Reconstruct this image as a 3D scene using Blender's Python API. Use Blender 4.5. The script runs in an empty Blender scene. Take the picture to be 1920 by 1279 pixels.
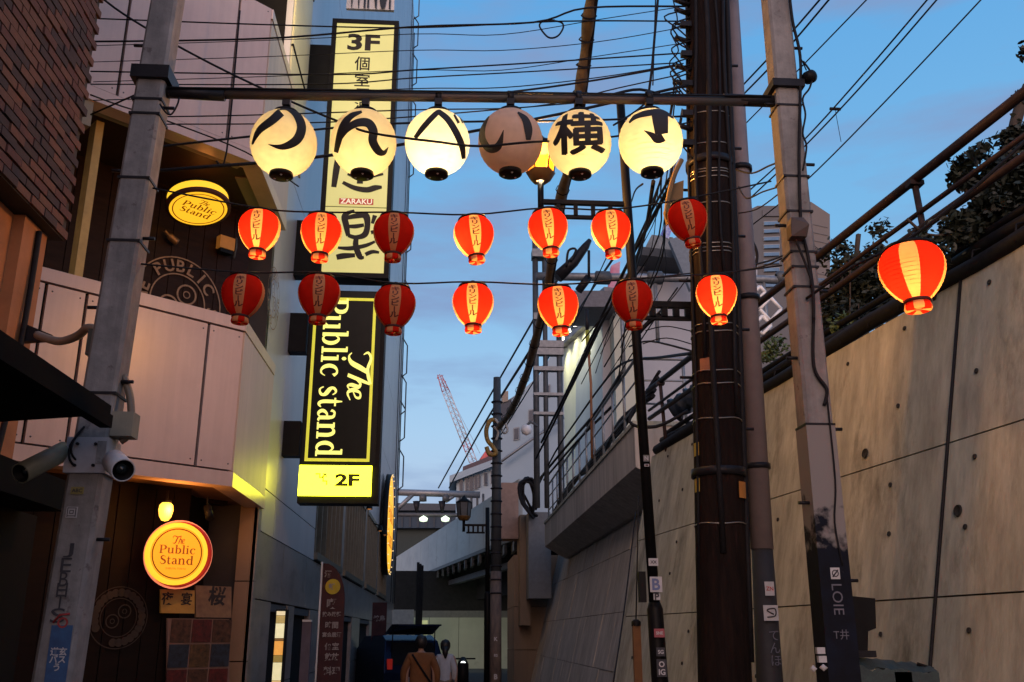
import bpy, bmesh, math, random
from mathutils import Vector, Matrix
random.seed(7)
sc = bpy.context.scene
COL = sc.collection
PI = math.pi
# ---------------------------------------------------------------- camera
PITCH = math.atan(550/1780.0); F = 1780.0; EYE = Vector((0, 0, 1.7))
YAW = math.atan(125*math.cos(PITCH)/1780.0)
fwd = Vector((math.sin(YAW)*math.cos(PITCH), math.cos(YAW)*math.cos(PITCH), math.sin(PITCH)))
rgt = Vector((math.cos(YAW), -math.sin(YAW), 0)); upv = rgt.cross(fwd)
cd = bpy.data.cameras.new('camera'); cam = bpy.data.objects.new('camera', cd); COL.objects.link(cam)
cam.matrix_world = Matrix.Translation(EYE) @ Matrix((rgt, upv, -fwd)).transposed().to_4x4()
cd.sensor_width = 36; cd.lens = 36*F/1920; cd.clip_start = .05; cd.clip_end = 3000
sc.camera = cam
# ---------------------------------------------------------------- world: blue dusk sky
w = bpy.data.worlds.new('World'); sc.world = w; w.use_nodes = True
nt = w.node_tree; nt.nodes.clear()
def N(t, **k):
    n = nt.nodes.new(t)
    for a, b in k.items(): setattr(n, a, b)
    return n
def LK(a, b): nt.links.new(a, b)
out = N('ShaderNodeOutputWorld')
sky = N('ShaderNodeTexSky', sky_type='NISHITA'); sky.sun_disc = False
SUN_EL, SUN_AZ = math.radians(3.0), math.radians(200)
sky.sun_elevation = SUN_EL; sky.sun_rotation = SUN_AZ; sky.ozone_density = 4.0; sky.dust_density = 1.0
b1 = N('ShaderNodeBackground'); b1.inputs[1].default_value = 0.055
LK(sky.outputs[0], b1.inputs[0])
tc = N('ShaderNodeTexCoord'); sep = N('ShaderNodeSeparateXYZ'); LK(tc.outputs['Generated'], sep.inputs[0])
ramp = N('ShaderNodeValToRGB'); LK(sep.outputs[2], ramp.inputs[0])
el = ramp.color_ramp.elements
def lin(c): return tuple(((x/255+.055)/1.055)**2.4 if x > 10 else x/255/12.92 for x in c)+(1,)
stops = [(0.0, (200, 192, 212)), (0.08, (194, 200, 222)), (0.20, (176, 208, 236)), (0.38, (128, 188, 231)), (0.60, (100, 172, 230)), (1.0, (80, 148, 215))]
el[0].position, el[0].color = stops[0][0], lin(stops[0][1]); el[1].position, el[1].color = stops[-1][0], lin(stops[-1][1])
for p, c in stops[1:-1]:
    e = el.new(p); e.color = lin(c)
# soft clouds on a projected layer
mp = N('ShaderNodeMapping'); LK(tc.outputs['Generated'], mp.inputs[0]); mp.inputs['Scale'].default_value = (1.5, 1.5, 6.5)
nz = N('ShaderNodeTexNoise'); nz.inputs['Scale'].default_value = 2.6; nz.inputs['Detail'].default_value = 5; nz.inputs['Roughness'].default_value = .55
LK(mp.outputs[0], nz.inputs[0])
cr = N('ShaderNodeValToRGB'); LK(nz.outputs[0], cr.inputs[0]); cr.color_ramp.elements[0].position = .44; cr.color_ramp.elements[1].position = .66
cr.color_ramp.elements[1].color = (.8, .8, .8, 1)
cm = N('ShaderNodeMix', data_type='RGBA'); LK(cr.outputs[0], cm.inputs[0]); LK(ramp.outputs[0], cm.inputs[6]); cm.inputs[7].default_value = lin((138, 156, 194))
# afterglow towards the sunset, behind the viewer
dt = N('ShaderNodeVectorMath', operation='DOT_PRODUCT'); LK(tc.outputs['Generated'], dt.inputs[0]); dt.inputs[1].default_value = (math.sin(SUN_AZ), math.cos(SUN_AZ), 0)
mr = N('ShaderNodeMapRange'); LK(dt.outputs['Value'], mr.inputs[0]); mr.inputs[1].default_value = .1; mr.inputs[2].default_value = 1.0
mr2 = N('ShaderNodeMapRange'); LK(sep.outputs[2], mr2.inputs[0]); mr2.inputs[1].default_value = .6; mr2.inputs[2].default_value = 0.0
mul = N('ShaderNodeMath', operation='MULTIPLY'); LK(mr.outputs[0], mul.inputs[0]); LK(mr2.outputs[0], mul.inputs[1])
gm = N('ShaderNodeMix', data_type='RGBA'); LK(mul.outputs[0], gm.inputs[0]); LK(cm.outputs[2], gm.inputs[6]); gm.inputs[7].default_value = (3.4, 2.1, 1.7, 1)
# dark below the horizon
mh = N('ShaderNodeMapRange'); LK(sep.outputs[2], mh.inputs[0]); mh.inputs[1].default_value = -.05; mh.inputs[2].default_value = 0.0
hm = N('ShaderNodeMix', data_type='RGBA'); LK(mh.outputs[0], hm.inputs[0]); hm.inputs[6].default_value = (.05, .05, .06, 1); LK(gm.outputs[2], hm.inputs[7])
b2 = N('ShaderNodeBackground'); b2.inputs[1].default_value = 0.90; LK(hm.outputs[2], b2.inputs[0])
ad = N('ShaderNodeAddShader'); LK(b1.outputs[0], ad.inputs[0]); LK(b2.outputs[0], ad.inputs[1]); LK(ad.outputs[0], out.inputs[0])
# sunset glow lamp, very soft and weak
sl = bpy.data.lights.new('sun', 'SUN'); sl.energy = 1.3; sl.angle = math.radians(35); sl.color = (1, .64, .50)
so = bpy.data.objects.new('sun', sl); COL.objects.link(so)
sd = Vector((math.sin(SUN_AZ)*math.cos(.35), math.cos(SUN_AZ)*math.cos(.35), math.sin(.35)))
so.rotation_euler = sd.to_track_quat('Z', 'Y').to_euler()
vs = sc.view_settings; vs.view_transform = 'Standard'; vs.look = 'None'; vs.gamma = 1; vs.exposure = 0; vs.use_curve_mapping = False
cy = sc.cycles; cy.use_denoising = True; cy.max_bounces = 6; cy.diffuse_bounces = 3; cy.glossy_bounces = 3; cy.transmission_bounces = 4
cy.sample_clamp_indirect = 4; cy.sample_clamp_direct = 0; cy.caustics_reflective = False; cy.caustics_refractive = False
sc.render.engine = 'CYCLES'
# ---------------------------------------------------------------- helpers
def ray(px, py): return fwd + rgt*((px-960)/F) + upv*((639.5-py)/F)
def at(px, py, Y):
    d = ray(px, py); return EYE + d*(Y/d.y)
def hit(px, py, P, n):
    d = ray(px, py); return EYE + d*((Vector(P)-EYE).dot(n)/d.dot(n))
def atX(px, py, X): return hit(px, py, (X, 0, 0), Vector((1, 0, 0)))
def atZ(px, py, Z): return hit(px, py, (0, 0, Z), Vector((0, 0, 1)))
def V(*a): return Vector(a)

_m = {}
def mat(name, c1, c2=None, scale=6, rough=.7, metal=0, bump=0, bscale=None, emit=0, ecol=None, stretch=None, coord='Object', detail=6, streak=0, c3=None, p3=(.62, .72), s3=2):
    """principled with a two-tone noise, optional blotches (c3) and bump"""
    if name in _m: return _m[name]
    m = bpy.data.materials.new(name); m.use_nodes = True; t = m.node_tree; _m[name] = m
    b = t.nodes['Principled BSDF']; b.inputs['Roughness'].default_value = rough; b.inputs['Metallic'].default_value = metal
    if name in ('awning_black', 'shop_dark', 'shop_panel', 'black_paint', 'tarred_wood', 'underbridge_dark', 'navy_paint', 'graffiti_wrap', 'dark_joint', 'cable_rubber', 'dark_brown_boarding', 'sign_black', 'black_metal', 'entrance_boarding', 'brown_pipe'): b.inputs['Specular IOR Level'].default_value = .12
    c1 = tuple(c1)+(1,); c2 = tuple(c2)+(1,) if c2 else tuple(x*.72 for x in c1[:3])+(1,)
    tcn = t.nodes.new('ShaderNodeTexCoord'); mpn = t.nodes.new('ShaderNodeMapping'); t.links.new(tcn.outputs[coord], mpn.inputs[0])
    if stretch: mpn.inputs['Scale'].default_value = stretch
    n = t.nodes.new('ShaderNodeTexNoise'); n.inputs['Scale'].default_value = scale; n.inputs['Detail'].default_value = detail; n.inputs['Roughness'].default_value = .65
    t.links.new(mpn.outputs[0], n.inputs[0])
    r = t.nodes.new('ShaderNodeValToRGB'); r.color_ramp.elements[0].position = .32; r.color_ramp.elements[1].position = .68
    r.color_ramp.elements[0].color = c2; r.color_ramp.elements[1].color = c1; t.links.new(n.outputs[0], r.inputs[0])
    col = r.outputs[0]
    if c3:
        n3 = t.nodes.new('ShaderNodeTexNoise'); n3.inputs['Scale'].default_value = s3; n3.inputs['Detail'].default_value = 8; n3.inputs['Roughness'].default_value = .7
        t.links.new(mpn.outputs[0], n3.inputs[0])
        r3 = t.nodes.new('ShaderNodeMapRange'); r3.inputs[1].default_value = p3[0]; r3.inputs[2].default_value = p3[1]; t.links.new(n3.outputs[0], r3.inputs[0])
        x = t.nodes.new('ShaderNodeMix'); x.data_type = 'RGBA'; t.links.new(r3.outputs[0], x.inputs[0]); t.links.new(col, x.inputs[6]); x.inputs[7].default_value = tuple(c3)+(1,)
        col = x.outputs[2]
    if streak:
        ms = t.nodes.new('ShaderNodeMapping'); ms.inputs['Scale'].default_value = (7, 7, .35); t.links.new(tcn.outputs[coord], ms.inputs[0])
        ns = t.nodes.new('ShaderNodeTexNoise'); ns.inputs['Scale'].default_value = 1.0; ns.inputs['Detail'].default_value = 7; ns.inputs['Roughness'].default_value = .7; t.links.new(ms.outputs[0], ns.inputs[0])
        rs = t.nodes.new('ShaderNodeMapRange'); rs.inputs[1].default_value = .3; rs.inputs[2].default_value = .7; rs.inputs[3].default_value = 1-streak; rs.inputs[4].default_value = 1+streak*.35; t.links.new(ns.outputs[0], rs.inputs[0])
        vm = t.nodes.new('ShaderNodeVectorMath'); vm.operation = 'SCALE'; t.links.new(col, vm.inputs[0]); t.links.new(rs.outputs[0], vm.inputs['Scale']); col = vm.outputs[0]
    t.links.new(col, b.inputs['Base Color'])
    if bump:
        n2 = t.nodes.new('ShaderNodeTexNoise'); n2.inputs['Scale'].default_value = bscale or scale*6; n2.inputs['Detail'].default_value = 4
        t.links.new(mpn.outputs[0], n2.inputs[0])
        bp = t.nodes.new('ShaderNodeBump'); bp.inputs['Strength'].default_value = bump; bp.inputs['Distance'].default_value = .01
        t.links.new(n2.outputs[0], bp.inputs['Height']); t.links.new(bp.outputs[0], b.inputs['Normal'])
    if emit:
        b.inputs['Emission Strength'].default_value = emit; b.inputs['Emission Color'].default_value = tuple(ecol or c1[:3])+(1,)
    return m
def paper(name, c, rib=70):
    """translucent lantern paper"""
    if name in _m: return _m[name]
    m = bpy.data.materials.new(name); m.use_nodes = True; t = m.node_tree; _m[name] = m; t.nodes.clear()
    o = t.nodes.new('ShaderNodeOutputMaterial'); d = t.nodes.new('ShaderNodeBsdfDiffuse'); tr = t.nodes.new('ShaderNodeBsdfTranslucent'); mx = t.nodes.new('ShaderNodeMixShader')
    tcn = t.nodes.new('ShaderNodeTexCoord'); n = t.nodes.new('ShaderNodeTexNoise'); n.inputs['Scale'].default_value = 14; n.inputs['Detail'].default_value = 5
    t.links.new(tcn.outputs['Object'], n.inputs[0])
    r = t.nodes.new('ShaderNodeValToRGB'); r.color_ramp.elements[0].position = .3; r.color_ramp.elements[1].position = .7
    r.color_ramp.elements[0].color = tuple(x*.86 for x in c)+(1,); r.color_ramp.elements[1].color = tuple(c)+(1,)
    t.links.new(n.outputs[0], r.inputs[0])
    t.links.new(r.outputs[0], d.inputs[0]); t.links.new(r.outputs[0], tr.inputs[0]); mx.inputs[0].default_value = .55
    t.links.new(d.outputs[0], mx.inputs[1]); t.links.new(tr.outputs[0], mx.inputs[2]); t.links.new(mx.outputs[0], o.inputs[0])
    return m

ORG = {}
def thing(name, label, cat, loc=(0, 0, 0), group=None, kind=None):
    o = bpy.data.objects.new(name, None); COL.objects.link(o); o.location = loc; o.empty_display_size = .1
    o['label'] = label; o['category'] = cat
    if group: o['group'] = group
    ORG[o.name] = Vector(loc); return o
def tag(o, label, cat, group=None, kind=None):
    o['label'] = label; o['category'] = cat
    if group: o['group'] = group
    if kind: o['kind'] = kind
    return o

class MB:
    def __init__(s): s.v = []; s.f = []; s.mi = []; s.sm = []
    def add(s, vs, fs, mi=0, smooth=False):
        k = len(s.v); s.v += [Vector(x) for x in vs]
        for f in fs: s.f.append(tuple(i+k for i in f)); s.mi.append(mi); s.sm.append(smooth)
        return s
    def box(s, c, size, X=None, Y=None, Z=None, mi=0):
        X = X or V(1, 0, 0); Y = Y or V(0, 1, 0); Z = Z or V(0, 0, 1); c = Vector(c)
        a, b, d = [q/2 for q in size]
        vs = [c+X*(a*i)+Y*(b*j)+Z*(d*k) for k in (-1, 1) for j in (-1, 1) for i in (-1, 1)]
        return s.add(vs, [(0, 2, 3, 1), (4, 5, 7, 6), (0, 1, 5, 4), (2, 6, 7, 3), (0, 4, 6, 2), (1, 3, 7, 5)], mi)
    def b2(s, p, q, mi=0):
        p = Vector(p); q = Vector(q); return s.box((p+q)/2, [abs(x) for x in (q-p)], mi=mi)
    def prism(s, poly, vec, mi=0):
        n = len(poly); poly = [Vector(p) for p in poly]; vec = Vector(vec)
        return s.add(poly+[p+vec for p in poly], [tuple(range(n))[::-1], tuple(range(n, 2*n))]+[(i, (i+1) % n, n+(i+1) % n, n+i) for i in range(n)], mi)
    def quad(s, a, b, c, d, mi=0): return s.add([a, b, c, d], [(0, 1, 2, 3)], mi)
    def tube(s, pts, r, n=8, mi=0, caps=True, smooth=True):
        pts = [Vector(p) for p in pts]; R = r if isinstance(r, (list, tuple)) else [r]*len(pts)
        vs = []; prev = None
        for i, p in enumerate(pts):
            t = (pts[min(i+1, len(pts)-1)]-pts[max(i-1, 0)]).normalized()
            if prev is None:
                a = V(0, 0, 1) if abs(t.z) < .9 else V(1, 0, 0); u = t.cross(a).normalized()
            else:
                u = (prev-t*prev.dot(t)).normalized()
            prev = u; w_ = t.cross(u)
            vs += [p+(u*math.cos(2*PI*k/n)+w_*math.sin(2*PI*k/n))*R[i] for k in range(n)]
        m = len(pts)
        fs = [(i*n+k, i*n+(k+1) % n, (i+1)*n+(k+1) % n, (i+1)*n+k) for i in range(m-1) for k in range(n)]
        s.add(vs, fs, mi, smooth)
        if caps:
            k0 = len(s.v)-len(vs)
            s.f.append(tuple(range(k0, k0+n))[::-1]); s.mi.append(mi); s.sm.append(False)
            s.f.append(tuple(range(k0+(m-1)*n, k0+m*n))); s.mi.append(mi); s.sm.append(False)
        return s
    def lathe(s, prof, c=(0, 0, 0), n=24, ax=None, mi=0, mif=None, smooth=True, ph=0):
        c = Vector(c); Z = Vector(ax or (0, 0, 1)).normalized(); a = V(1, 0, 0) if abs(Z.x) < .9 else V(0, 1, 0)
        Xa = (a-Z*a.dot(Z)).normalized(); Ya = Z.cross(Xa)
        k = len(s.v)
        for r, z in prof:
            for i in range(n):
                t = 2*PI*i/n+ph; s.v.append(c+Z*z+(Xa*math.cos(t)+Ya*math.sin(t))*r)
        for j in range(len(prof)-1):
            for i in range(n):
                s.f.append((k+j*n+i, k+j*n+(i+1) % n, k+(j+1)*n+(i+1) % n, k+(j+1)*n+i)); s.mi.append(mif(i, j) if mif else mi); s.sm.append(smooth)
        return s
    def build(s, name, m, parent=None, data=None):
        o0 = Vector((0, 0, 0)); p = parent
        while p is not None:
            if p.name in ORG: o0 = ORG[p.name]; break
            p = p.parent
        me = bpy.data.meshes.new(name); me.from_pydata([v-o0 for v in s.v], [], s.f)
        ms = m if isinstance(m, (list, tuple)) else [m]
        for x in ms: me.materials.append(x)
        me.polygons.foreach_set('material_index', s.mi); me.polygons.foreach_set('use_smooth', s.sm); me.update()
        o = bpy.data.objects.new(name, me); COL.objects.link(o)
        if parent is not None: o.parent = parent
        return o
def struct(name, mb, m, parent=None):
    o = mb.build(name, m, parent)
    if parent is None: o['kind'] = 'structure'
    return o
def children(o): return [x for x in COL.objects if x.parent == o]
def piece(name, me, parent, loc):
    """a copy sharing mesh data, at world loc"""
    o = bpy.data.objects.new(name, me); COL.objects.link(o); o.parent = parent
    p = parent; o0 = V(0, 0, 0)
    while p is not None:
        if p.name in ORG: o0 = ORG[p.name]; break
        p = p.parent
    o.location = Vector(loc)-o0; return o
def sag(a, b, s, n=12):
    a = Vector(a); b = Vector(b); return [a.lerp(b, i/n)-V(0, 0, 1)*s*4*(i/n)*(1-i/n) for i in range(n+1)]
def spline(pts, n=6):
    pts = [Vector(p) for p in pts]; o = []
    for i in range(len(pts)-1):
        p0 = pts[max(i-1, 0)]; p1 = pts[i]; p2 = pts[i+1]; p3 = pts[min(i+2, len(pts)-1)]
        for k in range(n):
            t = k/n; o.append(.5*((2*p1)+(p2-p0)*t+(2*p0-5*p1+4*p2-p3)*t*t+(3*p1-p0-3*p2+p3)*t**3))
    o.append(pts[-1]); return o
def ribbon(mb, pts, ws, f, n=5, cols=2, mi=0):
    """brush stroke in a 2D chart; f maps (x,y)->3D"""
    P = spline([V(x, y, w_) for (x, y), w_ in zip(pts, ws)], n)
    vs = []
    for i, p in enumerate(P):
        t = (P[min(i+1, len(P)-1)]-P[max(i-1, 0)]); t = Vector((t.x, t.y)); t = t.normalized() if t.length > 1e-9 else Vector((1, 0))
        q = Vector((-t.y, t.x))*max(p.z, .0)/2
        for c in range(cols+1):
            s = -1+2*c/cols; vs.append(f(p.x+q.x*s, p.y+q.y*s))
    w_ = cols+1
    mb.add(vs, [(i*w_+c, i*w_+c+1, (i+1)*w_+c+1, (i+1)*w_+c) for i in range(len(P)-1) for c in range(cols)], mi)
_tc = {}
def text_geo(s, bold=0, spacing=1, line=1.0, fine=0):
    """glyph outlines of the built-in font as flat triangles: (verts2d, faces), centred, em = 1"""
    key = (s, bold, spacing, line, fine)
    if key in _tc: return _tc[key]
    cu = bpy.data.curves.new('t', 'FONT'); cu.body = s; cu.size = 1; cu.align_x = 'CENTER'; cu.space_character = spacing; cu.space_line = line
    cu.offset = bold; cu.resolution_u = 3
    ob = bpy.data.objects.new('t', cu); COL.objects.link(ob); bpy.context.view_layer.update()
    me = bpy.data.meshes.new_from_object(ob.evaluated_get(bpy.context.evaluated_depsgraph_get()))
    bpy.data.objects.remove(ob)
    bm = bmesh.new(); bm.from_mesh(me); bmesh.ops.triangulate(bm, faces=bm.faces)
    if fine:
        for _ in range(4):
            es = [e for e in bm.edges if e.calc_length() > fine]
            if not es: break
            bmesh.ops.subdivide_edges(bm, edges=es, cuts=1); bmesh.ops.triangulate(bm, faces=bm.faces)
    bm.verts.ensure_lookup_table()
    xs = [v.co.x for v in bm.verts]; ys = [v.co.y for v in bm.verts]
    if not xs: bm.free(); return [], [], 1, 1
    cx = (min(xs)+max(xs))/2; cyy = (min(ys)+max(ys))/2
    r = ([(v.co.x-cx, v.co.y-cyy) for v in bm.verts], [tuple(v.index for v in f.verts) for f in bm.faces], max(xs)-min(xs), max(ys)-min(ys))
    bm.free(); _tc[key] = r; return r
def text_on(mb, s, c, X, Y, w_=None, h=None, bold=0, spacing=1, line=1.0, mi=0):
    """flat text centred at c, axes X (right) and Y (up); scaled to width w_ and/or height h"""
    v, f, tw, th = text_geo(s, bold, spacing, line)
    sx = w_/tw if w_ else h/th; sy = h/th if h else sx
    c = Vector(c); mb.add([c+X*(x*sx)+Y*(y*sy) for x, y in v], f, mi)
# slab-serif letters drawn stroke by stroke (x-height 1)
def _sf(x0, x1, y, w_=.1): return ([(x0, y), (x1, y)], [w_, w_])
def _st(x, y0, y1, w_=.28): return ([(x, y0), (x, y1)], [w_, w_])
GL = {
 'P': (1.35, [_st(.35, 0, 1.4), ([(.35, 1.35), (.8, 1.35), (1.1, 1.15), (1.1, .85), (.8, .65), (.35, .65)], [.1, .12, .3, .3, .12, .1]), _sf(.05, .7, .05), _sf(.05, .4, 1.35)]),
 'u': (1.3, [_st(.3, .25, 1), ([(.3, .35), (.38, .1), (.6, .05), (.85, .25)], [.28, .2, .14, .08]), _st(.97, 0, 1), _sf(.04, .3, .95), _sf(.72, .97, .95), _sf(.97, 1.22, .05)]),
 'b': (1.25, [_st(.3, 0, 1.5), ([(.35, .72), (.6, .95), (.88, .82), (1.0, .5), (.88, .18), (.6, .05), (.35, .2)], [.08, .12, .24, .3, .24, .12, .08]), _sf(.03, .3, 1.45)]),
 'l': (.66, [_st(.3, 0, 1.5), _sf(.02, .58, .05), _sf(.02, .3, 1.45)]),
 'i': (.66, [_st(.3, 0, 1), _sf(.02, .58, .05), _sf(.02, .3, .95), ([(.17, 1.32), (.3, 1.32), (.43, 1.32)], [.12, .28, .12])]),
 'c': (1.1, [([(.95, .75), (.8, .93), (.55, .95), (.3, .78), (.2, .5), (.3, .22), (.55, .05), (.8, .08), (.98, .28)], [.26, .14, .12, .24, .3, .25, .12, .1, .05])]),
 's': (.95, [([(.75, .78), (.62, .93), (.42, .95), (.23, .8), (.3, .62), (.5, .5), (.72, .36), (.74, .16), (.5, .04), (.28, .07), (.15, .25)], [.08, .1, .14, .2, .25, .27, .25, .2, .12, .1, .08])]),
 't': (.8, [([(.32, 1.35), (.32, .8), (.32, .3), (.42, .08), (.6, .05), (.75, .16)], [.08, .26, .27, .22, .14, .06]), _sf(.04, .68, .95)]),
 'a': (1.08, [([(.2, .75), (.3, .92), (.5, .95), (.7, .85), (.75, .6)], [.2, .14, .12, .22, .27]), _st(.75, .12, .7), ([(.75, .18), (.9, .05), (1.02, .1)], [.26, .12, .05]), ([(.75, .56), (.42, .5), (.22, .28), (.34, .08), (.55, .05), (.75, .22)], [.08, .14, .26, .2, .1, .08])]),
 'n': (1.32, [_st(.3, 0, 1), ([(.35, .75), (.6, .95), (.85, .9), (.97, .65), (.97, .3), (.97, 0)], [.08, .14, .24, .28, .28, .28]), _sf(.04, .3, .95), _sf(.02, .58, .05), _sf(.72, 1.25, .05)]),
 'd': (1.3, [_st(.97, 0, 1.5), ([(.92, .72), (.66, .95), (.36, .82), (.24, .5), (.36, .18), (.66, .05), (.92, .2)], [.08, .12, .24, .3, .24, .12, .08]), _sf(.7, .97, 1.45), _sf(.97, 1.24, .05)]),
 'S': (1.15, [([(.95, 1.1), (.8, 1.32), (.55, 1.36), (.3, 1.2), (.32, .92), (.62, .74), (.92, .55), (.95, .25), (.65, .04), (.35, .08), (.14, .34)], [.08, .1, .14, .24, .28, .3, .28, .24, .13, .1, .08])]),
 '#': (2.2, [([(.1, 1.0), (.0, 1.3), (.3, 1.5), (.8, 1.32), (1.3, 1.42), (1.55, 1.6)], [.05, .12, .16, .2, .2, .06]), ([(1.0, 1.4), (.75, .8), (.5, .2), (.2, .02), (.02, .2)], [.2, .26, .24, .12, .05]),
             ([(1.55, 1.5), (1.35, .8), (1.12, .0)], [.12, .18, .18]), ([(1.22, .35), (1.5, .85), (1.7, .75), (1.6, .3), (1.66, .02), (1.85, .2)], [.06, .14, .2, .18, .1, .05]),
             ([(1.9, .4), (2.2, .6), (2.22, .88), (1.98, .86), (1.85, .4), (2.0, .05), (2.35, .25)], [.06, .1, .14, .12, .2, .14, .05])]),
}
def serif_on(mb, s, c, X, Y, h, mi=0, center=True, hy=None):
    hy = hy or h
    """h = x-height in metres"""
    adv = sum(GL[ch][0] if ch != ' ' else .6 for ch in s); x = -adv/2 if center else 0; nrm = X.cross(Y).normalized(); k = 0
    for ch in s:
        if ch == ' ': x += .6; continue
        a, st = GL[ch]
        for pts, ws in st:
            k += 1; off = nrm*(.0006*(k % 7))
            if len(pts) == 2: P = [pts[0], pts[1]]; W = ws
            ribbon(mb, pts, ws, lambda u, v, x=x, off=off: Vector(c)+X*((x+u)*h)+Y*((v-.55)*hy)+off, 4, 1, mi)
        x += a
# ---------------------------------------------------------------- materials
asphalt = mat('asphalt', (.055, .055, .058), (.035, .035, .037), 30, .85, bump=.4)
conc = mat('concrete', (.52, .51, .41), (.34, .33, .26), 3.2, .9, streak=.32, bump=.6, bscale=18, c3=(.13, .125, .09), p3=(.52, .72), s3=1.7, stretch=(1, 1, .4), detail=12)
concd = mat('concrete_far', (.58, .53, .47), (.44, .40, .35), 1.2, .9, streak=.4, bump=.3, bscale=12, c3=(.28, .26, .22), s3=.9, stretch=(1, 1, .4))
polec = mat('pole_concrete', (.29, .275, .27), (.17, .165, .165), 7, .85, streak=.35, bump=.25, c3=(.14, .12, .12), p3=(.6, .66), s3=9)
panelp = mat('cladding_panel', (.66, .51, .46), (.58, .45, .41), .9, .3, streak=.12, c3=(.52, .38, .36), p3=(.5, .8), s3=.7)
darkgap = mat('dark_joint', (.015, .013, .013), rough=.8)
olive = mat('soffit_paint', (.3, .27, .2), (.24, .21, .15), 2, .7)
cream = mat('cream_paint', (.75, .68, .48), (.66, .6, .42), 1.5, .6)
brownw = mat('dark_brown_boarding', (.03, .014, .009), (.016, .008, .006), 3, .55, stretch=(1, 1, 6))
brickm = [mat('brick_%s' % n, c, None, 25, .85, bump=.3) for n, c in (('red', (.10, .036, .028)), ('plum', (.045, .024, .024)), ('umber', (.13, .055, .035)))]
mortar = mat('mortar', (.05, .042, .04), rough=.95)
plaster = mat('ochre_plaster', (.42, .18, .075), (.27, .115, .05), 2.5, .9, bump=.3, c3=(.16, .09, .06), p3=(.62, .7), s3=3)
black = mat('black_paint', (.009, .009, .010), (.005, .005, .006), 8, .5)
blackm = mat('black_metal', (.025, .025, .03), (.015, .015, .018), 10, .4, .3)
rubber = mat('cable_rubber', (.018, .018, .022), (.01, .01, .012), 20, .6)
steel = mat('galvanised_steel', (.28, .30, .32), (.17, .19, .21), 9, .5, .5)
steeld = mat('weathered_steel', (.10, .115, .13), (.06, .07, .08), 5, .6, .3)
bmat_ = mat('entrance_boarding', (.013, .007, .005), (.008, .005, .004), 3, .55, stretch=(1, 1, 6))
marble = mat('grey_stone', (.34, .315, .30), (.23, .215, .205), .8, .3, streak=.2, c3=(.12, .12, .12), p3=(.5, .75), s3=1.8, stretch=(1, 1, 2.5))
metalp = mat('pale_metal_cladding', (.60, .57, .58), (.48, .46, .47), .6, .38, .25, stretch=(1, 1, .2))
wood = mat('tarred_wood', (.018, .010, .008), (.006, .004, .004), 9, .8, bump=.6, stretch=(3, 3, .35), c3=(.03, .013, .011), p3=(.6, .7), s3=5)
greyp = mat('grey_conduit', (.22, .18, .18), (.17, .14, .15), 6, .7)
tanm = mat('stained_stone', (.33, .2, .12), (.27, .17, .1), 1.5, .4)
glassd = mat('dark_glass', (.02, .03, .035), (.012, .018, .02), 3, .12)
white = mat('white_paint', (.8, .8, .8), (.72, .72, .72), 6, .5)
greenw = mat('pale_green_wall', (.42, .47, .38), (.34, .38, .31), .7, .8, c3=(.3, .33, .28), p3=(.6, .75), s3=1)
yglow = mat('lit_cream_sign', (.35, .33, .16), rough=.5, emit=.60, ecol=(.93, .83, .28), scale=1.3)
yglow2 = mat('lit_yellow_sign', (.9, .9, .1), rough=.5, emit=8.0, ecol=(.9, .85, .02))
ylet = mat('lit_yellow_letters', (.9, .9, .2), rough=.5, emit=.95, ecol=(.95, .9, .22))
yline = mat('lit_yellow_border', (.9, .9, .1), rough=.5, emit=.5, ecol=(.85, .8, .05))
amber = mat('lit_amber_sign', (.3, .1, .01), rough=.5, emit=1.15, ecol=(1, .36, .012))
amber2 = mat('lit_amber_edge', (.3, .15, .02), rough=.5, emit=1.25, ecol=(1, .56, .03))
amberd = mat('amber_print', (.35, .08, .01), rough=.5, emit=.25, ecol=(.5, .1, .0))
bulbm = mat('lit_bulb', (1, .8, .4), rough=.5, emit=9, ecol=(1, .72, .25))
lampg = mat('lit_lamp_glass', (1, .7, .3), rough=.5, emit=9, ecol=(1, .42, .07))
whitel = mat('lit_white_lamp', (1, 1, .9), rough=.5, emit=5, ecol=(1, .95, .8))
leafm = mat('dark_leaves', (.028, .038, .022), (.010, .015, .010), 9, .6)
leafy = mat('green_leaves', (.12, .17, .05), (.06, .09, .03), 9, .6)
bark = mat('bark', (.07, .05, .035), rough=.9)
ink = mat('ink', (.02, .014, .012), (.012, .009, .008), 12, .7)
wpaper = paper('white_paper_lit', (.93, .80, .56)); wpaper_unlit = paper('white_paper_unlit', (.82, .68, .58))  # one white paper in two tints, lantern glow put into the lit one
rpaper = paper('red_paper', (.86, .03, .014)); spaper = paper('stripe_paper', (.93, .48, .22))

# ---------------------------------------------------------------- ground
m = MB(); m.quad((-120, -60, 0), (120, -60, 0), (120, 900, 0), (-120, 900, 0)); struct('ground', m, mat('earth', (.09, .085, .08), rough=.95))
m = MB(); m.quad((-2.0, -20, .004), (3.0, -20, .004), (3.0, 70, .004), (-2.0, 70, .004)); struct('road', m, asphalt)
m = MB(); m.b2((-2.35, -20, 0), (-2.0, 46, .12)); struct('pavement', m, mat('paving', (.2, .19, .18), rough=.9, bump=.3))
m = MB(); m.quad((-1.86, -20, .008), (-1.76, -20, .008), (-1.76, 60, .008), (-1.86, 60, .008)); struct('road_line', m, mat('road_paint', (.6, .6, .58), rough=.8))

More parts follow.
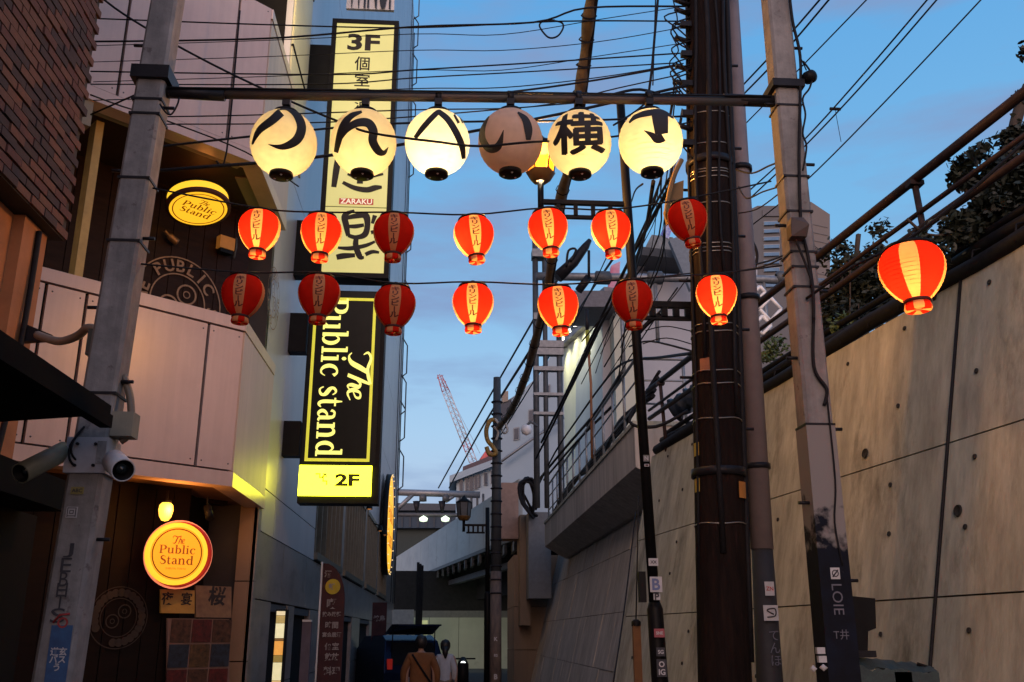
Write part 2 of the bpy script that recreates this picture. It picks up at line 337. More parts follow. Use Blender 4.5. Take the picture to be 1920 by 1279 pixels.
# ---------------------------------------------------------------- right retaining wall (battered, in poured lifts)
BAT = .22
def WP(Y, z, off=0): return V(4.7-.104*Y-BAT*(4.5-z)+off, Y, z)
nW = V(-1, -.104, -BAT*-1).normalized()
wall = thing('retaining_wall', 'battered concrete retaining wall behind the poles on the right, with form tie holes', 'wall', (4.0, 8, 0))
m = MB(); ZT = 4.35; P = [WP(-8, 0, .03), WP(-8, ZT, .03), WP(-8, ZT, .6), V(5.6, -8, 0)]
P2 = [WP(14.5, 0, .03), WP(14.5, ZT, .03), WP(14.5, ZT, .6), V(4.4, 14.5, 0)]
m.add(P+P2, [(0, 1, 5, 4), (1, 2, 6, 5), (2, 3, 7, 6), (4, 5, 6, 7), (0, 3, 2, 1)]); m.build('backing', mat('dark_joint_concrete', (.07, .062, .05), rough=.95), wall)  # dark concrete backing that shows in the panel joints
cols = [-8, -3.4, 1.7, 6.69, 11.5, 14.5]; rows = [0, .85, 1.95, 3.05, ZT]
for i in range(len(cols)-1):
    for j in range(len(rows)-1):
        y0, y1, z0, z1 = cols[i]+.012, cols[i+1]-.012, rows[j]+.006, rows[j+1]-.006
        f = [WP(y0, z0), WP(y1, z0), WP(y1, z1), WP(y0, z1)]; o = random.uniform(-.004, .004)
        b = [p+V(.028, 0, 0) for p in f]; f = [p+V(o, 0, 0) for p in f]
        m = MB(); m.add(f+b, [(3, 2, 1, 0), (0, 1, 5, 4), (1, 2, 6, 5), (2, 3, 7, 6), (3, 0, 4, 7)]); m.build('cast_panel', conc, wall)
hole = MB(); hole.lathe([(.0, .0085), (.012, .009), (.019, .0095), (.020, .0)], n=10, ax=(-1, -.1, .2)); hm_ = mat('tie_hole', (.02, .018, .016), rough=.9)
hn = 0
for Y in [3.2+1.05*i for i in range(11)]:
    for z in (.42, 1.35, 1.75, 2.45, 2.85, 3.55, 4.15):
        if random.random() < .12: continue
        y = Y+random.uniform(-.08, .08); q = WP(y, z+random.uniform(-.05, .05), -.008)
        if hn == 0: h0 = hole.build('tie_hole', hm_, wall); h0.data.transform(Matrix.Translation(ORG[wall.name])); h0.location = q-ORG[wall.name]
        else: piece('tie_hole', h0.data, wall, q)
        hn += 1
for y, z in ((7.88, 3.19), (6.50, 2.53)):      # two larger drain holes
    mb = MB(); mb.lathe([(0, .002), (.034, .004), (.04, .012), (.044, 0)], c=WP(y, z, -.012), n=14, ax=(-1, -.1, .2)); mb.build('drain_hole', hm_, wall)
m = MB(); m.tube([WP(6.69, z, -.012) for z in (0, 1, 2, 3, ZT)], .012, 6); m.build('joint_strip', rubber, wall)
# far, steeper part under the walkway
fw = thing('retaining_wall', 'far board marked retaining wall below the overhanging walkway', 'wall', (3.6, 24, 0))
def FP(Y, z, off=0): return V(3.9-.24*(4.6-z)+off, Y, z)
m = MB(); P = [FP(14.6, 0, .03), FP(14.6, 4.6, .03), V(4.9, 14.6, 4.6), V(4.9, 14.6, 0)]; P2 = [p+V(0, 18.6, 0) for p in P]
m.add(P+P2, [(0, 1, 5, 4), (1, 2, 6, 5), (2, 3, 7, 6), (4, 5, 6, 7), (0, 3, 2, 1)]); m.build('backing', mat('dark_joint_concrete', (.07, .062, .05)), fw)  # same dark backing behind the board casts
yy = 14.6; board = None
for j, (z0, z1) in enumerate(((0, 1.05), (1.05, 2.1), (2.1, 3.3), (3.3, 4.6))):
    for i in range(22):
        y0 = 14.62+i*.845; y1 = y0+.838; o = random.uniform(-.012, .008)
        f = [FP(y0, z0+.006, o), FP(y1, z0+.006, o), FP(y1, z1-.006, o), FP(y0, z1-.006, o)]
        m = MB(); m.add(f+[p+V(.04, 0, 0) for p in f], [(3, 2, 1, 0), (0, 1, 5, 4), (1, 2, 6, 5), (2, 3, 7, 6), (3, 0, 4, 7)]); m.build('formwork_board_cast', concd, fw)

# ---------------------------------------------------------------- overhanging walkway slab
wk = thing('overhanging_walkway', 'concrete walkway slab jutting from the wall top behind the black lamp post', 'walkway', (3.4, 15, 4))
m = MB()
prof = [V(3.0, 0, 4.95), V(3.0, 0, 4.27), V(3.62, 0, 3.92), V(4.9, 0, 3.92), V(4.9, 0, 4.95)]
m.prism([p+V(0, 15, 0) for p in prof], (0, 14.6, 0)); m.build('slab', concd, wk)
m = MB(); m.b2((2.97, 14.97, 4.95), (4.9, 29.6, 5.02)); m.build('coping', conc, wk)
rl = thing('walkway_railing', 'steel pipe railing standing on the overhanging walkway slab', 'railing', (3.05, 15, 5.02))
for i in range(13):
    y = 15.15+i*1.18; m = MB(); m.tube([(3.1, y, 5.02), (3.1, y, 6.15)], .028, 6); m.build('post', steel, rl)
for x in (3.9, 4.75):
    m = MB(); m.tube([(x, 15.15, 5.02), (x, 15.15, 6.15)], .028, 6); m.build('post', steel, rl)
for z in (5.35, 5.75, 6.13):
    m = MB(); m.tube([(4.75, 15.15, z), (3.15, 15.15, z), (3.1, 15.25, z), (3.1, 29.4, z)], .03 if z > 6 else .018, 6); m.build('rail', steel, rl)
# cable trough and tarpaulin clutter on the walkway
cl = thing('cable_bundle', 'dark cables slung along the walkway railing', 'cables', (3.2, 15, 5.1))
for k in range(5):
    m = MB(); m.tube(spline([(3.2+.03*k, 14.4, 5.3+.1*k), (3.14, 17, 5.45-.05*k), (3.2, 20, 5.2+.07*k), (3.12, 24, 5.4-.04*k), (3.2, 29, 5.2)], 5), .045-.004*k, 5); m.build('cable', rubber, cl)
tp = thing('tarpaulin_bundle', 'dark blue tarpaulin heaped on the walkway beside the brown pole', 'tarpaulin', (3.9, 14.2, 5.0))
m = MB(); rr = random.Random(3)
pts = [at(1290, 765, 13.6), at(1330, 740, 13.4), at(1370, 725, 13.2)]
m.tube(spline([at(1262, 770, 13.8), at(1290, 752, 13.6), at(1322, 730, 13.4), at(1370, 705, 13.2)], 5), [.08+.12*abs(math.sin(i*1.3)) for i in range(16)], 8); m.build('sheet', mat('blue_tarpaulin', (.02, .035, .06), rough=.5, bump=.6, bscale=8), tp)
sd_ = MB(); sd_.tube(spline([at(1262, 770, 13.8), at(1280, 790, 13.7), at(1330, 800, 13.2)], 4), .03, 5); sd_.build('strap', rubber, tp)

# ---------------------------------------------------------------- guard rail, dark pipes and plants on top of the near wall
gr = thing('guard_rail', 'brown pipe guard rail on brackets above the near retaining wall', 'railing', (4.3, 7, 4.5))
def RP(Y, z): return V(4.62-.104*Y, Y, z)
m = MB(); m.tube([RP(2.0, 5.38), RP(8, 5.38), RP(14.4, 5.38)], .042, 10); m.build('top_rail', mat('brown_pipe', (.05, .034, .034), (.03, .02, .02), 12, .5), gr)
m = MB(); m.tube([RP(2.0, 5.45)+V(.06, 0, 0), RP(14.4, 5.45)+V(.06, 0, 0)], .02, 6); m.build('top_rail', rubber, gr)
m = MB(); m.tube([RP(2.0, 5.08), RP(14.4, 5.06)], .022, 8); m.build('lower_rail', mat('brown_pipe', (.09, .06, .06)), gr)
m = MB(); m.tube([RP(2.0, 4.93), RP(14.4, 4.93)], .034, 8); m.build('lower_rail', mat('brown_pipe', (.09, .06, .06)), gr)
for y in (2.5, 4.77, 7.04, 9.3, 11.6, 13.8):
    m = MB(); m.tube([RP(y, 4.3)+V(.05, 0, 0), RP(y, 5.36)], .028, 8); m.box(RP(y, 5.34), (.12, .1, .04)); m.build('post', mat('brown_pipe', (.09, .06, .06)), gr)
pp = thing('pipe_run', 'thick black pipes lagged together along the top edge of the near wall', 'pipe', (4.2, 7, 4.5))
for (dx, dz, r) in ((.02, .07, .075), (.12, .2, .06), (.16, .34, .035)):
    m = MB(); m.tube(spline([WP(y, ZT, dx)+V(0, 0, dz+.03*math.sin(y*1.7+dx*30)) for y in (0, 3, 5, 6.5, 8, 10, 12, 14.3)], 4), r, 8); m.build('pipe', rubber, pp)
m = MB()
for k in range(26):
    y = 1+k*.5; m.tube([WP(y, ZT, -.05)+V(0, 0, .02), WP(y+.02, ZT, .0)+V(0, 0, .17), WP(y+.05, ZT, .15)+V(0, 0, .22)], .008, 4)
m.build('tie', rubber, pp)['kind'] = 'stuff'

def leaves(mb, c, rad, n, size, rr, flat=1, mi=0):
    for _ in range(n):
        while True:
            q = V(rr.uniform(-1, 1), rr.uniform(-1, 1), rr.uniform(-1, 1))
            if q.length < 1: break
        p = Vector(c)+V(q.x*rad[0], q.y*rad[1], q.z*rad[2])
        a = V(rr.gauss(0, 1), rr.gauss(0, 1), rr.gauss(0, .6)).normalized(); b = a.cross(V(rr.gauss(0, 1), rr.gauss(0, 1), rr.gauss(0, 1))).normalized()
        s = size*rr.uniform(.6, 1.3)
        mb.add([p-a*s, p-a*s*.3+b*s*.42, p+a*s*.5+b*s*.38, p+a*s, p+a*s*.5-b*s*.38, p-a*s*.3-b*s*.42], [(0, 1, 2, 3, 4, 5)], mi)
def shrub(name, label, cat, blobs, Y, size, m1, rr, stems=()):
    c0 = at(blobs[0][0], blobs[0][1], Y); t = thing(name, label, cat, (c0.x, c0.y, 4.5))
    mb = MB()
    for px, py, r, n in blobs:
        n = int(n*1.9)
        rm = r/F*Y; leaves(mb, at(px, py, Y), (rm, rm*1.2, rm), n, size*.62, rr)
        leaves(mb, at(px, py, Y), (rm*1.35, rm*1.3, rm*1.35), n//9, size*.6, rr)
    f = mb.build('foliage', m1, t); f['kind'] = 'stuff'
    for st in stems:
        s_ = MB(); s_.tube(spline([at(x, y, Y) for x, y in st[0]], 4), st[1], 5); s_.build('branch', bark, t)
    tw_ = MB()
    for px, py, r, n in blobs:
        for _ in range(4):
            a = at(px, py, Y); rm = r/F*Y; d = V(rr.uniform(-1, 1), rr.uniform(-.4, .4), rr.uniform(-.2, 1.2))*rm*1.4; b_ = a+d
            tw_.tube([a, a+d*.5+V(0, 0, rm*.15), b_], [.009, .006, .003], 4); leaves(tw_, b_, (.05, .05, .05), 3, size*.6, rr)
    tw_.build('twigs', m1, t)['kind'] = 'stuff'
    return t
rr = random.Random(11)
shrub('climbing_shrub', 'dark leafy climbing shrub over the guard rail at the right edge', 'shrub',
      [(1885, 330, 46, 620), (1905, 262, 32, 300), (1860, 400, 50, 620), (1920, 380, 60, 700), (1805, 332, 30, 120), (1815, 305, 24, 70), (1800, 430, 40, 300), (1850, 350, 34, 200), (1905, 440, 50, 700), (1912, 190, 16, 40), (1760, 470, 30, 80), (1920, 100, 14, 20), (1840, 285, 20, 40), (1730, 445, 20, 30)], 6.6, .055, leafm, rr,
      [([(1895, 500), (1880, 420), (1890, 330), (1905, 230), (1930, 160)], .05), ([(1880, 420), (1830, 380), (1790, 330)], .015), ([(1850, 460), (1800, 440), (1740, 440), (1700, 410)], .012)])
shrub('wall_shrub', 'bushy shrub on the wall top behind the big red striped lantern', 'shrub',
      [(1600, 520, 46, 800), (1650, 500, 42, 600), (1640, 565, 54, 900), (1580, 600, 50, 700), (1540, 640, 34, 300), (1690, 500, 40, 400), (1580, 470, 22, 50), (1650, 430, 22, 40), (1545, 480, 18, 40), (1690, 540, 36, 220), (1600, 640, 34, 150), (1555, 560, 26, 90)], 9.4, .06, leafm, rr,
      [([(1560, 680), (1575, 600), (1600, 520), (1610, 440)], .03), ([(1640, 600), (1650, 500), (1700, 450)], .025)])
shrub('wall_shrub', 'small yellow green weed on the wall between brown pole and grey pole', 'shrub',
      [(1455, 650, 22, 90), (1440, 665, 18, 70), (1468, 690, 12, 30), (1500, 640, 16, 30)], 11.5, .05, leafy, rr, [([(1450, 720), (1452, 680), (1440, 640)], .012)])
shrub('wall_shrub', 'low grass tuft sprouting beside the pale cane on the wall top', 'shrub',
      [(1585, 600, 14, 40), (1570, 620, 12, 30)], 8.9, .05, leafy, rr, [([(1592, 640), (1594, 560), (1594, 505)], .008), ([(1612, 640), (1610, 570)], .006)])
# ladder-like cross fence beside far white building (diamond boards)
# ---------------------------------------------------------------- corner building (left): chamfered front F, street side S at X=-2.2
CP = at(452, 700, 10.0); XS = CP.x
AZ = math.radians(47.5); FD = V(math.sin(AZ), math.cos(AZ), 0)      # direction of the front, towards the street corner
FN = V(FD.y, -FD.x, 0)                                             # outward, towards the viewer
C0 = V(XS, 10.0, 0)
def FPT(s, z, o=0): return C0-FD*s+FN*o+V(0, 0, z)                 # s metres left of the corner
def fz(px, py): return hit(px, py, C0, FN)
def fs(px, py):
    p = fz(px, py); return (C0-p).dot(FD), p.z
bld = thing('corner_building', 'pub building with pink grey balcony bands at the alley corner on the left', 'building', (XS, 10, 0))
LB0, LB1 = 3.16, 4.98; UB0, UB1 = 6.85, 8.95
YE = 11.85
def front_panels(z0, z1, sj, name='balcony_panel'):
    for a, b in zip(sj[:-1], sj[1:]):
        m = MB(); p = [FPT(a+.016, z0), FPT(b-.016, z0), FPT(b-.016, z1), FPT(a+.016, z1)]; m.prism(p, -FN*.05); m.build(name, panelp, bld)
        for ss in (a+.06, b-.06):
            for zz in (z0+.06, z1-.06): fx = MB(); fx.lathe([(0, .004), (.008, .003), (.009, 0)], c=FPT(ss, zz), n=8, ax=FN); fx.build('fixing', steeld, bld)
SJ = [0, .58, 1.62, 1.95, 3.1, 4.2]
sj2 = [0.0]+[fs(x, y)[0] for x, y in ((393, 600), (150, 650), (62, 700))]+[4.6]
front_panels(LB0+.17, LB1-.15, sj2)
m = MB(); m.prism([FPT(0, LB1-.13, .01), FPT(4.6, LB1-.13, .01), FPT(4.6, LB1, .01), FPT(0, LB1, .01)], -FN*.25); m.build('balcony_cap', panelp, bld)
m = MB(); m.prism([FPT(0, LB0, .01), FPT(4.6, LB0, .01), FPT(4.6, LB0+.15, .01), FPT(0, LB0+.15, .01)], -FN*.2); m.build('balcony_skirt', panelp, bld)
m = MB(); m.prism([FPT(.02, LB0+.02, -.055), FPT(4.6, LB0+.02, -.055), FPT(4.6, LB1-.02, -.055), FPT(.02, LB1-.02, -.055)], -FN*.1); m.build('balcony_core', darkgap, bld)
usj = [0.0]+[fs(x, y)[0] for x, y in ((436, 150), (228, 120))]+[3.6]
front_panels(UB0+.16, UB1, usj, 'fascia_panel')
m = MB(); m.prism([FPT(0, UB0, .01), FPT(3.6, UB0, .01), FPT(3.6, UB0+.15, .01), FPT(0, UB0+.15, .01)], -FN*.2); m.build('fascia_skirt', panelp, bld)
m = MB(); m.prism([FPT(.02, UB0+.02, -.055), FPT(3.6, UB0+.02, -.055), FPT(3.6, UB1-.02, -.055), FPT(.02, UB1-.02, -.055)], -FN*.1); m.build('fascia_core', darkgap, bld)
# street side of the bands
for (z0, z1, nm) in ((LB0, LB1, 'balcony'), (UB0, UB1, 'fascia')):
    m = MB(); m.b2((XS-.05, 10.02, z0+.16), (XS, YE, z1-.14)); m.build(nm+'_panel', mat('side_cladding', (.66, .52, .44), (.58, .46, .38), .9, .52, streak=.15), bld)
    m = MB(); m.b2((XS-.25, 10.0, z1-.13), (XS+.01, YE, z1)); m.build(nm+'_cap', panelp, bld)
    m = MB(); m.b2((XS-.2, 10.0, z0), (XS+.01, YE, z0+.15)); m.build(nm+'_skirt', panelp, bld)
    m = MB(); m.b2((XS-.15, 10.05, z0+.02), (XS-.055, YE-.03, z1-.03)); m.build(nm+'_core', darkgap, bld)
# soffits (undersides) and floors
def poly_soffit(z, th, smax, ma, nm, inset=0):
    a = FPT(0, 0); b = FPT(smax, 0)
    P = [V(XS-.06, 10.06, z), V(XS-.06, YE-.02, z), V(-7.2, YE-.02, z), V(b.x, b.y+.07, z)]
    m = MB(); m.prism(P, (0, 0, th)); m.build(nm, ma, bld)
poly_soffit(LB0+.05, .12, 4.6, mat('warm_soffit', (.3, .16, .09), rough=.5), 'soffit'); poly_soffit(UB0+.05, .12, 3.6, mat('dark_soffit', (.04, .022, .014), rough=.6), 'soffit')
# recessed brown wall of the first floor terrace and the lower entrance, set back from the front
BK = -1.35
m = MB(); m.prism([FPT(-.75, LB0, BK), FPT(4.6, LB0, BK), FPT(4.6, UB0+.05, BK), FPT(-.75, UB0+.05, BK)], -FN*.15); m.build('terrace_wall', brownw, bld)
# soffit beams in olive
for a, b in ((fs(180, 240), fs(240, 350)),):
    m = MB(); m.prism([FPT(1.9, UB0-.28, -.02), FPT(3.4, UB0-.28, -.02), FPT(3.4, UB0, -.02), FPT(1.9, UB0, -.02)], -FN*.25); m.build('beam', olive, bld)
m = MB(); m.prism([FPT(.1, UB0+.03, -.1), FPT(3.6, UB0+.03, -.1), FPT(3.6, UB0+.048, -.1), FPT(.1, UB0+.048, -.1)], -FN*.22); m.build('soffit_border', olive, bld)
m = MB(); m.b2((XS-.36, 10.4, UB0+.03), (XS-.07, YE-.02, UB0+.048)); m.build('soffit_border', olive, bld)
# ochre posts of the glazed corner on the left of the terrace
for px0, px1 in ((176, 192),):
    s0 = fs(px0, 440)[0]; s1 = fs(px1, 440)[0]
    m = MB(); m.prism([FPT(s0, LB1-.3, -.35), FPT(s1, LB1-.3, -.35), FPT(s1, UB0, -.35), FPT(s0, UB0, -.35)], -FN*.16); m.build('post', mat('ochre_paint', (.55, .38, .12), rough=.6), bld)
m = MB(); m.prism([FPT(1.95, LB1-.3, -.7), FPT(4.3, LB1-.3, -.7), FPT(4.3, UB0, -.7), FPT(1.95, UB0, -.7)], -FN*.05); m.build('window', mat('terrace_glass', (.06, .055, .035), rough=.15), bld)
for s_ in (2.25, 2.6, 3.0):
    m = MB(); m.prism([FPT(s_, LB1-.3, -.66), FPT(s_+.06, LB1-.3, -.66), FPT(s_+.06, UB0, -.66), FPT(s_, UB0, -.66)], -FN*.04); m.build('mullion', black, bld)
# inner end wall of the terrace on the street side, dark
m = MB(); m.b2((XS-.75, YE-.02, 0), (XS-.14, YE+.1, UB0)); m.build('end_wall', mat('dark_cladding', (.03, .027, .03), rough=.5), bld)
# upper storeys: side block lit cream, set back
m = MB(); m.b2((XS-3.2, 12.0, 8.4), (XS-.12, 13.4, 22)); m.build('upper_block', cream, bld)
for z in (9.8, 11.6, 13.4, 15.2):
    m = MB(); m.b2((XS-3.2, 11.985, z), (XS-.105, 13.41, z+.03)); m.build('joint', darkgap, bld)
m = MB(); m.b2((XS-.75, 11.97, 8.4), (XS-.72, 11.99, 13.4)); m.build('joint', darkgap, bld)
m = MB(); m.prism([FPT(.35, 12.3, -.3), FPT(4.5, 12.3, -.3), FPT(4.5, 22, -.3), FPT(.35, 22, -.3)], -FN*.5); m.build('upper_wall', cream, bld)
m = MB(); m.prism([FPT(.5, UB1, -.6), FPT(4.5, UB1, -.6), FPT(4.5, 12.2, -.6), FPT(.5, 12.2, -.6)], -FN*.3); m.build('upper_wall', brownw, bld)
c = V(C0.x-.55, 10.9, 9.35); t = thing('soffit_lamp', 'golden lamp shining under the topmost cream ledge above the fascia', 'lamp', c)
c = hit(430, 2, C0+FN*-.1, FN); ORG[t.name] = c; t.location = c
m = MB(); m.lathe([(0, -.06), (.05, -.04), (.06, 0), (.04, .05), (0, .06)], c=c, n=14); m.build('globe', mat('lit_globe', (1, .7, .2), emit=2.2, ecol=(1, .55, .06)), t)
m = MB(); m.tube([c+V(0, 0, .05), c+V(0, 0, .25)], .02, 6); m.build('stem', black, t)
pl = bpy.data.lights.new('soffit_light', 'POINT'); pl.energy = 60; pl.color = (1, .75, .3); pl.shadow_soft_size = .08
po = bpy.data.objects.new('soffit_light', pl); COL.objects.link(po); po.parent = t; po.location = V(XS+.5, 11.1, 10.3)-c
# lower storey: stone clad pier at the corner and the dark entrance wall
YP = 11.72; pxl = at(441, 1080, YP).x; pxr = XS-.03
for z0, z1 in ((0, 1.4), (1.4, 2.3), (2.3, LB0+.04)):
    m = MB(); m.b2((pxl, YP, z0+.006), (pxr-.012, YP+.05, z1-.006)); m.build('pier_slab', tanm, bld)
    m = MB(); m.b2((pxr-.05, YP+.0, z0+.006), (pxr, YP+.19, z1-.006)); m.build('pier_slab', marble, bld)
m = MB(); m.b2((pxl+.02, YP+.03, 0), (pxr-.03, YP+.18, LB0+.04)); m.build('pier_core', darkgap, bld)
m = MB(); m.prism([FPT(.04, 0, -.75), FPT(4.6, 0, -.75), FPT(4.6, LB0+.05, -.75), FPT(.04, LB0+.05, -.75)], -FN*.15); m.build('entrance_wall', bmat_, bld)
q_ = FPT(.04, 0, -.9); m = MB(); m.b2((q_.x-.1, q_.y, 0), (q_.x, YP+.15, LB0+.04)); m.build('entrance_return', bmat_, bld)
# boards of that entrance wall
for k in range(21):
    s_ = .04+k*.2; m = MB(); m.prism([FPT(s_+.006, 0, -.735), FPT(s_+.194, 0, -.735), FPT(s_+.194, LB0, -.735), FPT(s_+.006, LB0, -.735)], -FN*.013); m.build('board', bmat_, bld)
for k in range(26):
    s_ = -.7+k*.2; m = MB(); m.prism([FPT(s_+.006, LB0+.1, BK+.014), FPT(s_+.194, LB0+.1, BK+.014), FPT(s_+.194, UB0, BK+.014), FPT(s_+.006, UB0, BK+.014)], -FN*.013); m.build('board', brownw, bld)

Z3 = V(0, 0, 1)
def front_disc(px, py, off): return fz_off(px, py, off)
def fz_off(px, py, off): return hit(px, py, C0+FN*off, FN)
# ---- round lit pub sign at the entrance (projecting drum)
c = fz_off(332, 1038, -.35)
t = thing('round_pub_sign', 'glowing amber round pub sign reading The Public Stand beside the entrance', 'sign', c)
ca = (EYE-c); ca.z = 0; ca.normalize(); SN = (FN*.55+ca*.45); SN.z = 0; SN.normalize(); SX = V(-SN.y, SN.x, 0); R = .31
m = MB(); m.lathe([(0, -.15), (R+.01, -.15), (R+.015, -.145), (R+.015, -.05), (R, -.045)], c=c+SX*.045, n=40, ax=SN); m.build('drum', mat('sign_red_rim', (.3, .02, .02), rough=.5, emit=.35, ecol=(.6, .03, .02)), t)
m = MB(); m.lathe([(R+.02, -.13), (R+.035, -.12), (R+.035, -.1), (R+.02, -.09)], c=c+SX*.045, n=40, ax=SN); m.build('rim_tube', mat('rim_glow', (.9, .3, .2), emit=.9, ecol=(1, .25, .12)), t)
m = MB(); m.lathe([(R, -.04), (R, 0), (R-.045, .004), (0, .004)], c=c, n=40, ax=SN, mif=lambda i, j: 1 if j < 2 else 0); m.build('face', [amber, amber2], t)
m = MB(); m.lathe([(.238, .005), (.25, .006), (.25, .006)], c=c, n=40, ax=SN); m.build('ring', amberd, t)
m = MB(); o = c+SN*.008
serif_on(m, '#', o+Z3*.125, SX, Z3, .052); serif_on(m, 'Public', o+Z3*.03, SX, Z3, .058); serif_on(m, 'Stand', o-Z3*.075, SX, Z3, .06)
text_on(m, 'SHIBUYA, TOKYO', o-Z3*.15, SX, Z3, w_=.2); m.build('lettering', amberd, t)
# ---- bulb over the sign
c = fz_off(311, 957, -.3)
t = thing('pendant_bulb', 'glowing oval bulb hanging under the balcony above the round pub sign', 'lamp', c)
m = MB(); m.lathe([(.0, -.11), (.035, -.1), (.06, -.06), (.072, 0), (.066, .05), (.045, .075), (0, .08)], c=c, n=16); m.build('globe', mat('lit_globe', (1, .7, .2), emit=2.2, ecol=(1, .55, .06)), t)
m = MB(); m.lathe([(.05, .075), (.05, .095), (.015, .11), (.012, .2), (0, .2)], c=c, n=12); m.build('fitting', black, t)
pl = bpy.data.lights.new('bulb_light', 'POINT'); pl.energy = 13; pl.color = (1, .34, .06); pl.shadow_soft_size = .06
po = bpy.data.objects.new('bulb_light', pl); COL.objects.link(po); po.location = FN*.13; po.parent = t
# track light beside it
c = fz_off(388, 955, -.3); t = thing('spotlight', 'small black spotlight under the balcony beside the pendant bulb', 'lamp', c)
m = MB(); m.tube([c+V(0, 0, .13), c+V(0, 0, .02)], .012, 6); m.tube([c+V(0, 0, .03), c+V(.05, -.05, -.1)], .04, 10); m.build('housing', black, t)
# ---- round lit sign under the upper soffit (shallow drum lamp)
c = fz_off(372, 392, -.62); t = thing('ceiling_drum_sign', 'yellow round drum lamp lettered The Public Stand under the upper soffit', 'lamp', c)
DA = (V(0, 0, -1)*.97+FN*.25).normalized(); DX = V(-FN.y, FN.x, 0); DY = DX.cross(DA)*-1
R = .35
m = MB(); m.lathe([(0, -.17), (R, -.17), (R, -.15)], c=c, n=40, ax=DA); m.build('back_plate', black, t)
m = MB(); m.lathe([(R-.01, -.15), (R-.01, -.05)], c=c, n=40, ax=DA); m.build('glowing_side', amber2, t)
m = MB(); m.lathe([(R-.01, -.05), (R+.01, -.045), (R+.01, -.005), (R-.03, 0)], c=c, n=40, ax=DA); m.build('rim', mat('rim_dark', (.08, .02, .01)), t)
m = MB(); m.lathe([(R-.03, 0), (0, .001)], c=c, n=40, ax=DA); m.build('face', mat('lit_yellow_face', (.3, .2, .02), emit=1.15, ecol=(1, .50, .02)), t)
m = MB(); m.lathe([(R-.075, .003), (R-.062, .004)], c=c, n=40, ax=DA)
DYu = DA.cross(DX)
if DYu.z < 0: DYu = -DYu
DXr = DYu.cross(DA)
o = c+DA*.006
serif_on(m, '#', o+DYu*.13, DXr, DYu, .05); serif_on(m, 'Public', o+DYu*.03, DXr, DYu, .066); serif_on(m, 'Stand', o-DYu*.08, DXr, DYu, .066); m.build('lettering', amberd, t)
pl = bpy.data.lights.new('drum_light', 'POINT'); pl.energy = 1.6; pl.color = (1, .30, .05); pl.shadow_soft_size = .1
po = bpy.data.objects.new('drum_light', pl); COL.objects.link(po); po.location = -DA*.30+FN*.1; po.parent = t
# small lit wall sconces and the cat-like bracket
for px, py, lab in ((423, 457, 'square amber wall sconce on the terrace wall left of the red lanterns'), (321, 447, 'small curved amber spotlight on the terrace wall under the drum lamp')):
    c = fz_off(px, py, BK+.1); t = thing('wall_sconce', lab, 'lamp', c)
    if px > 400:
        m = MB(); m.box(c, (.2, .1, .16), DX, FN, Z3); m.build('shade', mat('amber_shade', (.4, .18, .05), emit=.12, ecol=(1, .35, .05)), t)
        m = MB(); m.box(c-Z3*.11, (.17, .09, .05), DX, FN, Z3); m.build('base', black, t)
        m = MB(); m.tube([c+DX*.14+Z3*.12, c+DX*.15, c+DX*.13-Z3*.16], .012, 6); m.build('bracket', steeld, t)
    else:
        m = MB(); m.tube(spline([c-DX*.09+Z3*.07, c-DX*.02+Z3*.02, c+DX*.08-Z3*.03], 4), [.02]*4+[.045]*5, 8); m.build('arm', mat('brass', (.3, .17, .08), rough=.4, metal=.5), t)
# ---- painted round emblems THE PUBLIC on the terrace wall
def emblem(px, py, off, R, lab, X=None, Nn=None, pos=None, word='THE PUBLIC STAND', gm=None):
    c = pos or fz_off(px, py, off); X = X or DX; Nn = Nn or FN
    if X.dot(rgt) < 0: X = -X
    t = thing('painted_emblem', lab, 'emblem', c); gm_ = gm or mat('old_gold_paint', (.38, .23, .13), (.2, .12, .07), 20, .6)
    m = MB(); A = Nn
    for r0, r1 in ((R*.97, R), (R*.6, R*.63)): m.lathe([(r0, .004), (r1, .0042)], c=c, n=48, ax=A)
    for dx, dz in ((.18, .2), (-.2, -.12)): m.lathe([(R*.19, .005), (R*.23, .0052)], c=c+X*dx*R+Z3*dz*R, n=24, ax=A); m.lathe([(R*.06, .005), (R*.085, .0052)], c=c+X*dx*R+Z3*dz*R, n=16, ax=A)
    m.build('rings', gm_, t)
    m = MB(); n = len(word)
    for i, ch in enumerate(word):
        if ch == ' ': continue
        a = math.radians(205-i*360/(n+3)); d = X*math.cos(a)+Z3*math.sin(a); tx = X*math.sin(a)-Z3*math.cos(a)
        text_on(m, ch, c+d*R*.8+A*.006, tx, d, h=R*.27, bold=.02)
    m.build('lettering', gm_, t); return t
emblem(333, 566, BK+.03, .56, 'round gold painted emblem reading THE PUBLIC on the terrace wall')
emblem(0, 0, 0, .42, 'small painted emblem half hidden behind the lowest left red lantern', X=V(0, 1, 0), Nn=V(1, 0, 0), pos=atX(505, 545, XS-.12)+V(0, .3, 0))
emblem(222, 1158, -.715, .3, 'faint round flower emblem on the dark entrance wall behind the left pole', word='......................', gm=mat('faint_paint', (.035, .022, .014)))
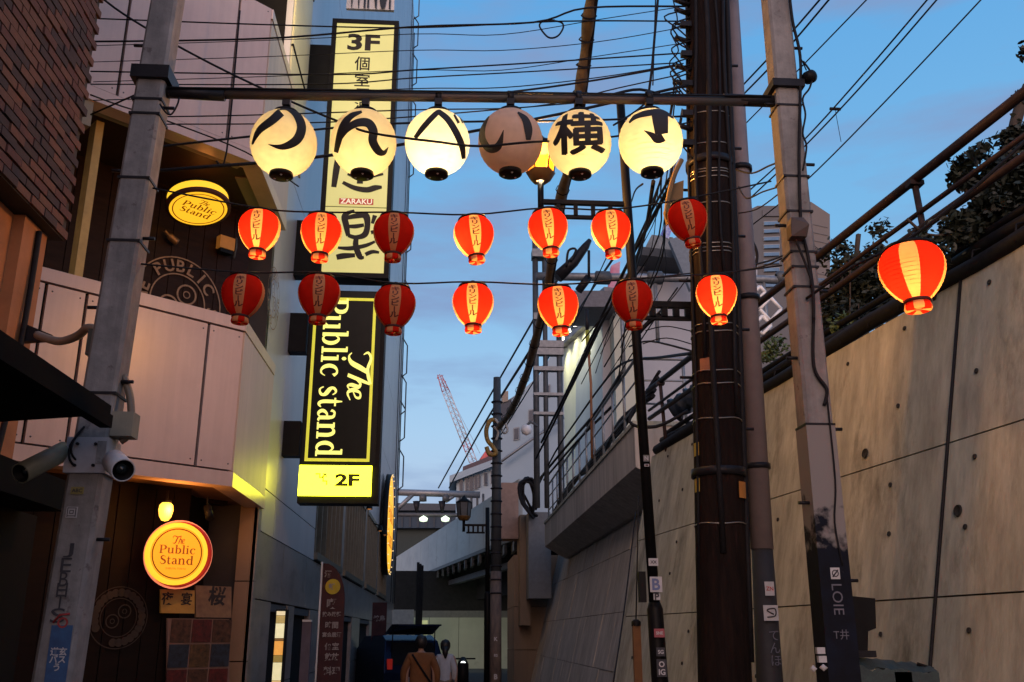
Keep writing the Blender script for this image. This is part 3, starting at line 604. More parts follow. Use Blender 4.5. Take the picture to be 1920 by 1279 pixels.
# ---- menu boards
def panel_on(name, lab, cat, x0, y0, x1, y1, off, ma, th=.03):
    a = fz_off(x0, y0, off); b = fz_off(x1, y0, off); c = fz_off(x1, y1, off); d = fz_off(x0, y1, off)
    a.z = b.z = (a.z+b.z)/2; c.z = d.z = (c.z+d.z)/2
    ctr = (a+b+c+d)/4; t = thing(name, lab, cat, ctr); m = MB(); m.prism([d, c, b, a], -FN*th); m.build('board', ma, t); return t, ctr, (b-a).length, a.z-d.z
sx = DX if DX.dot(rgt) > 0 else -DX
t, c, W_, H_ = panel_on('shop_sign_board', 'ochre board with brushed black characters left under the round pub sign', 'sign', 302, 1106, 365, 1150, -.62, mat('ochre_board', (.5, .3, .06), (.38, .2, .04), 8, .6))
m = MB(); text_on(m, '夜', c-sx*.12+Z3*.03+FN*.003, sx, Z3, h=.13, bold=.02); text_on(m, '宴', c+sx*.09+Z3*.03+FN*.003, sx, Z3, h=.13, bold=.02); m.build('lettering', ink, t)
t, c, W_, H_ = panel_on('shop_sign_board', 'brown speckled board with one large character beside the stone pier', 'sign', 367, 1099, 434, 1158, -.64, mat('brown_board', (.26, .15, .07), (.17, .09, .05), 14, .7))
m = MB(); text_on(m, '桜', c+sx*.03+Z3*.06+FN*.003, sx, Z3, h=.2, bold=.03); m.build('lettering', ink, t)
t, c, W_, H_ = panel_on('menu_board', 'grid of nine dim food photographs on the entrance wall', 'menu board', 314, 1160, 430, 1300, -.66, mat('menu_frame', (.22, .13, .1), rough=.5))
fm = [mat('food_photo_%d' % i, c_, c2_, 22, .35) for i, (c_, c2_) in enumerate((((.12, .05, .03), (.02, .012, .01)), ((.14, .07, .03), (.03, .02, .012)), ((.13, .02, .02), (.03, .01, .01)), ((.03, .04, .06), (.012, .012, .015))))]
for i in range(3):
    for j in range(3):
        m = MB(); cc = c+sx*((i-1)*W_/3)+Z3*((1-j)*H_/3)+FN*.006; m.box(cc, (W_/3-.02, .01, H_/3-.02), sx, FN, Z3); m.build('photo', fm[(i*2+j*3) % 4], t)

# ---------------------------------------------------------------- left neighbour: brick upper wall over ochre plaster
XB = -2.9
yb = atX(160, 230, XB).y; zb = atX(125, 452, XB).z
bb = thing('brick_building', 'dark brick upper wall over ochre plaster at the left edge', 'building', (XB, yb, 0))
m = MB(); m.b2((XB-2.5, -6, zb), (XB-.02, yb-.02, 9.4)); m.build('wall_core', mortar, bb)
m = MB(); m.b2((XB-2.4, -6, 0), (XB-.18, yb-.12, zb-.01)); m.build('plaster_wall', plaster, bb)
m = MB(); m.b2((XB-.2, yb-.5, 0), (XB-.1, yb-.12, zb-.01)); m.build('plaster_pilaster', plaster, bb)
bm_ = []
for k in range(3):
    q = MB(); q.b2((-.06, -.105, -.03), (0, .105, .03)); bm_.append(q)
n = 0; z = zb; r_ = 0; base = [None]*3; rb = random.Random(5); rest = MB()
while z < 9.4:
    yy = yb-(.105 if r_ % 2 else .0)-.11
    while yy > 4.6:
        px_ok = True
        if n < 300 and yy > 5.35 and z < 8.6:
            k = rb.randrange(3); pos = V(XB+rb.uniform(-.006, .006), yy, z+.04)
            if base[k] is None: base[k] = bm_[k].build('brick', brickm[k], bb); base[k].location = pos-ORG[bb.name]; me0 = base[k].data; base[k].data.transform(Matrix.Translation(ORG[bb.name]))
            else: piece('brick', base[k].data, bb, pos)
            n += 1
        else: rest.b2((XB-.06, yy-.105, z+.01), (XB+rb.uniform(-.006, .004), yy+.105, z+.07))
        yy -= .222
    z += .075; r_ += 1
if rest.v: rest.build('brickwork', brickm[1], bb)['kind'] = 'stuff'
m = MB(); m.tube(spline([V(XB-.08, yb-.3, zb-.05), V(XB-.07, yb-.32, zb-.6), V(XB-.05, yb-.4, zb-1.3), V(XB-.05, yb-.5, zb-1.9)], 5), .02, 6); m.build('drain_cable', rubber, bb)
# bracket and S-shaped flexible hose from the plaster wall to the pole
t = thing('hose_bracket', 'grey flexible hose curving from the plaster wall to the left pole', 'hose', at(60, 625, 6.4))
m = MB(); m.tube(spline([at(70, 628, 6.4), at(110, 640, 6.2), at(145, 630, 6.0), at(165, 615, 5.8), at(190, 622, 5.7)], 6), .028, 8); m.build('hose', mat('hose_grey', (.3, .27, .23), rough=.6), t)
m = MB(); m.prism([at(42, 605, 6.5), at(98, 628, 6.5), at(90, 637, 6.5), at(40, 640, 6.5)], (0, .06, 0)); m.build('bracket', blackm, t)
# awning (flat, seen from below)
t = thing('awning', 'black flat awning jutting over the alley at the left edge', 'awning', (-2.4, 4, 2.9))
A = at(207, 778, 5.15)
P = [A, V(A.x, 1.0, A.z), V(XB-.15, 1.0, A.z-.1), V(XB-.15, A.y, A.z-.1)]
awm = mat('awning_black', (.004, .004, .004), rough=1); m = MB(); m.prism(P, (0, 0, .05)); m.build('sheet', awm, t)
m = MB(); m.b2((A.x-.05, 1.0, A.z-.07), (A.x+.012, A.y+.01, A.z-.002)); m.build('edge_rail', awm, t)
# dark shop front below awning
t = thing('corner_shop', 'unlit dark shop front under the black awning', 'shop', (-3.0, 6, 0))
m = MB(); m.b2((XB-.15, 1, 0), (XB-.02, yb-.2, 2.66)); m.build('shutter', mat('shop_dark', (.006, .005, .005), rough=.9), t)
for k in range(9):
    m = MB(); m.b2((XB-.02, 1.2+k*.65, .1), (XB+.0, 1.8+k*.65, 2.5)); m.build('panel', mat('shop_panel', (.006, .005, .005), (.009, .007, .007), 3, .8), t)
m = MB(); m.b2((XB+.0, 4.5, 2.5), (XB+.3, yb-.1, 2.7)); m.build('lintel_box', mat('shop_dark', (.022, .018, .018)), t)
# ---------------------------------------------------------------- long facade along the street (X = XF)
XF = XS-.12; YF = atX(738, 1150, XF).y
fb = thing('street_building', 'tall building with grey stone base and pale metal cladding down the left alley side', 'building', (XF, 20, 0))
m = MB(); m.b2((XF-6, 11.92, 0), (XF-.09, YF-.02, 3.0)); m.b2((XF-6, 11.92, 3.0), (XF-.12, YF-.02, 34)); m.build('core', darkgap, fb)
# ground floor: openings (y0, y1) with doors; above them stone slabs
ops = [(13.5, 14.9), (15.6, 17.4), (18.6, 21.8), (22.6, 25.2), (27.5, 31), (33.5, 37.5)]
def slab(y0, y1, z0, z1, ma=marble, nm='stone_slab', x=XF, th=.06):
    m = MB(); m.b2((x-th, y0+.008, z0+.008), (x, y1-.008, z1-.008)); m.build(nm, ma, fb)
prev = 11.9
for a, b in ops+[(YF, YF)]:
    if b > a or True:
        for z0, z1 in ((0, 1.05), (1.05, 2.12)): slab(prev, a, z0, z1)
    if b > a:
        m = MB(); m.b2((XF-.5, a, .02), (XF-.42, b, 2.12)); m.build('door_glass', glassd, fb)
        k = max(2, round((b-a)/.75))
        for i in range(k+1):
            y = a+(b-a)*i/k; m = MB(); m.b2((XF-.42, y-.03, .02), (XF-.36, y+.03, 2.1)); m.build('door_frame', steel, fb)
        m = MB(); m.b2((XF-.42, a, 2.0), (XF-.02, b, 2.1)); m.build('door_head', steeld, fb)
        m = MB(); m.b2((XF-.5, b-.03, 0), (XF-.02, b+.0, 2.1)); m.build('door_reveal', mat('pink_reveal', (.42, .33, .28), rough=.6), fb)
    prev = b
for z0, z1 in ((2.12, 2.95),):
    y = 11.9
    while y < YF-.1: slab(y, min(y+2.35, YF), z0, z1); y += 2.35
yw = atX(590, 1020, XF).y
slab(11.9, 13.3, 2.95, 3.5, metalp, 'cladding_panel'); slab(13.3, yw, 2.95, 3.5, metalp, 'cladding_panel')
slab(11.9, 13.3, 3.5, 5.2, metalp, 'cladding_panel'); slab(13.3, yw, 3.5, 5.2, metalp, 'cladding_panel')
# window band with vertical mullions
wb = [(yw, yw+4.3), (yw+5.0, yw+10.3), (yw+11.0, yw+15.4), (yw+16.2, yw+21)]
gl = mat('window_band_glass', (.09, .09, .05), (.03, .03, .02), 2.2, .15, stretch=(1, 3, .3), detail=3)
cur = mat('curtain', (.3, .27, .14), (.12, .1, .06), 3, .8, stretch=(1, 6, .2))
frm = mat('window_frame', (.2, .19, .15), rough=.4, metal=.4)
y = yw
for a, b in wb:
    b = min(b, YF-.2)
    if b <= a: continue
    f = MB(); f.b2((XF-.04, a, 2.98), (XF+.06, b, 3.1)); f.b2((XF-.04, a, 5.1), (XF+.03, b, 5.22)); f = f.build('window', frm, fb)
    m = MB(); m.b2((XF-.10, a, 3.1), (XF-.08, b, 5.1)); m.build('pane', gl, f)
    k = max(3, int((b-a)/.62))
    for i in range(k+1):
        m = MB(); yy = a+(b-a)*i/k; m.b2((XF-.08, yy-.035, 3.1), (XF+.02, yy+.035, 5.1)); m.build('mullion', frm, f)
    for i in range(k):
        if (i*7+3) % 5 < 3:
            m = MB(); yy = a+(b-a)*(i+.1)/k; m.b2((XF-.075, yy, 3.12), (XF-.068, yy+.3, 5.08)); m.build('curtain', cur, f)
for (a, b), (c_, d) in zip(wb[:-1], wb[1:]): slab(b, c_, 2.95, 5.2)
slab(min(wb[-1][1], YF-.2), YF, 2.95, 5.2)
# upper cladding
z = 5.2
while z < 33:
    y = 11.9; h = 2.9; st = 4.6 if z < 20 else 9
    while y < YF-.1:
        slab(y, min(y+st, YF), z, z+h, metalp, 'cladding_panel', x=XF-.02, th=.09); y += st
    z += h
# vertical fins near far corner, and rungs on the far corner
for yy, w_ in ((YF-.35, .03), (YF-1.6, .02), (YF-3.2, .02)):
    m = MB(); m.tube([(XF+.03, yy, 3), (XF+.03, yy, 33)], w_, 6); m.build('downpipe', steeld, fb)
for py in (5, 60, 130, 215, 300, 440, 560, 670, 740, 790, 880):
    q = atX(748, py, XF+.02); yy = YF-.1; zc = 1.7+(q.z-1.7)*(yy/q.y); h = 1.0
    m = MB(); m.tube([(XF-.02, yy, zc-h), (XF+.22, yy, zc-h*.8), (XF+.22, yy, zc+h*.6), (XF-.02, yy, zc+h)], .035, 6); m.build('rung', steeld, fb)
# big roof-height lettering on the facade above the box sign
m = MB(); c = at(692, 3, 13.7)
t = thing('facade_lettering', 'tall dark letters cut off at the top above the 3F box sign', 'lettering', c)
m = MB(); text_on(m, 'WINUI', c+Z3*.55, V(1, 0, 0), Z3, w_=.72, h=1.4, bold=.01); m.build('lettering', mat('dark_letter', (.02, .03, .05)), t)
m = MB(); m.b2((c.x-.38, 13.74, c.z-.12), (c.x+.42, 13.8, c.z+2)); m.build('backing', metalp, t)

# ---------------------------------------------------------------- two lit box signs facing the viewer
YS = 13.4
def sgn(pxl, pxr, pyt, pyb, Y, name, lab):
    a = at(pxl, pyb, Y); b = at(pxr, pyt, Y); return a, b
# 3F sign: corners
tl = at(617, 36, YS); trr = at(748, 40, YS); bl = at(600, 520, YS); br = at(729, 522, YS)
x0 = (tl.x+bl.x)/2; x1 = (trr.x+br.x)/2; z1 = (tl.z+trr.z)/2; z0 = (bl.z+br.z)/2
t3 = thing('box_sign', 'tall pale yellow lit box sign marked 3F with brushed black characters', 'sign', ((x0+x1)/2, YS, z0))
m = MB(); m.b2((x0, YS+.02, z0), (x1, YS+.32, z1)); m.build('case', black, t3)
fr = .075
m = MB(); m.b2((x0, YS-.02, z0), (x0+fr, YS+.02, z1)); m.b2((x1-fr, YS-.02, z0), (x1, YS+.02, z1)); m.b2((x0+fr, YS-.02, z1-fr), (x1-fr, YS+.02, z1)); m.b2((x0+fr, YS-.02, z0), (x1-fr, YS+.02, z0+fr)); m.build('frame', black, t3)
zm = at(660, 388, YS).z
for a, b in ((z0+fr, zm-.01), (zm+.01, z1-fr)):
    m = MB(); m.b2((x0+fr, YS-.002, a), (x1-fr, YS+.018, b)); m.build('face', yglow, t3)
XX = V(1, 0, 0); cx = (x0+x1)/2
def tz(py): return at(675, py, YS).z
def lt(par, s, px, py0, py1, w_=None, bold=.0, ma=ink, Yc=None, line=1):
    Yc = Yc or YS-.006; zt = at(px, py0, Yc).z; zb_ = at(px, py1, Yc).z; c = at(px, (py0+py1)/2, Yc); c.z = (zt+zb_)/2
    m = MB(); text_on(m, s, c, XX, Z3, w_=w_, h=(zt-zb_), bold=bold, line=line); return m.build('lettering', ma, par)
lt(t3, '3F', 682, 64, 95, w_=.52, bold=.035); 
for s, a, b in (('個', 106, 132), ('室', 138, 162), ('居', 166, 184), ('酒', 186, 206), ('屋', 208, 228)): lt(t3, s, 679, a, b, w_=.24, bold=.012)
# large brushed characters 座 and 楽 drawn as strokes in sign space
def brush_obj(par, strokes, Yc, ma=ink, nm='brushed_character'):
    m = MB()
    for k, (pts, ws) in enumerate(strokes):
        P = [at(x, y, Yc-.0008*k) for x, y in pts]; W = [w_/F*Yc*1.05 for w_ in ws]
        ribbon(m, [(p.x, p.z) for p in P], W, lambda u, v, k=k: V(u, Yc-.0008*k, v), 5, 2)
    return m.build(nm, ma, par)
def c8(x, y): return (600+x*180/698, 200+y*330/1279)
YB = YS-.006
brush_obj(t3, [([c8(200, 60), c8(320, 80), c8(440, 60)], [6, 12, 6]), ([c8(150, 180), c8(140, 330), c8(120, 450), c8(100, 585)], [10, 12, 13, 10]), ([c8(300, 250), c8(295, 400), c8(290, 560)], [9, 10, 12]),
               ([c8(200, 490), c8(300, 515), c8(460, 490)], [5, 9, 5]), ([c8(165, 550), c8(250, 590), c8(340, 605), c8(400, 590), c8(450, 585)], [7, 10, 12, 12, 6]), ([c8(230, 300), c8(200, 420)], [8, 5]), ([c8(380, 300), c8(410, 420)], [8, 6])], YB)
brush_obj(t3, [([c8(250, 755), c8(180, 790), c8(190, 860), c8(205, 940)], [5, 11, 12, 8]), ([c8(190, 810), c8(260, 795), c8(330, 790), c8(345, 860), c8(325, 930), c8(260, 950), c8(205, 935)], [8, 11, 14, 11, 12, 9, 8]),
               ([c8(205, 870), c8(260, 870), c8(320, 860)], [7, 9, 7]), ([c8(130, 1025), c8(220, 1030), c8(330, 1010), c8(400, 980)], [5, 9, 8, 5]), ([c8(265, 950), c8(260, 1010), c8(290, 1090), c8(320, 1095)], [9, 11, 11, 5]),
               ([c8(120, 1095), c8(170, 1085), c8(255, 1080)], [11, 12, 8]), ([c8(330, 1075), c8(380, 1055), c8(430, 1060)], [8, 8, 5]), ([c8(400, 790), c8(380, 850)], [9, 6]), ([c8(370, 915), c8(430, 900)], [8, 6])], YB)
# ZARAKU red plate
c = at(668, 378, YS-.007); m = MB(); m.box(c, (.52, .003, .1)); m.build('name_strip', mat('sign_red', (.5, .05, .04), emit=.25, ecol=(.8, .15, .1)), t3)
m = MB(); text_on(m, 'ZARAKU', c+V(0, -.005, 0), XX, Z3, w_=.48, h=.085, bold=.02); m.build('lettering', mat('sign_white', (.9, .85, .7), emit=.6, ecol=(.95, .85, .6)), t3)
# 2F sign
a = at(583, 543, YS); b = at(722, 545, YS); c_ = at(556, 940, YS); d = at(711, 944, YS)
X0 = (a.x+c_.x)/2; X1 = (b.x+d.x)/2; Z1 = a.z; Z0 = d.z
t2 = thing('box_sign', 'black box sign with sideways yellow lettering The Public stand and a lit yellow 2F foot', 'sign', ((X0+X1)/2, YS, Z0))
m = MB(); m.b2((X0, YS+.02, Z0), (X1, YS+.34, Z1)); m.build('case', black, t2)
zl = at(632, 872, YS).z; zb2 = at(632, 930, YS).z
m = MB(); m.b2((X0+.02, YS-.0, zl), (X1-.06, YS+.018, Z1-.02)); m.build('face', mat('sign_black', (.012, .014, .012), rough=.35), t2)
m = MB(); m.b2((X0+.01, YS-.02, zb2), (X1-.1, YS+.018, zl-.01)); m.build('lit_foot', yglow2, t2)
# border lines
m = MB(); u0 = X0+.07; u1 = X1-.14; v0 = zl+.05; v1 = Z1-.12; tk = .042
m.b2((u0, YS-.008, v0), (u0+tk, YS-.002, v1)); m.b2((u1-tk, YS-.008, v0), (u1, YS-.002, v1)); m.b2((u0+tk, YS-.008, v0), (u1-tk, YS-.002, v0+tk)); m.b2((u0+tk, YS-.008, v1-tk), (u1-tk, YS-.002, v1)); m.build('border', yline, t2)
# sideways letters: reading direction is downwards
RX = V(0, 0, -1); RY = V(1, 0, 0)
hl = (tz(560)-tz(858)); adv = sum(GL[ch][0] if ch != ' ' else .6 for ch in 'Public stand'); xh = hl/adv
bx = at(612, 858, YS).x
m = MB(); bxx = (at(594, 850, YS).x+at(604, 600, YS).x)/2; serif_on(m, 'Public stand', V(bxx+.55*.25, YS-.01, (tz(560)+tz(858))/2), RX, RY, xh*1.0, hy=.25)
m2 = m.build('lettering', ylet, t2)
th = tz(655)-tz(752)
m = MB(); serif_on(m, '#', V(at(652, 700, YS).x+.55*.22, YS-.01, (tz(655)+tz(752))/2), RX, RY, th/2.55, hy=.215); m.build('lettering', ylet, t2)
c = at(651, 900, YS-.026); m = MB(); text_on(m, '2F', c, XX, Z3, w_=.34, h=.175, bold=.045); m.build('lettering', mat('foot_ink', (.1, .1, .01)), t2)
m = MB(); q = at(602, 898, YS-.034)
st = []
for i in range(3): st += [q+V(-.07+i*.05, 0, .07-i*.05), q+V(-.02+i*.05, 0, .07-i*.05)]
for u_, v_ in zip(st[:-1], st[1:]): m.box((u_+v_)/2+V(0, -.004, 0), (abs((v_-u_).x)+.016, .004, abs((v_-u_).z)+.016))
m.tube(st+[q+V(.08, 0, -.08)], .010, 4); m.tube([q+V(.0, 0, .0)+V(.01, 0, .02), q+V(.06, 0, .07)], .011, 4); m.tube([q+V(.02, 0, .07), q+V(.065, 0, .072), q+V(.068, 0, .03)], .006, 4); m.build('stair_pictogram', mat('foot_ink', (.1, .1, .01)), t2)
# arms holding both signs
for par, (py0, py1), (pxa, pxb) in ((t3, (86, 178), (555, 618)), (t3, (415, 518), (535, 605)), (t2, (588, 660), (515, 575)), (t2, (790, 855), (508, 562))):
    p = at(pxb, py0, YS+.1); q = at(pxb, py1, YS+.1)
    m = MB(); m.b2((XF-.05, YS+.08, q.z), (p.x+.02, YS+.3, p.z)); m.build('arm_box', black, par)
# ---------------------------------------------------------------- far round amber sign on the facade
yc = 2.0/(835-731)*F; c = atX(731, 983, XF+.25); R = (at(731, 893, c.y).z-at(731, 1073, c.y).z)/2
t = thing('round_wall_sign', 'large round amber sign seen edge on at the far end of the facade', 'sign', c)
m = MB(); m.lathe([(0, -.16), (R+.08, -.16), (R+.08, .0), (R, .02)], c=c, n=40, ax=(1, 0, 0)); m.build('case', black, t)
m = MB(); m.lathe([(R, .021), (0, .022)], c=c, n=40, ax=(1, 0, 0)); m.build('face', mat('lit_orange_disc', (1, .5, .05), (1, .3, .03), 1.2, .5, emit=1.1, ecol=(1, .5, .03)), t)
m = MB(); serif_on(m, 'Public', c+V(.03, 0, .3), V(0, 1, 0), Z3, .42); serif_on(m, 'Stand', c+V(.03, 0, -.6), V(0, 1, 0), Z3, .42); m.build('lettering', amberd, t)
for k in range(26):
    a_ = 2*PI*k/26; m = MB(); m.lathe([(0, -.02), (.022, -.014), (.022, .014), (0, .02)], c=c+V(.06, math.cos(a_)*(R+.05), math.sin(a_)*(R+.05)), n=6); m.build('bulb', mat('small_bulb', (1, .8, .5), emit=1.2, ecol=(1, .7, .3)), t)
# banner, lit menu box, little lamps under window band
bx0 = at(601, 1150, 14.6).x; bx1 = at(645, 1150, 14.6).x; zt = at(620, 1056, 14.6).z
t = thing('shop_banner', 'tall dark red arch topped shop banner with stacked white lettering', 'banner', ((bx0+bx1)/2, 14.6, 0))
m = MB(); pr = [V(bx0, 14.6, .3), V(bx1, 14.6, .3)]+[V(bx0+(bx1-bx0)*math.cos(a)**.9, 14.6, zt-.55+.55*math.sin(a)) for a in [i*PI/2/8 for i in range(8)]]+[V(bx0, 14.6, zt)]
m.prism(pr, (0, .05, 0)); m.build('cloth', mat('maroon_cloth', (.07, .018, .02), (.035, .012, .014), 5, .8), t)
m = MB(); m.tube([(bx0-.02, 14.62, 0), (bx0-.02, 14.62, zt+.02)], .015, 6); m.build('pole', white, t)
m = MB(); cc = at(624, 1100, 14.58); m.lathe([(.0, .004), (.11, .003)], c=cc, n=20, ax=(0, -1, 0)); m.build('round_emblem', mat('emblem_yellow', (.6, .45, .03)), t)
wl = mat('print_white', (.34, .30, .29))
m = MB(); bw = (bx1-bx0)
for py, s, wf in ((1076, '酒', .3), (1100, '鮮', .28), (1132, '喫', .42), (1152, '飲み放題', .8), (1172, '時間', .55), (1190, '宴会居酒', .8), (1212, '個室', .6), (1232, '飲放', .6), (1258, '料理', .7)):
    text_on(m, s, at(622 if py != 1076 else 615, py, 14.57+(.0 if py != 1100 else -.01)), XX, Z3, w_=bw*wf, bold=.03)
m.build('lettering', wl, t)
t = thing('menu_light_box', 'narrow lit menu box beside the stone pier with orange and cream panels', 'sign', (XF+.1, 12.2, 0))
bxx0 = at(515, 1200, 11.9).x; bxx1 = at(531, 1200, 11.9).x; ztp = at(523, 1146, 11.9).z
m = MB(); m.b2((bxx0-.012, 11.92, .15), (bxx1+.012, 12.1, ztp+.02)); m.build('case', black, t)
cs = [(.9, .75, .45), (.5, .35, .12), (.95, .85, .5), (.2, .1, .03), (.9, .4, .08), (.3, .2, .05), (.9, .8, .45), (.75, .5, .2), (.9, .7, .4)]
zz = ztp
for i, c3_ in enumerate(cs):
    h = [.05, .09, .17, .03, .16, .08, .2, .15, .4][i]; m = MB(); m.b2((bxx0, 11.9, zz-h+.004), (bxx1, 11.92, zz)); m.build('panel', mat('menu_lit_%d' % i, c3_, tuple(x*.35 for x in c3_), 16, emit=.75, ecol=c3_), t); zz -= h
gl_ = 'downlights along the window band'
for i, yy in enumerate((21, 23.5, 26, 30.5, 33)):
    c = V(XF+.25, yy, 5.0-.12*(i % 2)); t = thing('downlight', ['nearest small amber downlight on the facade below the 2F sign foot', 'second amber downlight along the facade window band, counted from the viewer', 'third amber downlight along the facade window band, just left of the round wall sign', 'fourth amber downlight along the facade, hidden close behind the round wall sign', 'farthest amber downlight at the far end of the facade window band'][i], 'lamp', c, group=gl_)
    m = MB(); m.tube([c+V(-.2, 0, .15), c+V(0, 0, .1)], .02, 5); m.lathe([(0, .1), (.06, .1), (.09, -.08)], c=c, n=10); m.build('shade', black, t)
    m = MB(); m.lathe([(.07, -.07), (0, -.075)], c=c, n=10); m.build('lens', mat('small_lamp', (1, .4, .1), emit=1.5, ecol=(1, .35, .08)), t)
t = thing('shop_banner', 'small maroon banner with pale print near the far end of the facade', 'banner', (XF+.3, 27, 0))
p = at(703, 1200, 26); m = MB(); m.b2((p.x-.1, 26, .3), (p.x+.28, 26.04, 2.5)); m.build('cloth', mat('maroon_cloth', (.07, .018, .02)), t)
m = MB(); text_on(m, '焼鳥', V(p.x+.09, 25.99, 2.1), XX, Z3, w_=.3, bold=.03); text_on(m, '生', V(p.x+.09, 25.99, 1.5), XX, Z3, w_=.25, bold=.03); m.build('lettering', wl, t)
t = thing('standing_sign', 'pale standing sign board in the doorway beside the tall red banner', 'sign', (XF+.1, 15.1, 0))
p0 = at(567, 1166, 14.9); p1 = at(584, 1166, 14.9); m = MB(); m.b2((p0.x, 14.9, .1), (p1.x, 15.0, p0.z)); m.build('board', mat('mauve_board', (.16, .14, .19)), t)
m = MB(); m.b2((p0.x, 14.88, p0.z), (p1.x, 15.0, p0.z+.03)); m.build('cap', white, t)

# ---------------------------------------------------------------- railway girder bridge over the end of the alley
bA = at(970, 905, 34.5); bAb = at(970, 1010, 34.5); zt_ = (bA.z); zb_ = bAb.z
A2 = V(bA.x+.9, 32.0, 0)
# far end: solve for the depth where the underside height matches at px 742
bst = None
for i in range(400):
    Y = 36+i*.12; q = at(742, 1100, Y)
    if q.z >= zb_: bst = q; break
B2 = bst or at(742, 1100, 70)
br = thing('rail_bridge', 'grey steel girder railway bridge crossing the end of the alley', 'bridge', (0, 45, 0))
D = (B2-V(bA.x, 34.5, 0)); D.z = 0; L = D.length; D.normalize(); NB = V(-D.y, D.x, 0)*1
if NB.x > 0: NB = -NB
S0 = V(bA.x, 34.5, 0)-D*.2
wp = 3.1; k = int(L/wp)+6
gird = mat('girder_paint', (.34, .38, .38), (.25, .28, .29), .5, .5, .1, stretch=(1, 1, 3), c3=(.22, .24, .25), s3=.5)
for i in range(k):
    p = S0+D*(i*wp+.02); q = S0+D*((i+1)*wp-.02)
    m = MB(); m.prism([V(p.x, p.y, zb_+.15), V(q.x, q.y, zb_+.15), V(q.x, q.y, zt_), V(p.x, p.y, zt_)], -NB*.15); m.build('girder_plate', gird, br)
e = S0+D*(k*wp)
m = MB(); m.prism([V(S0.x, S0.y, zb_), V(e.x, e.y, zb_), V(e.x, e.y, zb_+.15), V(S0.x, S0.y, zb_+.15)], -NB*.5+NB*0); m.build('bottom_flange', steeld, br)
m = MB(); m.prism([V(S0.x, S0.y, zt_), V(e.x, e.y, zt_), V(e.x, e.y, zt_+.1), V(S0.x, S0.y, zt_+.1)], -NB*.3); m.build('top_flange', gird, br)
dk = mat('underbridge_dark', (.03, .032, .034), rough=.8)  # near-black fill: shade under the bridge put into the colour
m = MB(); m.prism([V(S0.x, S0.y, zb_-.1)-NB*.5, V(e.x, e.y, zb_-.1)-NB*.5, V(e.x+9, e.y, zb_-.1), V(S0.x+12, S0.y, zb_-.1)], (0, 0, .9)); m.build('deck', dk, br)
for i in range(int(L/1.6)+4):
    p = S0+D*(i*1.6)-NB*.2; m = MB(); m.box(V(p.x, p.y, zb_-.2), (.12, 2.0, .35)); m.build('bracket', steeld, br)
p = S0-NB*.7; q = e-NB*.7
m = MB(); m.prism([V(p.x, p.y, zb_-.75), V(q.x, q.y, zb_-.75), V(q.x, q.y, zb_-.5), V(p.x, p.y, zb_-.5)], -NB*.3); m.build('inner_girder', steeld, br)
p = S0-NB*2.2; q = e-NB*2.2
m = MB(); m.prism([V(p.x, p.y, zb_-1.5), V(q.x, q.y, zb_-1.5), V(q.x, q.y, zb_-.1), V(p.x, p.y, zb_-.1)], -NB*.3); m.build('inner_girder', dk, br)
# abutment pieces at the right
ab = thing('bridge_abutment', 'stained concrete bridge abutment where the girder meets the retaining wall', 'abutment', (3, 33.5, 0))
l = at(950, 1150, 33.4).x; r_ = at(1003, 1150, 33.4).x
abm = mat('abutment_concrete', (.30, .22, .15), (.2, .15, .11), 1.2, .9, c3=(.12, .09, .07), s3=1, stretch=(1, 1, .4))
for z0, z1 in ((0, 1.2), (1.2, 2.6), (2.6, at(970, 1040, 33.4).z)):
    m = MB(); m.b2((l+.25, 33.4, z0+.01), (r_+1.5, 37, z1-.01)); m.build('block', abm, ab)
z5 = at(960, 1010, 33.2).z
m = MB(); m.b2((at(940, 900, 33.2).x, 33.2, z5), (at(972, 900, 33.2).x, 34.2, at(955, 905, 33.2).z)); m.build('end_plate', mat('pinkish_plate', (.42, .28, .22)), ab)
m = MB(); a = at(974, 965, 32.6); b = at(1003, 1085, 32.6); m.b2((a.x+.02, 32.6, b.z-1.5), (b.x-.15, 34, a.z)); m.build('pier', abm, ab)
m = MB(); a = at(991, 960, 31.5); b = at(1034, 1122, 31.5); m.b2((a.x, 31.5, b.z), (b.x, 33, a.z)); m.build('cable_box', mat('box_grey', (.16, .18, .2), rough=.6), ab)
m = MB(); rc_ = random.Random(8)
for k in range(9): m.tube(spline([at(x+rc_.uniform(-5, 5), y+rc_.uniform(-5, 5), 31+k*.05) for x, y in ((1004, 968), (982, 940), (978, 912), (992, 900), (1004, 925), (1000, 960))], 4), .045, 5)
m.build('cable_coil', rubber, ab)['kind'] = 'stuff'
# under the bridge: pale back wall, white hoarding, near-black sheet for the shaded void
uw = thing('underpass_wall', 'pale green painted wall lit under the railway bridge behind the car', 'wall', (0, 52, 0))
z_ = at(850, 1158, 52).z
for i in range(6):
    m = MB(); m.b2((-2.4+i*1.55+.01, 52, 0), (-2.4+(i+1)*1.55-.01, 52.2, z_)); m.build('wall_panel', greenw, uw)
m = MB(); m.b2((-2.6, 52.1, z_), (8, 52.6, z_+.35)); m.build('beam', mat('beam_grey', (.16, .17, .17)), uw)
m = MB(); m.b2((-4, 52.9, 0), (9, 53.2, zb_)); m.build('back', dk, uw)
wv = thing('white_hoarding', 'white boarded hoarding with small dark print at the far left under the bridge', 'hoarding', (-2.2, 46, 0))
a = at(737, 1143, 44); b = at(776, 1143, 44)
m = MB(); m.b2((a.x-.6, 44, 0), (b.x, 44.15, a.z)); m.build('board', mat('hoarding_white', (.6, .66, .62), rough=.6), wv)
m = MB(); text_on(m, '安\n全\n第', at(764, 1195, 43.98), XX, Z3, w_=.16, bold=.03, line=.9); m.build('lettering', ink, wv)
for i in range(3):
    m = MB(); x = at(779+i*3, 1150, 45).x; m.b2((x, 45+i, 0), (x+.12, 45.1+i, zb_-.1)); m.build('support_post', dk, uw)
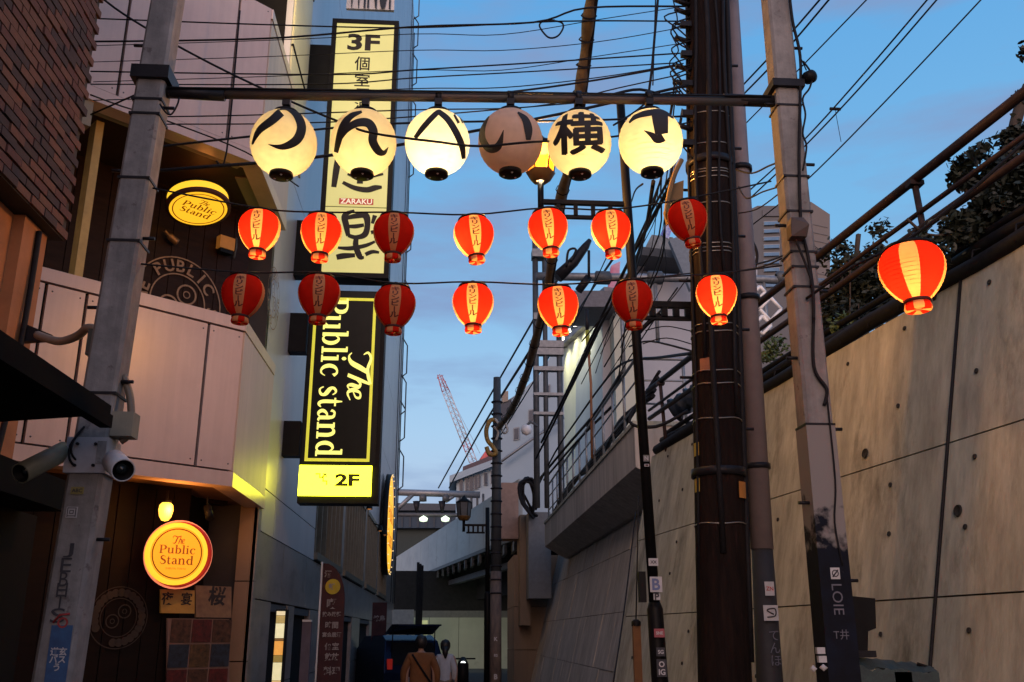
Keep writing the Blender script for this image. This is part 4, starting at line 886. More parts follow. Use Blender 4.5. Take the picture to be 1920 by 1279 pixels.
# lights under the bridge: the one lit panel by the posts
lp = thing('underpass_light_panel', 'small glowing pale yellow panel under the railway bridge', 'light', at(792, 1180, 51.5))
m = MB(); a = at(779, 1163, 51.5); b = at(800, 1240, 51.5); m.b2((a.x, 51.5, b.z), (b.x, 51.6, a.z)); m.build('panel', mat('dim_light_panel', (.7, .75, .4), emit=.28, ecol=(.75, .8, .38)), lp)
pl = bpy.data.lights.new('underpass_light', 'AREA'); pl.energy = 28; pl.color = (.9, 1, .75); pl.size = 2
po = bpy.data.objects.new('underpass_light', pl); COL.objects.link(po); po.location = V(.6, 48, 3.0)-ORG[lp.name]; po.parent = lp; po.rotation_euler = (math.radians(50), 0, 0)
# ---------------------------------------------------------------- far things
# far white stepped buildings behind the far pole
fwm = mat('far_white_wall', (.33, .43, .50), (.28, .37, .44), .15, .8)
wd = mat('far_window', (.03, .05, .08), rough=.2)
def bl_box(t, x0, y0, x1, y1, Y, dep, ma, nm='wall'):
    a = at(x0, y0, Y); b = at(x1, y1, Y); m = MB(); m.b2((a.x, Y, b.z), (b.x, Y+dep, a.z)); return m.build(nm, ma, t)
t = thing('far_white_building', 'low white building with a row of dark windows beyond the railway bridge', 'building', (0, 95, 0))
def quadface(t, pts, Y, dep, ma, nm):
    m = MB(); m.prism([at(x, y, Y) for x, y in pts], (0, dep, 0)); return m.build(nm, ma, t)
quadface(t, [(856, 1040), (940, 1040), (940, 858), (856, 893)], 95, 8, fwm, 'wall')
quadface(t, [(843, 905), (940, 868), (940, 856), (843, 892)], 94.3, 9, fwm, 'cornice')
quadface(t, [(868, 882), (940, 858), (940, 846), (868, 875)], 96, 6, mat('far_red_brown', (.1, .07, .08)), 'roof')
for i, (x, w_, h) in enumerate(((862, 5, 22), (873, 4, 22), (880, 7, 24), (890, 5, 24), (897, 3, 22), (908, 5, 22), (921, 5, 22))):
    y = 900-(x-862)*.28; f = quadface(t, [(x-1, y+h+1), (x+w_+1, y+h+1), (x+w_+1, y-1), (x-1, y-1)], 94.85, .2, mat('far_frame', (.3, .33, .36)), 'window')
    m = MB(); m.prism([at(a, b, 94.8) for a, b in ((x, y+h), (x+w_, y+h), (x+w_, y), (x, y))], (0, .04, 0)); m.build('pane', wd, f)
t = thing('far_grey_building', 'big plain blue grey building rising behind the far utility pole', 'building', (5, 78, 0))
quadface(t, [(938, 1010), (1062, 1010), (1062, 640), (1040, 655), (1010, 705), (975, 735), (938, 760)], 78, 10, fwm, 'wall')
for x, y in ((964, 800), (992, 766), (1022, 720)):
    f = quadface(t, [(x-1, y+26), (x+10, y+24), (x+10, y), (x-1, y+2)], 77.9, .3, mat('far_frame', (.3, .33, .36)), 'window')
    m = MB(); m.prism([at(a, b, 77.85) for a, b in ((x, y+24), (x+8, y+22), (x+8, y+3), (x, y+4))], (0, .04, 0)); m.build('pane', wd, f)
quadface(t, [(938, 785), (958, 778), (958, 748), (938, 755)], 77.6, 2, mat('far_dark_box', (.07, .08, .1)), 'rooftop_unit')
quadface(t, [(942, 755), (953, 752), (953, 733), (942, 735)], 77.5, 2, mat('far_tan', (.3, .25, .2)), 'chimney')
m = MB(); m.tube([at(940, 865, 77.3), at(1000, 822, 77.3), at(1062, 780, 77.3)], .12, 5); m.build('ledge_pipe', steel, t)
# white wall building on the right behind the mast with floodlit face
t = thing('white_hall', 'large plain white hall with a floodlit slanted wall behind the track poles', 'building', (10, 40, 0))
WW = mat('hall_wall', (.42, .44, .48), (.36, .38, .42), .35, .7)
quadface(t, [(1130, 900), (1420, 900), (1420, 480), (1200, 475), (1150, 560), (1130, 580)], 44, 10, WW, 'wall')
quadface(t, [(1195, 500), (1290, 500), (1290, 478), (1195, 472)], 43.4, 1, mat('hall_trim', (.35, .3, .28)), 'parapet')
quadface(t, [(1058, 575), (1160, 575), (1160, 545), (1058, 545)], 42, 3, mat('hall_roof_edge', (.2, .2, .22)), 'roof_edge')
lw = mat('floodlit_wall', (.62, .62, .5), (.55, .56, .44), .5, .8)  # paler and yellower than the other hall wall: floodlight wash put into colour
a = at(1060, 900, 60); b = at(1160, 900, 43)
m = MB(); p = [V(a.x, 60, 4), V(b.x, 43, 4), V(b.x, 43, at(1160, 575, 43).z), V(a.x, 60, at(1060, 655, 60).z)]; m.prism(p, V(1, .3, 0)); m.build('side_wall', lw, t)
m = MB(); p = [V(a.x-.4, 60, at(1060, 655, 60).z), V(b.x-.4, 43, at(1160, 575, 43).z), V(b.x-.4, 43, at(1160, 560, 43).z+.6), V(a.x-.4, 60, at(1060, 640, 60).z+.9)]; m.prism(p, V(1.2, .3, 0)); m.build('eave', mat('hall_eave', (.3, .28, .3)), t)
ft_ = 'floodlights on the hall'
for i, (x, y) in enumerate(((1067, 652), (1080, 629), (1094, 614), (1109, 602), (1128, 588))):
    Y = 58-i*3.3; c = at(x, y, Y)-V(.9, 0, .2); tt = thing('floodlight', ['leftmost and lowest white floodlight under the sloping hall eave', 'second white floodlight from the left under the sloping hall eave', 'middle white floodlight under the sloping hall eave beside the marker staff', 'fourth white floodlight from the left under the sloping hall eave', 'rightmost and highest white floodlight under the sloping hall eave'][i], 'lamp', c, group=ft_)
    m = MB(); m.lathe([(0, -.1), (.18, -.08), (.2, .04), (0, .1)], c=c, n=10); m.build('lens', whitel, tt)
    m = MB(); m.tube([c+V(0, 0, .08), c+V(.8, 0, .25)], .04, 5); m.build('arm', steeld, tt)
    pl = bpy.data.lights.new('floodlight_beam', 'SPOT'); pl.energy = 260; pl.color = (1, .95, .6); pl.spot_size = 2.3; pl.shadow_soft_size = .2
    po = bpy.data.objects.new('floodlight_beam', pl); COL.objects.link(po); po.parent = tt; po.location = (-.5, 0, -.2); po.rotation_euler = V(-.5, .0, .9).to_track_quat('Z', 'Y').to_euler()
# tower block behind the grey right pole
t = thing('tower_block', 'brownish high rise with blue window strips behind the grey right pole', 'building', (60, 150, 0))
tb = mat('tower_wall', (.12, .125, .135), (.1, .105, .115), .1, .8); tl_ = mat('tower_side', (.17, .155, .15), (.15, .135, .13), .1, .8)
quadface(t, [(1395, 800), (1500, 800), (1500, 386), (1420, 386), (1395, 398)], 150, 16, tb, 'wall')
quadface(t, [(1498, 800), (1520, 800), (1520, 382), (1498, 386)], 149, 14, mat('tower_core', (.13, .13, .14)), 'stair_core')
quadface(t, [(1520, 800), (1558, 800), (1556, 402), (1520, 378)], 147, 14, tl_, 'side_wing')
gb = mat('tower_glass', (.12, .24, .38), (.08, .16, .28), .4, .15)
for j in range(9):
    y = 414+j*14.5; f = quadface(t, [(1432, y+9), (1462, y+8), (1462, y), (1432, y+1)], 149.8, .3, mat('far_frame', (.3, .33, .36)), 'window')
    m = MB(); m.prism([at(a, b, 149.6) for a, b in ((1433, y+8), (1461, y+7), (1461, y+1), (1433, y+2))], (0, .1, 0)); m.build('pane', gb, f)
quadface(t, [(1430, 405), (1470, 405), (1470, 392), (1430, 393)], 149.7, .3, mat('tower_core', (.13, .13, .14)), 'louvre')
for j in range(11):
    m = MB(); m.prism([at(a, b, 146.9) for a, b in ((1524, 420+j*15), (1552, 426+j*15), (1552, 427+j*15), (1524, 421+j*15))], (0, .06, 0)); m.build('joint', mat('tower_core', (.13, .13, .14)), t)
# signal gantry and track-side steelwork
g = thing('catenary_mast', 'twin grey steel overhead line mast on the viaduct with a long pipe boom', 'mast', (5, 30, 5))
YM = 26.0
for px0, px1, r in ((1003, 1012, .085), (1020, 1026, .07), (1048, 1054, .085)):
    a = at(px0, 430 if px0 < 1040 else 600, YM); b = at(px1, 900, YM); m = MB(); m.tube([V(a.x, YM, 5), V(a.x, YM, a.z)], r, 8); m.build('leg', steeld, g)
for py, w_ in ((592, 3), (598, 2), (646, 5), (660, 5), (692, 3), (740, 2), (776, 2)):
    a = at(1000, py, YM); b = at(1056, py, YM); m = MB(); m.b2((a.x, YM-.12, a.z-.02*w_), (b.x, YM+.12, a.z+.02*w_)); m.build('cross_plate', steel, g)
a = at(1004, 478, YM); b = at(1000, 470, YM); m = MB(); m.b2((at(997, 480, YM).x, YM-.2, a.z-.12), (at(1022, 480, YM).x, YM+.2, a.z+.12)); m.build('cap', steel, g)
m = MB(); m.tube([at(1005, 518, YM-.3), at(1140, 520, YM-.3), at(1300, 522, YM-.3), at(1430, 524, YM-.3), at(1545, 530, YM-.3)], .12, 10); m.build('boom', steel, g)
for px in (1130, 1228, 1390, 1470):
    c = at(px, 521, YM-.3); m = MB(); m.lathe([(.12, -.25), (.2, -.2), (.2, .2), (.12, .25)], c=c, n=10, ax=(1, 0, 0)); m.build('collar', steeld, g)
for x0, y0, x1, y1, r in ((1228, 525, 1236, 640, .06), (1165, 560, 1172, 700, .06), (1432, 530, 1440, 660, .05)):
    m = MB(); a = at(x0, y0, YM-.3); b = at(x1, y1, YM-.3); b.x = a.x; m.tube([a, b], r, 6); m.build('hanger', steel, g)
tr_ = thing('transformer_arm', 'dark slanted bracket with insulators beside the overhead line mast', 'bracket', at(1080, 500, 24))
m = MB(); m.tube([at(1045, 520, 24), at(1075, 492, 24), at(1098, 462, 24), at(1106, 450, 24)], [.17, .15, .11, .06], 8); m.build('arm', blackm, tr_)
m = MB(); m.tube(spline([at(1062, 500, 23.8), at(1066, 470, 23.8), at(1080, 468, 23.8), at(1070, 490, 23.8)], 4), .035, 5); m.tube([at(1104, 470, 23.8), at(1104, 520, 23.8)], .04, 5); m.tube([at(1085, 545, 24), at(1104, 520, 24)], .12, 6); m.build('insulator', blackm, tr_)
# truss fence with diamonds near px 1400-1480
t = thing('lattice_fence', 'white diamond lattice screen beside the grey conduit pole', 'fence', at(1430, 580, 22))
for (cx_, cy_, s) in ((1410, 565, 20), (1445, 580, 20), (1430, 610, 16), (1425, 548, 10)):
    m = MB()
    P_ = [at(cx_+s, cy_, 22), at(cx_, cy_-s*1.1, 22), at(cx_-s, cy_, 22), at(cx_, cy_+s*1.1, 22)]
    for i in range(4): m.tube([P_[i], P_[(i+1) % 4]], .05, 4)
    m.build('slat', white, t)
# far gantry over the tracks beyond the bridge
g = thing('signal_gantry', 'grey pipe gantry with two lit lamps beyond the railway bridge at left', 'gantry', (-2, 75, 0))
YG = 80
m = MB(); m.tube([at(742, 923, YG), at(900, 928, YG)], .28, 8); m.build('boom', steel, g)
m = MB(); m.tube([at(742, 958, YG), at(775, 926, YG)], .2, 6); m.tube([at(850, 930, YG), at(835, 940, YG)], .2, 6); m.build('brace', steel, g)
m = MB(); m.tube([at(742, 965, YG), at(960, 967, YG)], .18, 6); m.build('lower_beam', steeld, g)
for x in (793, 836):
    m = MB(); m.tube([at(x, 928, YG), at(x, 940, YG)], .35, 6); m.build('collar', steeld, g)
for x in (862, 873, 884, 895, 906):
    m = MB(); m.tube([at(x, 926, YG), at(x, 966, YG)], .1, 5); m.build('post', steeld, g)
for x in (781, 829):
    m = MB(); m.tube([at(x, 940, YG), at(x, 962, YG)], [.35, .12], 6); m.build('insulator', blackm, g)
for x in (794, 835):
    m = MB(); m.lathe([(0, -.25), (.3, -.18), (.36, .06), (0, .28)], c=at(x, 973, YG-.5), n=10); m.build('lamp', mat('gantry_lamp', (.9, 1, .85), emit=1.6, ecol=(.8, 1, .7)), g)
t = thing('footbridge', 'dark blue green covered footbridge behind the signal gantry', 'footbridge', (-4, 120, 0))
quadface(t, [(730, 1075), (880, 1075), (880, 985), (730, 985)], 125, 4, mat('footbridge_green', (.012, .028, .03)), 'side')
quadface(t, [(730, 990), (880, 990), (880, 958), (730, 956)], 124, 4, mat('footbridge_blue', (.02, .05, .09)), 'windows')
quadface(t, [(730, 957), (880, 957), (880, 945), (730, 943)], 123, 5, mat('footbridge_roof', (.05, .065, .085)), 'roof')
for j in range(9):
    quadface(t, [(738+j*15, 988), (740+j*15, 988), (740+j*15, 960), (738+j*15, 960)], 123.8, .2, mat('footbridge_roof', (.05, .065, .085)), 'mullion')
# tower crane
t = thing('tower_crane', 'distant red and white luffing crane jib against the sky', 'crane', (0, 260, 0))
YC = 260; a = at(888, 868, YC); b = at(824, 703, YC); cr1 = mat('crane_red', (.55, .12, .12)); cr2 = mat('crane_white', (.6, .6, .64))
def jib(f0, f1, ma):
    m = MB(); p = a.lerp(b, f0); q = a.lerp(b, f1); n = max(2, int((f1-f0)*30)); wv_ = 1.1
    for s in (-1, 1): m.tube([p+V(s*wv_, 0, 0), q+V(s*wv_*(.5 if f1 > .95 else 1), 0, 0)], .13, 4)
    m.tube([p+V(0, 1.6, .6), q+V(0, 1.2, .5)], .13, 4)
    for i in range(n):
        u = p.lerp(q, i/n); v = p.lerp(q, (i+1)/n); s = 1 if i % 2 else -1; m.tube([u+V(s*wv_, 0, 0), v-V(s*wv_, 0, 0)], .08, 3); m.tube([u+V(s*wv_, 0, 0), v+V(0, 1.4, .5)], .08, 3)
    m.build('jib_section', ma, t)
jib(0, .12, cr2); jib(.12, .22, cr1); jib(.22, .8, cr2); jib(.8, 1, cr1)
m = MB(); m.tube([b, at(900, 850, YC)], .06, 3); m.build('guy_line', cr2, t)
m = MB(); m.tube([at(916, 872, YC), at(905, 862, YC), at(918, 845, YC)], 1.0, 5); m.build('machinery', cr1, t)
m = MB(); m.tube([V(a.x, YC, 0), a], 1.0, 6); m.build('mast', cr2, t)
# red pennants and a blue flag seen between poles
t = thing('roof_advert', 'small pink and red rooftop advert between the red lanterns', 'sign', at(1150, 500, 50))
quadface(t, [(1140, 545), (1160, 548), (1163, 490), (1146, 498)], 50, .4, mat('pink_advert', (.6, .12, .2), (.7, .5, .6), .9, .6), 'panel')
t = thing('blue_flag', 'small bright blue and white flag hanging above the tracks beside the brown pole', 'flag', at(1245, 430, 12))
m = MB(); m.prism([at(1248, 418, 12), at(1262, 425, 12), at(1254, 448, 12), at(1238, 440, 12)], (0, .02, 0)); m.build('cloth', mat('blue_cloth', (.02, .1, .6), (.6, .7, .9), 12, .6), t)
t = thing('rooftop_stair', 'grey rooftop canopy with dark roof beside the brown pole', 'canopy', at(1240, 470, 40))
quadface(t, [(1200, 478), (1290, 486), (1290, 472), (1200, 462)], 42, 3, mat('canopy_dark', (.05, .06, .07)), 'roof')
quadface(t, [(1210, 464), (1270, 470), (1262, 445), (1222, 440)], 42.5, 2, mat('canopy_grey', (.3, .34, .36), (.1, .12, .13), 1.5), 'housing')
quadface(t, [(1255, 450), (1295, 545), (1300, 470), (1280, 440)], 41, .3, mat('canopy_glass', (.2, .25, .3)), 'slanted_panel')
# ---------------------------------------------------------------- poles
def axis(p1, p2, Y): return at(p1[0], p1[1], Y), at(p2[0], p2[1], Y)
def ends(p1, p2, Y, ztop):
    a, b = axis(p1, p2, Y); d = (b-a)/(b.z-a.z); return a-d*a.z, a+d*(ztop-a.z), d
def sqpole(t, name, p1, p2, Y, w0, w1, ztop, ma, n=4, rot=PI/4):
    lo, hi, d = ends(p1, p2, Y, ztop); m = MB(); k = 1.0
    # bevelled square section
    vs = []; N_ = 10
    for i in range(N_+1):
        c = lo.lerp(hi, i/N_); h = (w0+(w1-w0)*i/N_)/2; e = h*.8
        vs += [c+V(*q, 0) for q in ((-e, -h), (e, -h), (h, -e), (h, e), (e, h), (-e, h), (-h, e), (-h, -e))]
    fs = [(i*8+j, i*8+(j+1) % 8, (i+1)*8+(j+1) % 8, (i+1)*8+j) for i in range(N_) for j in range(8)]+[tuple(range(8))[::-1], tuple(range(N_*8, N_*8+8))]
    m.add(vs, fs); m.build(name, ma, t)
    return lambda z: lo.lerp(hi, z/ztop), lambda z: (w0+(w1-w0)*z/ztop)/2
YL = 5.5
lp_ = thing('utility_pole', 'pale square concrete pole with graffiti and blue sticker at the left', 'pole', ends((112, 1250), (316, 0), YL, 8)[0])
cL, hL = sqpole(lp_, 'shaft', (112, 1250), (312, 20), YL, .215, .15, 8.6, polec)
YR = 5.6
rp_ = thing('utility_pole', 'square concrete pole on the right carrying the lantern bar, orange lit on its left face', 'pole', ends((1578, 1279), (1455, 0), YR, 8)[0])
cR, hR = sqpole(rp_, 'shaft', (1573, 1279), (1455, 20), YR, .185, .145, 8.6, polec)
def band(t, cf, hf, z, th=.03, ma=None, ex=.008):
    c = cf(z); h = hf(z)+ex; m = MB(); m.box(c, (2*h, 2*h, th)); return m.build('band', ma or steeld, t)
def zat(py, Y, px): return at(px, py, Y).z
for py in (150, 198, 225, 345, 462, 745): band(lp_, cL, hL, zat(py, YL, 260), .016 if py not in (150,) else .09, blackm, .006 if py != 150 else .03)
for py in (170, 208, 340, 405, 480, 508, 545, 800): band(rp_, cR, hR, zat(py, YR, 1470), .014 if py != 170 else .055, blackm, .006 if py != 170 else .03)
rg = random.Random(9)
for t, cf, hf, z0 in ((lp_, cL, hL, 2.2), (rp_, cR, hR, 2.0)):
    for i in range(11):
        z = z0+i*.45; c = cf(z); s = -1 if i % 2 else 1
        m = MB(); m.tube([c+V(s*hf(z), -.03, 0), c+V(s*(hf(z)+.07), -.03, 0)], .011, 6); m.build('step_bolt', blackm, t)
# graffiti wrap on lower right pole, sticker work
def wrap(t, cf, hf, z0, z1, ma, nm, ex=.004):
    a, b = cf(z0), cf(z1); ha, hb = hf(z0)+ex, hf(z1)+ex; m = MB()
    P = [c+V(*q, 0) for c, h in ((a, ha), (b, hb)) for q in ((-h, -h), (h, -h), (h, h), (-h, h))]
    m.add(P, [(0, 1, 5, 4), (1, 2, 6, 5), (2, 3, 7, 6), (3, 0, 4, 7)]); return m.build(nm, ma, t)
def foot_mix(z_top):
    m = mat('graffiti_wrap', (.008, .012, .026), (.006, .006, .008), 5, .7, c3=(.06, .055, .065), p3=(.62, .68), s3=6); t = m.node_tree; b = t.nodes['Principled BSDF']; src = b.inputs['Base Color'].links[0].from_socket
    g = t.nodes.new('ShaderNodeNewGeometry'); sp = t.nodes.new('ShaderNodeSeparateXYZ'); t.links.new(g.outputs['Position'], sp.inputs[0])
    n = t.nodes.new('ShaderNodeTexNoise'); n.inputs['Scale'].default_value = 9; n.inputs['Detail'].default_value = 6; t.links.new(g.outputs['Position'], n.inputs[0])
    a = t.nodes.new('ShaderNodeMath'); a.operation = 'MULTIPLY_ADD'; t.links.new(n.outputs[0], a.inputs[0]); a.inputs[1].default_value = 1.1; t.links.new(sp.outputs[2], a.inputs[2])
    r = t.nodes.new('ShaderNodeMapRange'); r.inputs[1].default_value = z_top+.10; r.inputs[2].default_value = z_top+.24; t.links.new(a.outputs[0], r.inputs[0])
    x = t.nodes.new('ShaderNodeMix'); x.data_type = 'RGBA'; t.links.new(r.outputs[0], x.inputs[0]); t.links.new(src, x.inputs[6]); x.inputs[7].default_value = (.22, .205, .20, 1); t.links.new(x.outputs[2], b.inputs['Base Color']); return m
wrapm = foot_mix(zat(1000, YR, 1540)+.42) or mat('graffiti_wrap', (.008, .014, .04), (.008, .008, .01), 5, .7, c3=(.06, .055, .065), p3=(.62, .68), s3=6)
wrap(rp_, cR, hR, 0, zat(800, YR, 1530), wrapm, 'painted_foot')
def sface(cf, hf, z, dx=0): c = cf(z); return c+V(dx, -hf(z)-.008, 0)
def stick(t, cf, hf, z, w_, h, s, ma, ink_, bold=.02, dx=0, tw=None, rot=False, line=.9):
    c = sface(cf, hf, z, dx); m = MB(); m.box(c, (w_, .002, h)); m.build('sticker', ma, t)
    m = MB()
    if s == '@': m.lathe([(h*.22, .002), (h*.32, .0022)], c=c, n=20, ax=(0, -1, 0)); m.tube([c+V(-w_*.3, -.003, -h*.3), c+V(w_*.3, -.003, h*.3)], .004, 4)
    else: text_on(m, s, c+V(0, -.004, 0), XX if not rot else V(0, 0, -1), Z3 if not rot else V(1, 0, 0), w_=(tw or (w_*.8 if not rot else h*.8)), bold=bold, line=line)
    m.build('lettering', ink_, t)
wt = mat('sticker_white', (.5, .5, .52), (.4, .4, .42), 20, .5); rdp = mat('red_print', (.4, .04, .04)); bluep = mat('blue_sticker', (.03, .1, .24), (.02, .06, .16), 14, .6)
dkp = mat('dark_print', (.04, .04, .05))
stick(rp_, cR, hR, zat(1077, YR, 1552), .055, .065, '@', wt, dkp)
def ltr(t, cf, hf, z, s, w_, ma, rot=False, bold=0, dx=0, h=None):
    m = MB(); text_on(m, s, sface(cf, hf, z, dx)+V(0, -.003, 0), XX if not rot else V(0, 0, -1), Z3 if not rot else V(1, 0, 0), w_=w_, h=h, bold=bold); m.build('graffiti', ma, t)
ltr(rp_, cR, hR, zat(1125, YR, 1555), 'LOIE', .17, mat('dim_print', (.14, .14, .18)), True, .0); ltr(rp_, cR, hR, zat(1190, YR, 1560), 'T井', .09, mat('dim_print', (.14, .14, .18)))
# left pole writing
for s, py, w_ in (('J', 1035, .07), ('E', 1062, .075), ('B', 1088, .06), ('H', 1108, .075), ('T', 1130, .07), ('S', 1155, .10)):
    ltr(lp_, cL, hL, zat(py, YL, 150), s, w_*.75, dkp, dx=-.012, h=.075)
stick(lp_, cL, hL, zat(965, YL, 150), .06, .06, '回', wt, dkp, 0, dx=-.03)
m = MB(); c = sface(cL, hL, zat(1168, YL, 140), .02); m.lathe([(.018, .003), (.028, .0032)], c=c, n=16, ax=(0, -1, 0)); m.tube([c+V(-.05, -.003, .0), c+V(-.02, -.003, .04), c+V(.03, -.003, .045)], .006, 4); m.build('graffiti', rdp, lp_)
stick(lp_, cL, hL, zat(1235, YL, 125), .11, .34, '道玄\nバス\nう', bluep, wt, .03, dx=.025, tw=.085)
stick(lp_, cL, hL, zat(925, YL, 160), .07, .04, 'ABC', mat('yellow_sticker', (.3, .25, .08)), dkp, dx=-.02)
# electrical gear on the left pole: boxes, hose, two security cameras
def gear(name, lab, cat, loc): return thing(name, lab, cat, loc)
z = zat(800, YL, 205); c = cL(z)+V(hL(z)+.06, -.03, 0)
m = MB(); m.box(c, (.12, .12, .14)); m.build('junction_box', mat('box_beige', (.23, .22, .17), rough=.6), lp_)
m = MB(); m.tube(spline([at(232, 705, YL), at(243, 740, YL), at(246, 780, YL), at(240, 815, YL), at(226, 828, YL)], 4), .022, 8); m.build('hose', mat('hose_brown', (.16, .13, .1), rough=.5), lp_)
c = at(176, 645, YL+.1); m = MB(); m.box(c+V(.01, 0, 0), (.07, .1, .16)); m.build('meter_box', mat('box_green', (.07, .08, .07)), lp_)
z = zat(860, YL, 170); c = cL(z); m = MB(); m.box(c+V(0, -.015, 0), (hL(z)*2+.03, hL(z)*2+.02, .2)); m.build('mounting_plate', mat('plate_white', (.42, .4, .42), (.3, .29, .3), 6), lp_)
for dx in (-.05, .05):
    for dz in (-.06, .06): m = MB(); m.tube([c+V(dx, -hL(z)-.025, dz), c+V(dx, -hL(z)-.04, dz)], .009, 8); m.build('bolt', blackm, lp_)
def camera_thing(lab, p0, p1, r, hood):
    t = thing('security_camera', lab, 'camera', p0); d = (p1-p0).normalized(); u = d.cross(Z3).normalized(); v = u.cross(d)
    cw = mat('camera_white', (.5, .49, .5), (.42, .41, .42), 10, .4) if hood else mat('camera_olive', (.2, .2, .15), (.14, .14, .1), 8, .5)
    m = MB(); m.lathe([(0, 0), (r*.6, .0), (r, .03), (r, (p1-p0).length), (r*.88, (p1-p0).length), (r*.86, (p1-p0).length-.05), (0, (p1-p0).length-.05)], c=p0, ax=d, n=24, mif=lambda i, j: 1 if j > 3 else 0); m.build('housing', [cw, black], t)
    m = MB(); m.lathe([(r*.5, (p1-p0).length-.045), (r*.45, (p1-p0).length-.03), (0, (p1-p0).length-.02)], c=p0, ax=d, n=20); m.build('lens', glassd, t)
    return t, d
t, d = camera_thing('white security camera with black lens pointing at the viewer on the left pole', at(212, 862, 5.34), at(231, 882, 5.13), .062, 1)
m = MB(); m.tube(spline([at(190, 850, 5.4), at(205, 880, 5.38), at(216, 866, 5.35)], 3), .02, 8); m.box(at(192, 850, 5.4), (.05, .05, .13)); m.build('bracket', polec, t)
t, d = camera_thing('long olive camera tube angled down to the left of the left pole', at(128, 842, 5.45), at(38, 888, 5.15), .055, 0)
m = MB(); m.tube([at(148, 835, 5.5), at(128, 842, 5.45)], .02, 8); m.build('bracket', polec, t)
m = MB(); m.tube(spline([at(150, 810, 5.4), at(132, 835, 5.35), at(130, 860, 5.35), at(142, 875, 5.4), at(150, 872, 5.42)], 4), .007, 5); m.tube(spline([at(158, 800, 5.4), at(138, 825, 5.35), at(134, 850, 5.35), at(148, 868, 5.4)], 4), .006, 5); m.build('cable', rubber, t)
# ---- brown wooden pole
YB_ = 7.0
lo, hi, d = ends((1359, 1279), (1322, 20), YB_, 9.6)
wp_ = thing('utility_pole', 'thick dark brown wooden pole wound with steel wire right of centre', 'pole', lo)
m = MB(); m.tube([lo.lerp(hi, i/8) for i in range(9)], [.192-.028*i/8 for i in range(9)], 20); m.build('shaft', wood, wp_)
cB = lambda z: lo.lerp(hi, z/9.6); rB = lambda z: .192-.028*z/9.6
bright = mat('bright_wire', (.5, .45, .4), rough=.35, metal=.8)
for py in (228, 285, 333, 338, 347, 395, 470, 478, 485, 618, 632, 704, 728, 792, 985):
    z = zat(py, YB_, 1340); m = MB(); c = cB(z); n_ = 24; R = rB(z)+.004
    m.tube([c+V(math.cos(2*PI*i/n_)*R, math.sin(2*PI*i/n_)*R, .006*math.sin(i)) for i in range(n_+1)], .005, 4, caps=False); m.build('wire_wrap', bright, wp_)
for py in (312, 888):
    z = zat(py, YB_, 1340); m = MB(); c = cB(z); R = rB(z)+.01
    m.lathe([(R, -.03), (R+.012, -.03), (R+.012, .03), (R, .03)], c=c, n=24); m.build('strap', blackm, wp_)
def curved_plate(z, h, a0, a1, ma, nm, R0=.006):
    m = MB(); c0, c1 = cB(z-h/2), cB(z+h/2); n_ = 6; vs = []
    for c in (c0, c1): vs += [c+V(math.sin(a0+(a1-a0)*i/n_)*(rB(z)+R0), -math.cos(a0+(a1-a0)*i/n_)*(rB(z)+R0), 0) for i in range(n_+1)]
    m.add(vs, [(i, i+1, n_+2+i, n_+1+i) for i in range(n_)], 0, True); return m.build(nm, ma, wp_)
curved_plate(zat(692, YB_, 1310), .1, -.95, -.35, mat('orange_plate', (.42, .17, .08), (.3, .12, .06), 10, .6), 'number_plate')
curved_plate(zat(924, YB_, 1380), .12, .5, .95, mat('orange_plate2', (.5, .2, .04), (.38, .15, .03), 10, .5), 'number_plate', .02)
for py in (845, 912): curved_plate(zat(py, YB_, 1303), .1, -1.5, -1.1, mat('yellow_tag', (.5, .35, .05)), 'yellow_tag')
for py in (8, 18, 35, 88, 140, 170, 250): 
    z = zat(py, YB_, 1290); c = cB(z); m = MB(); m.tube([c+V(-rB(z)+.02, -.06, 0), c+V(-rB(z)-.12, -.1, .02)], .022, 6); m.build('insulator', blackm, wp_)
for sx_, a0 in ((1, 0), (-1, .5)):
    for k in range(7):
        z = 3.2+k*.8+a0*.8; c = cB(z); m = MB(); m.tube([c+V(sx_*rB(z), 0, 0), c+V(sx_*(rB(z)+.1), 0, 0)], .012, 6); m.build('step_bolt', blackm, wp_)
m = MB(); m.tube(spline([cB(9.4)+V(.14, -.15, 0), cB(8.4)+V(.19, -.12, 0), cB(7.6)+V(.2, -.14, 0), cB(7.3)+V(.2, -.1, 0)], 4), .045, 8); m.build('cable_sleeve', rubber, wp_)
m = MB(); m.tube(spline([at(1278, 300, 6.75), at(1262, 335, 6.72), at(1250, 395, 6.7), at(1262, 415, 6.75), at(1290, 410, 6.8)], 4), .02, 6); m.prism([at(1262, 345, 6.8), at(1282, 338, 6.8), at(1280, 390, 6.8), at(1252, 420, 6.8), at(1246, 395, 6.8)], (0, .05, 0)); m.build('amber_bracket', mat('amber_bracket', (.2, .12, .04)), wp_)
rk = random.Random(21)
for k in range(6):
    a_ = -1.3+k*.5; z0_, z1_ = rk.uniform(1.5, 5), rk.uniform(6.5, 9.4); n_ = 9
    m = MB(); m.tube([cB(z0_+(z1_-z0_)*i/n_)+V(math.sin(a_+.12*math.sin(i+k))*(rB(5)+.012), -math.cos(a_+.12*math.sin(i+k))*(rB(5)+.012), 0) for i in range(n_+1)], .011+.006*(k % 3), 6); m.build('riser_cable', rubber, wp_)
for k in range(9):
    z = zat(rk.uniform(20, 260), YB_, 1290); c = cB(z)+V(-rB(z)-.04, -.1, 0)
    m = MB(); m.tube(spline([c+V(.05, 0, .1), c+V(-.1-rk.random()*.08, 0, .02), c+V(-.06, -.02, -.12), c+V(.04, 0, -.16-rk.random()*.1)], 4), .007, 5); m.build('jumper_wire', rubber, wp_)
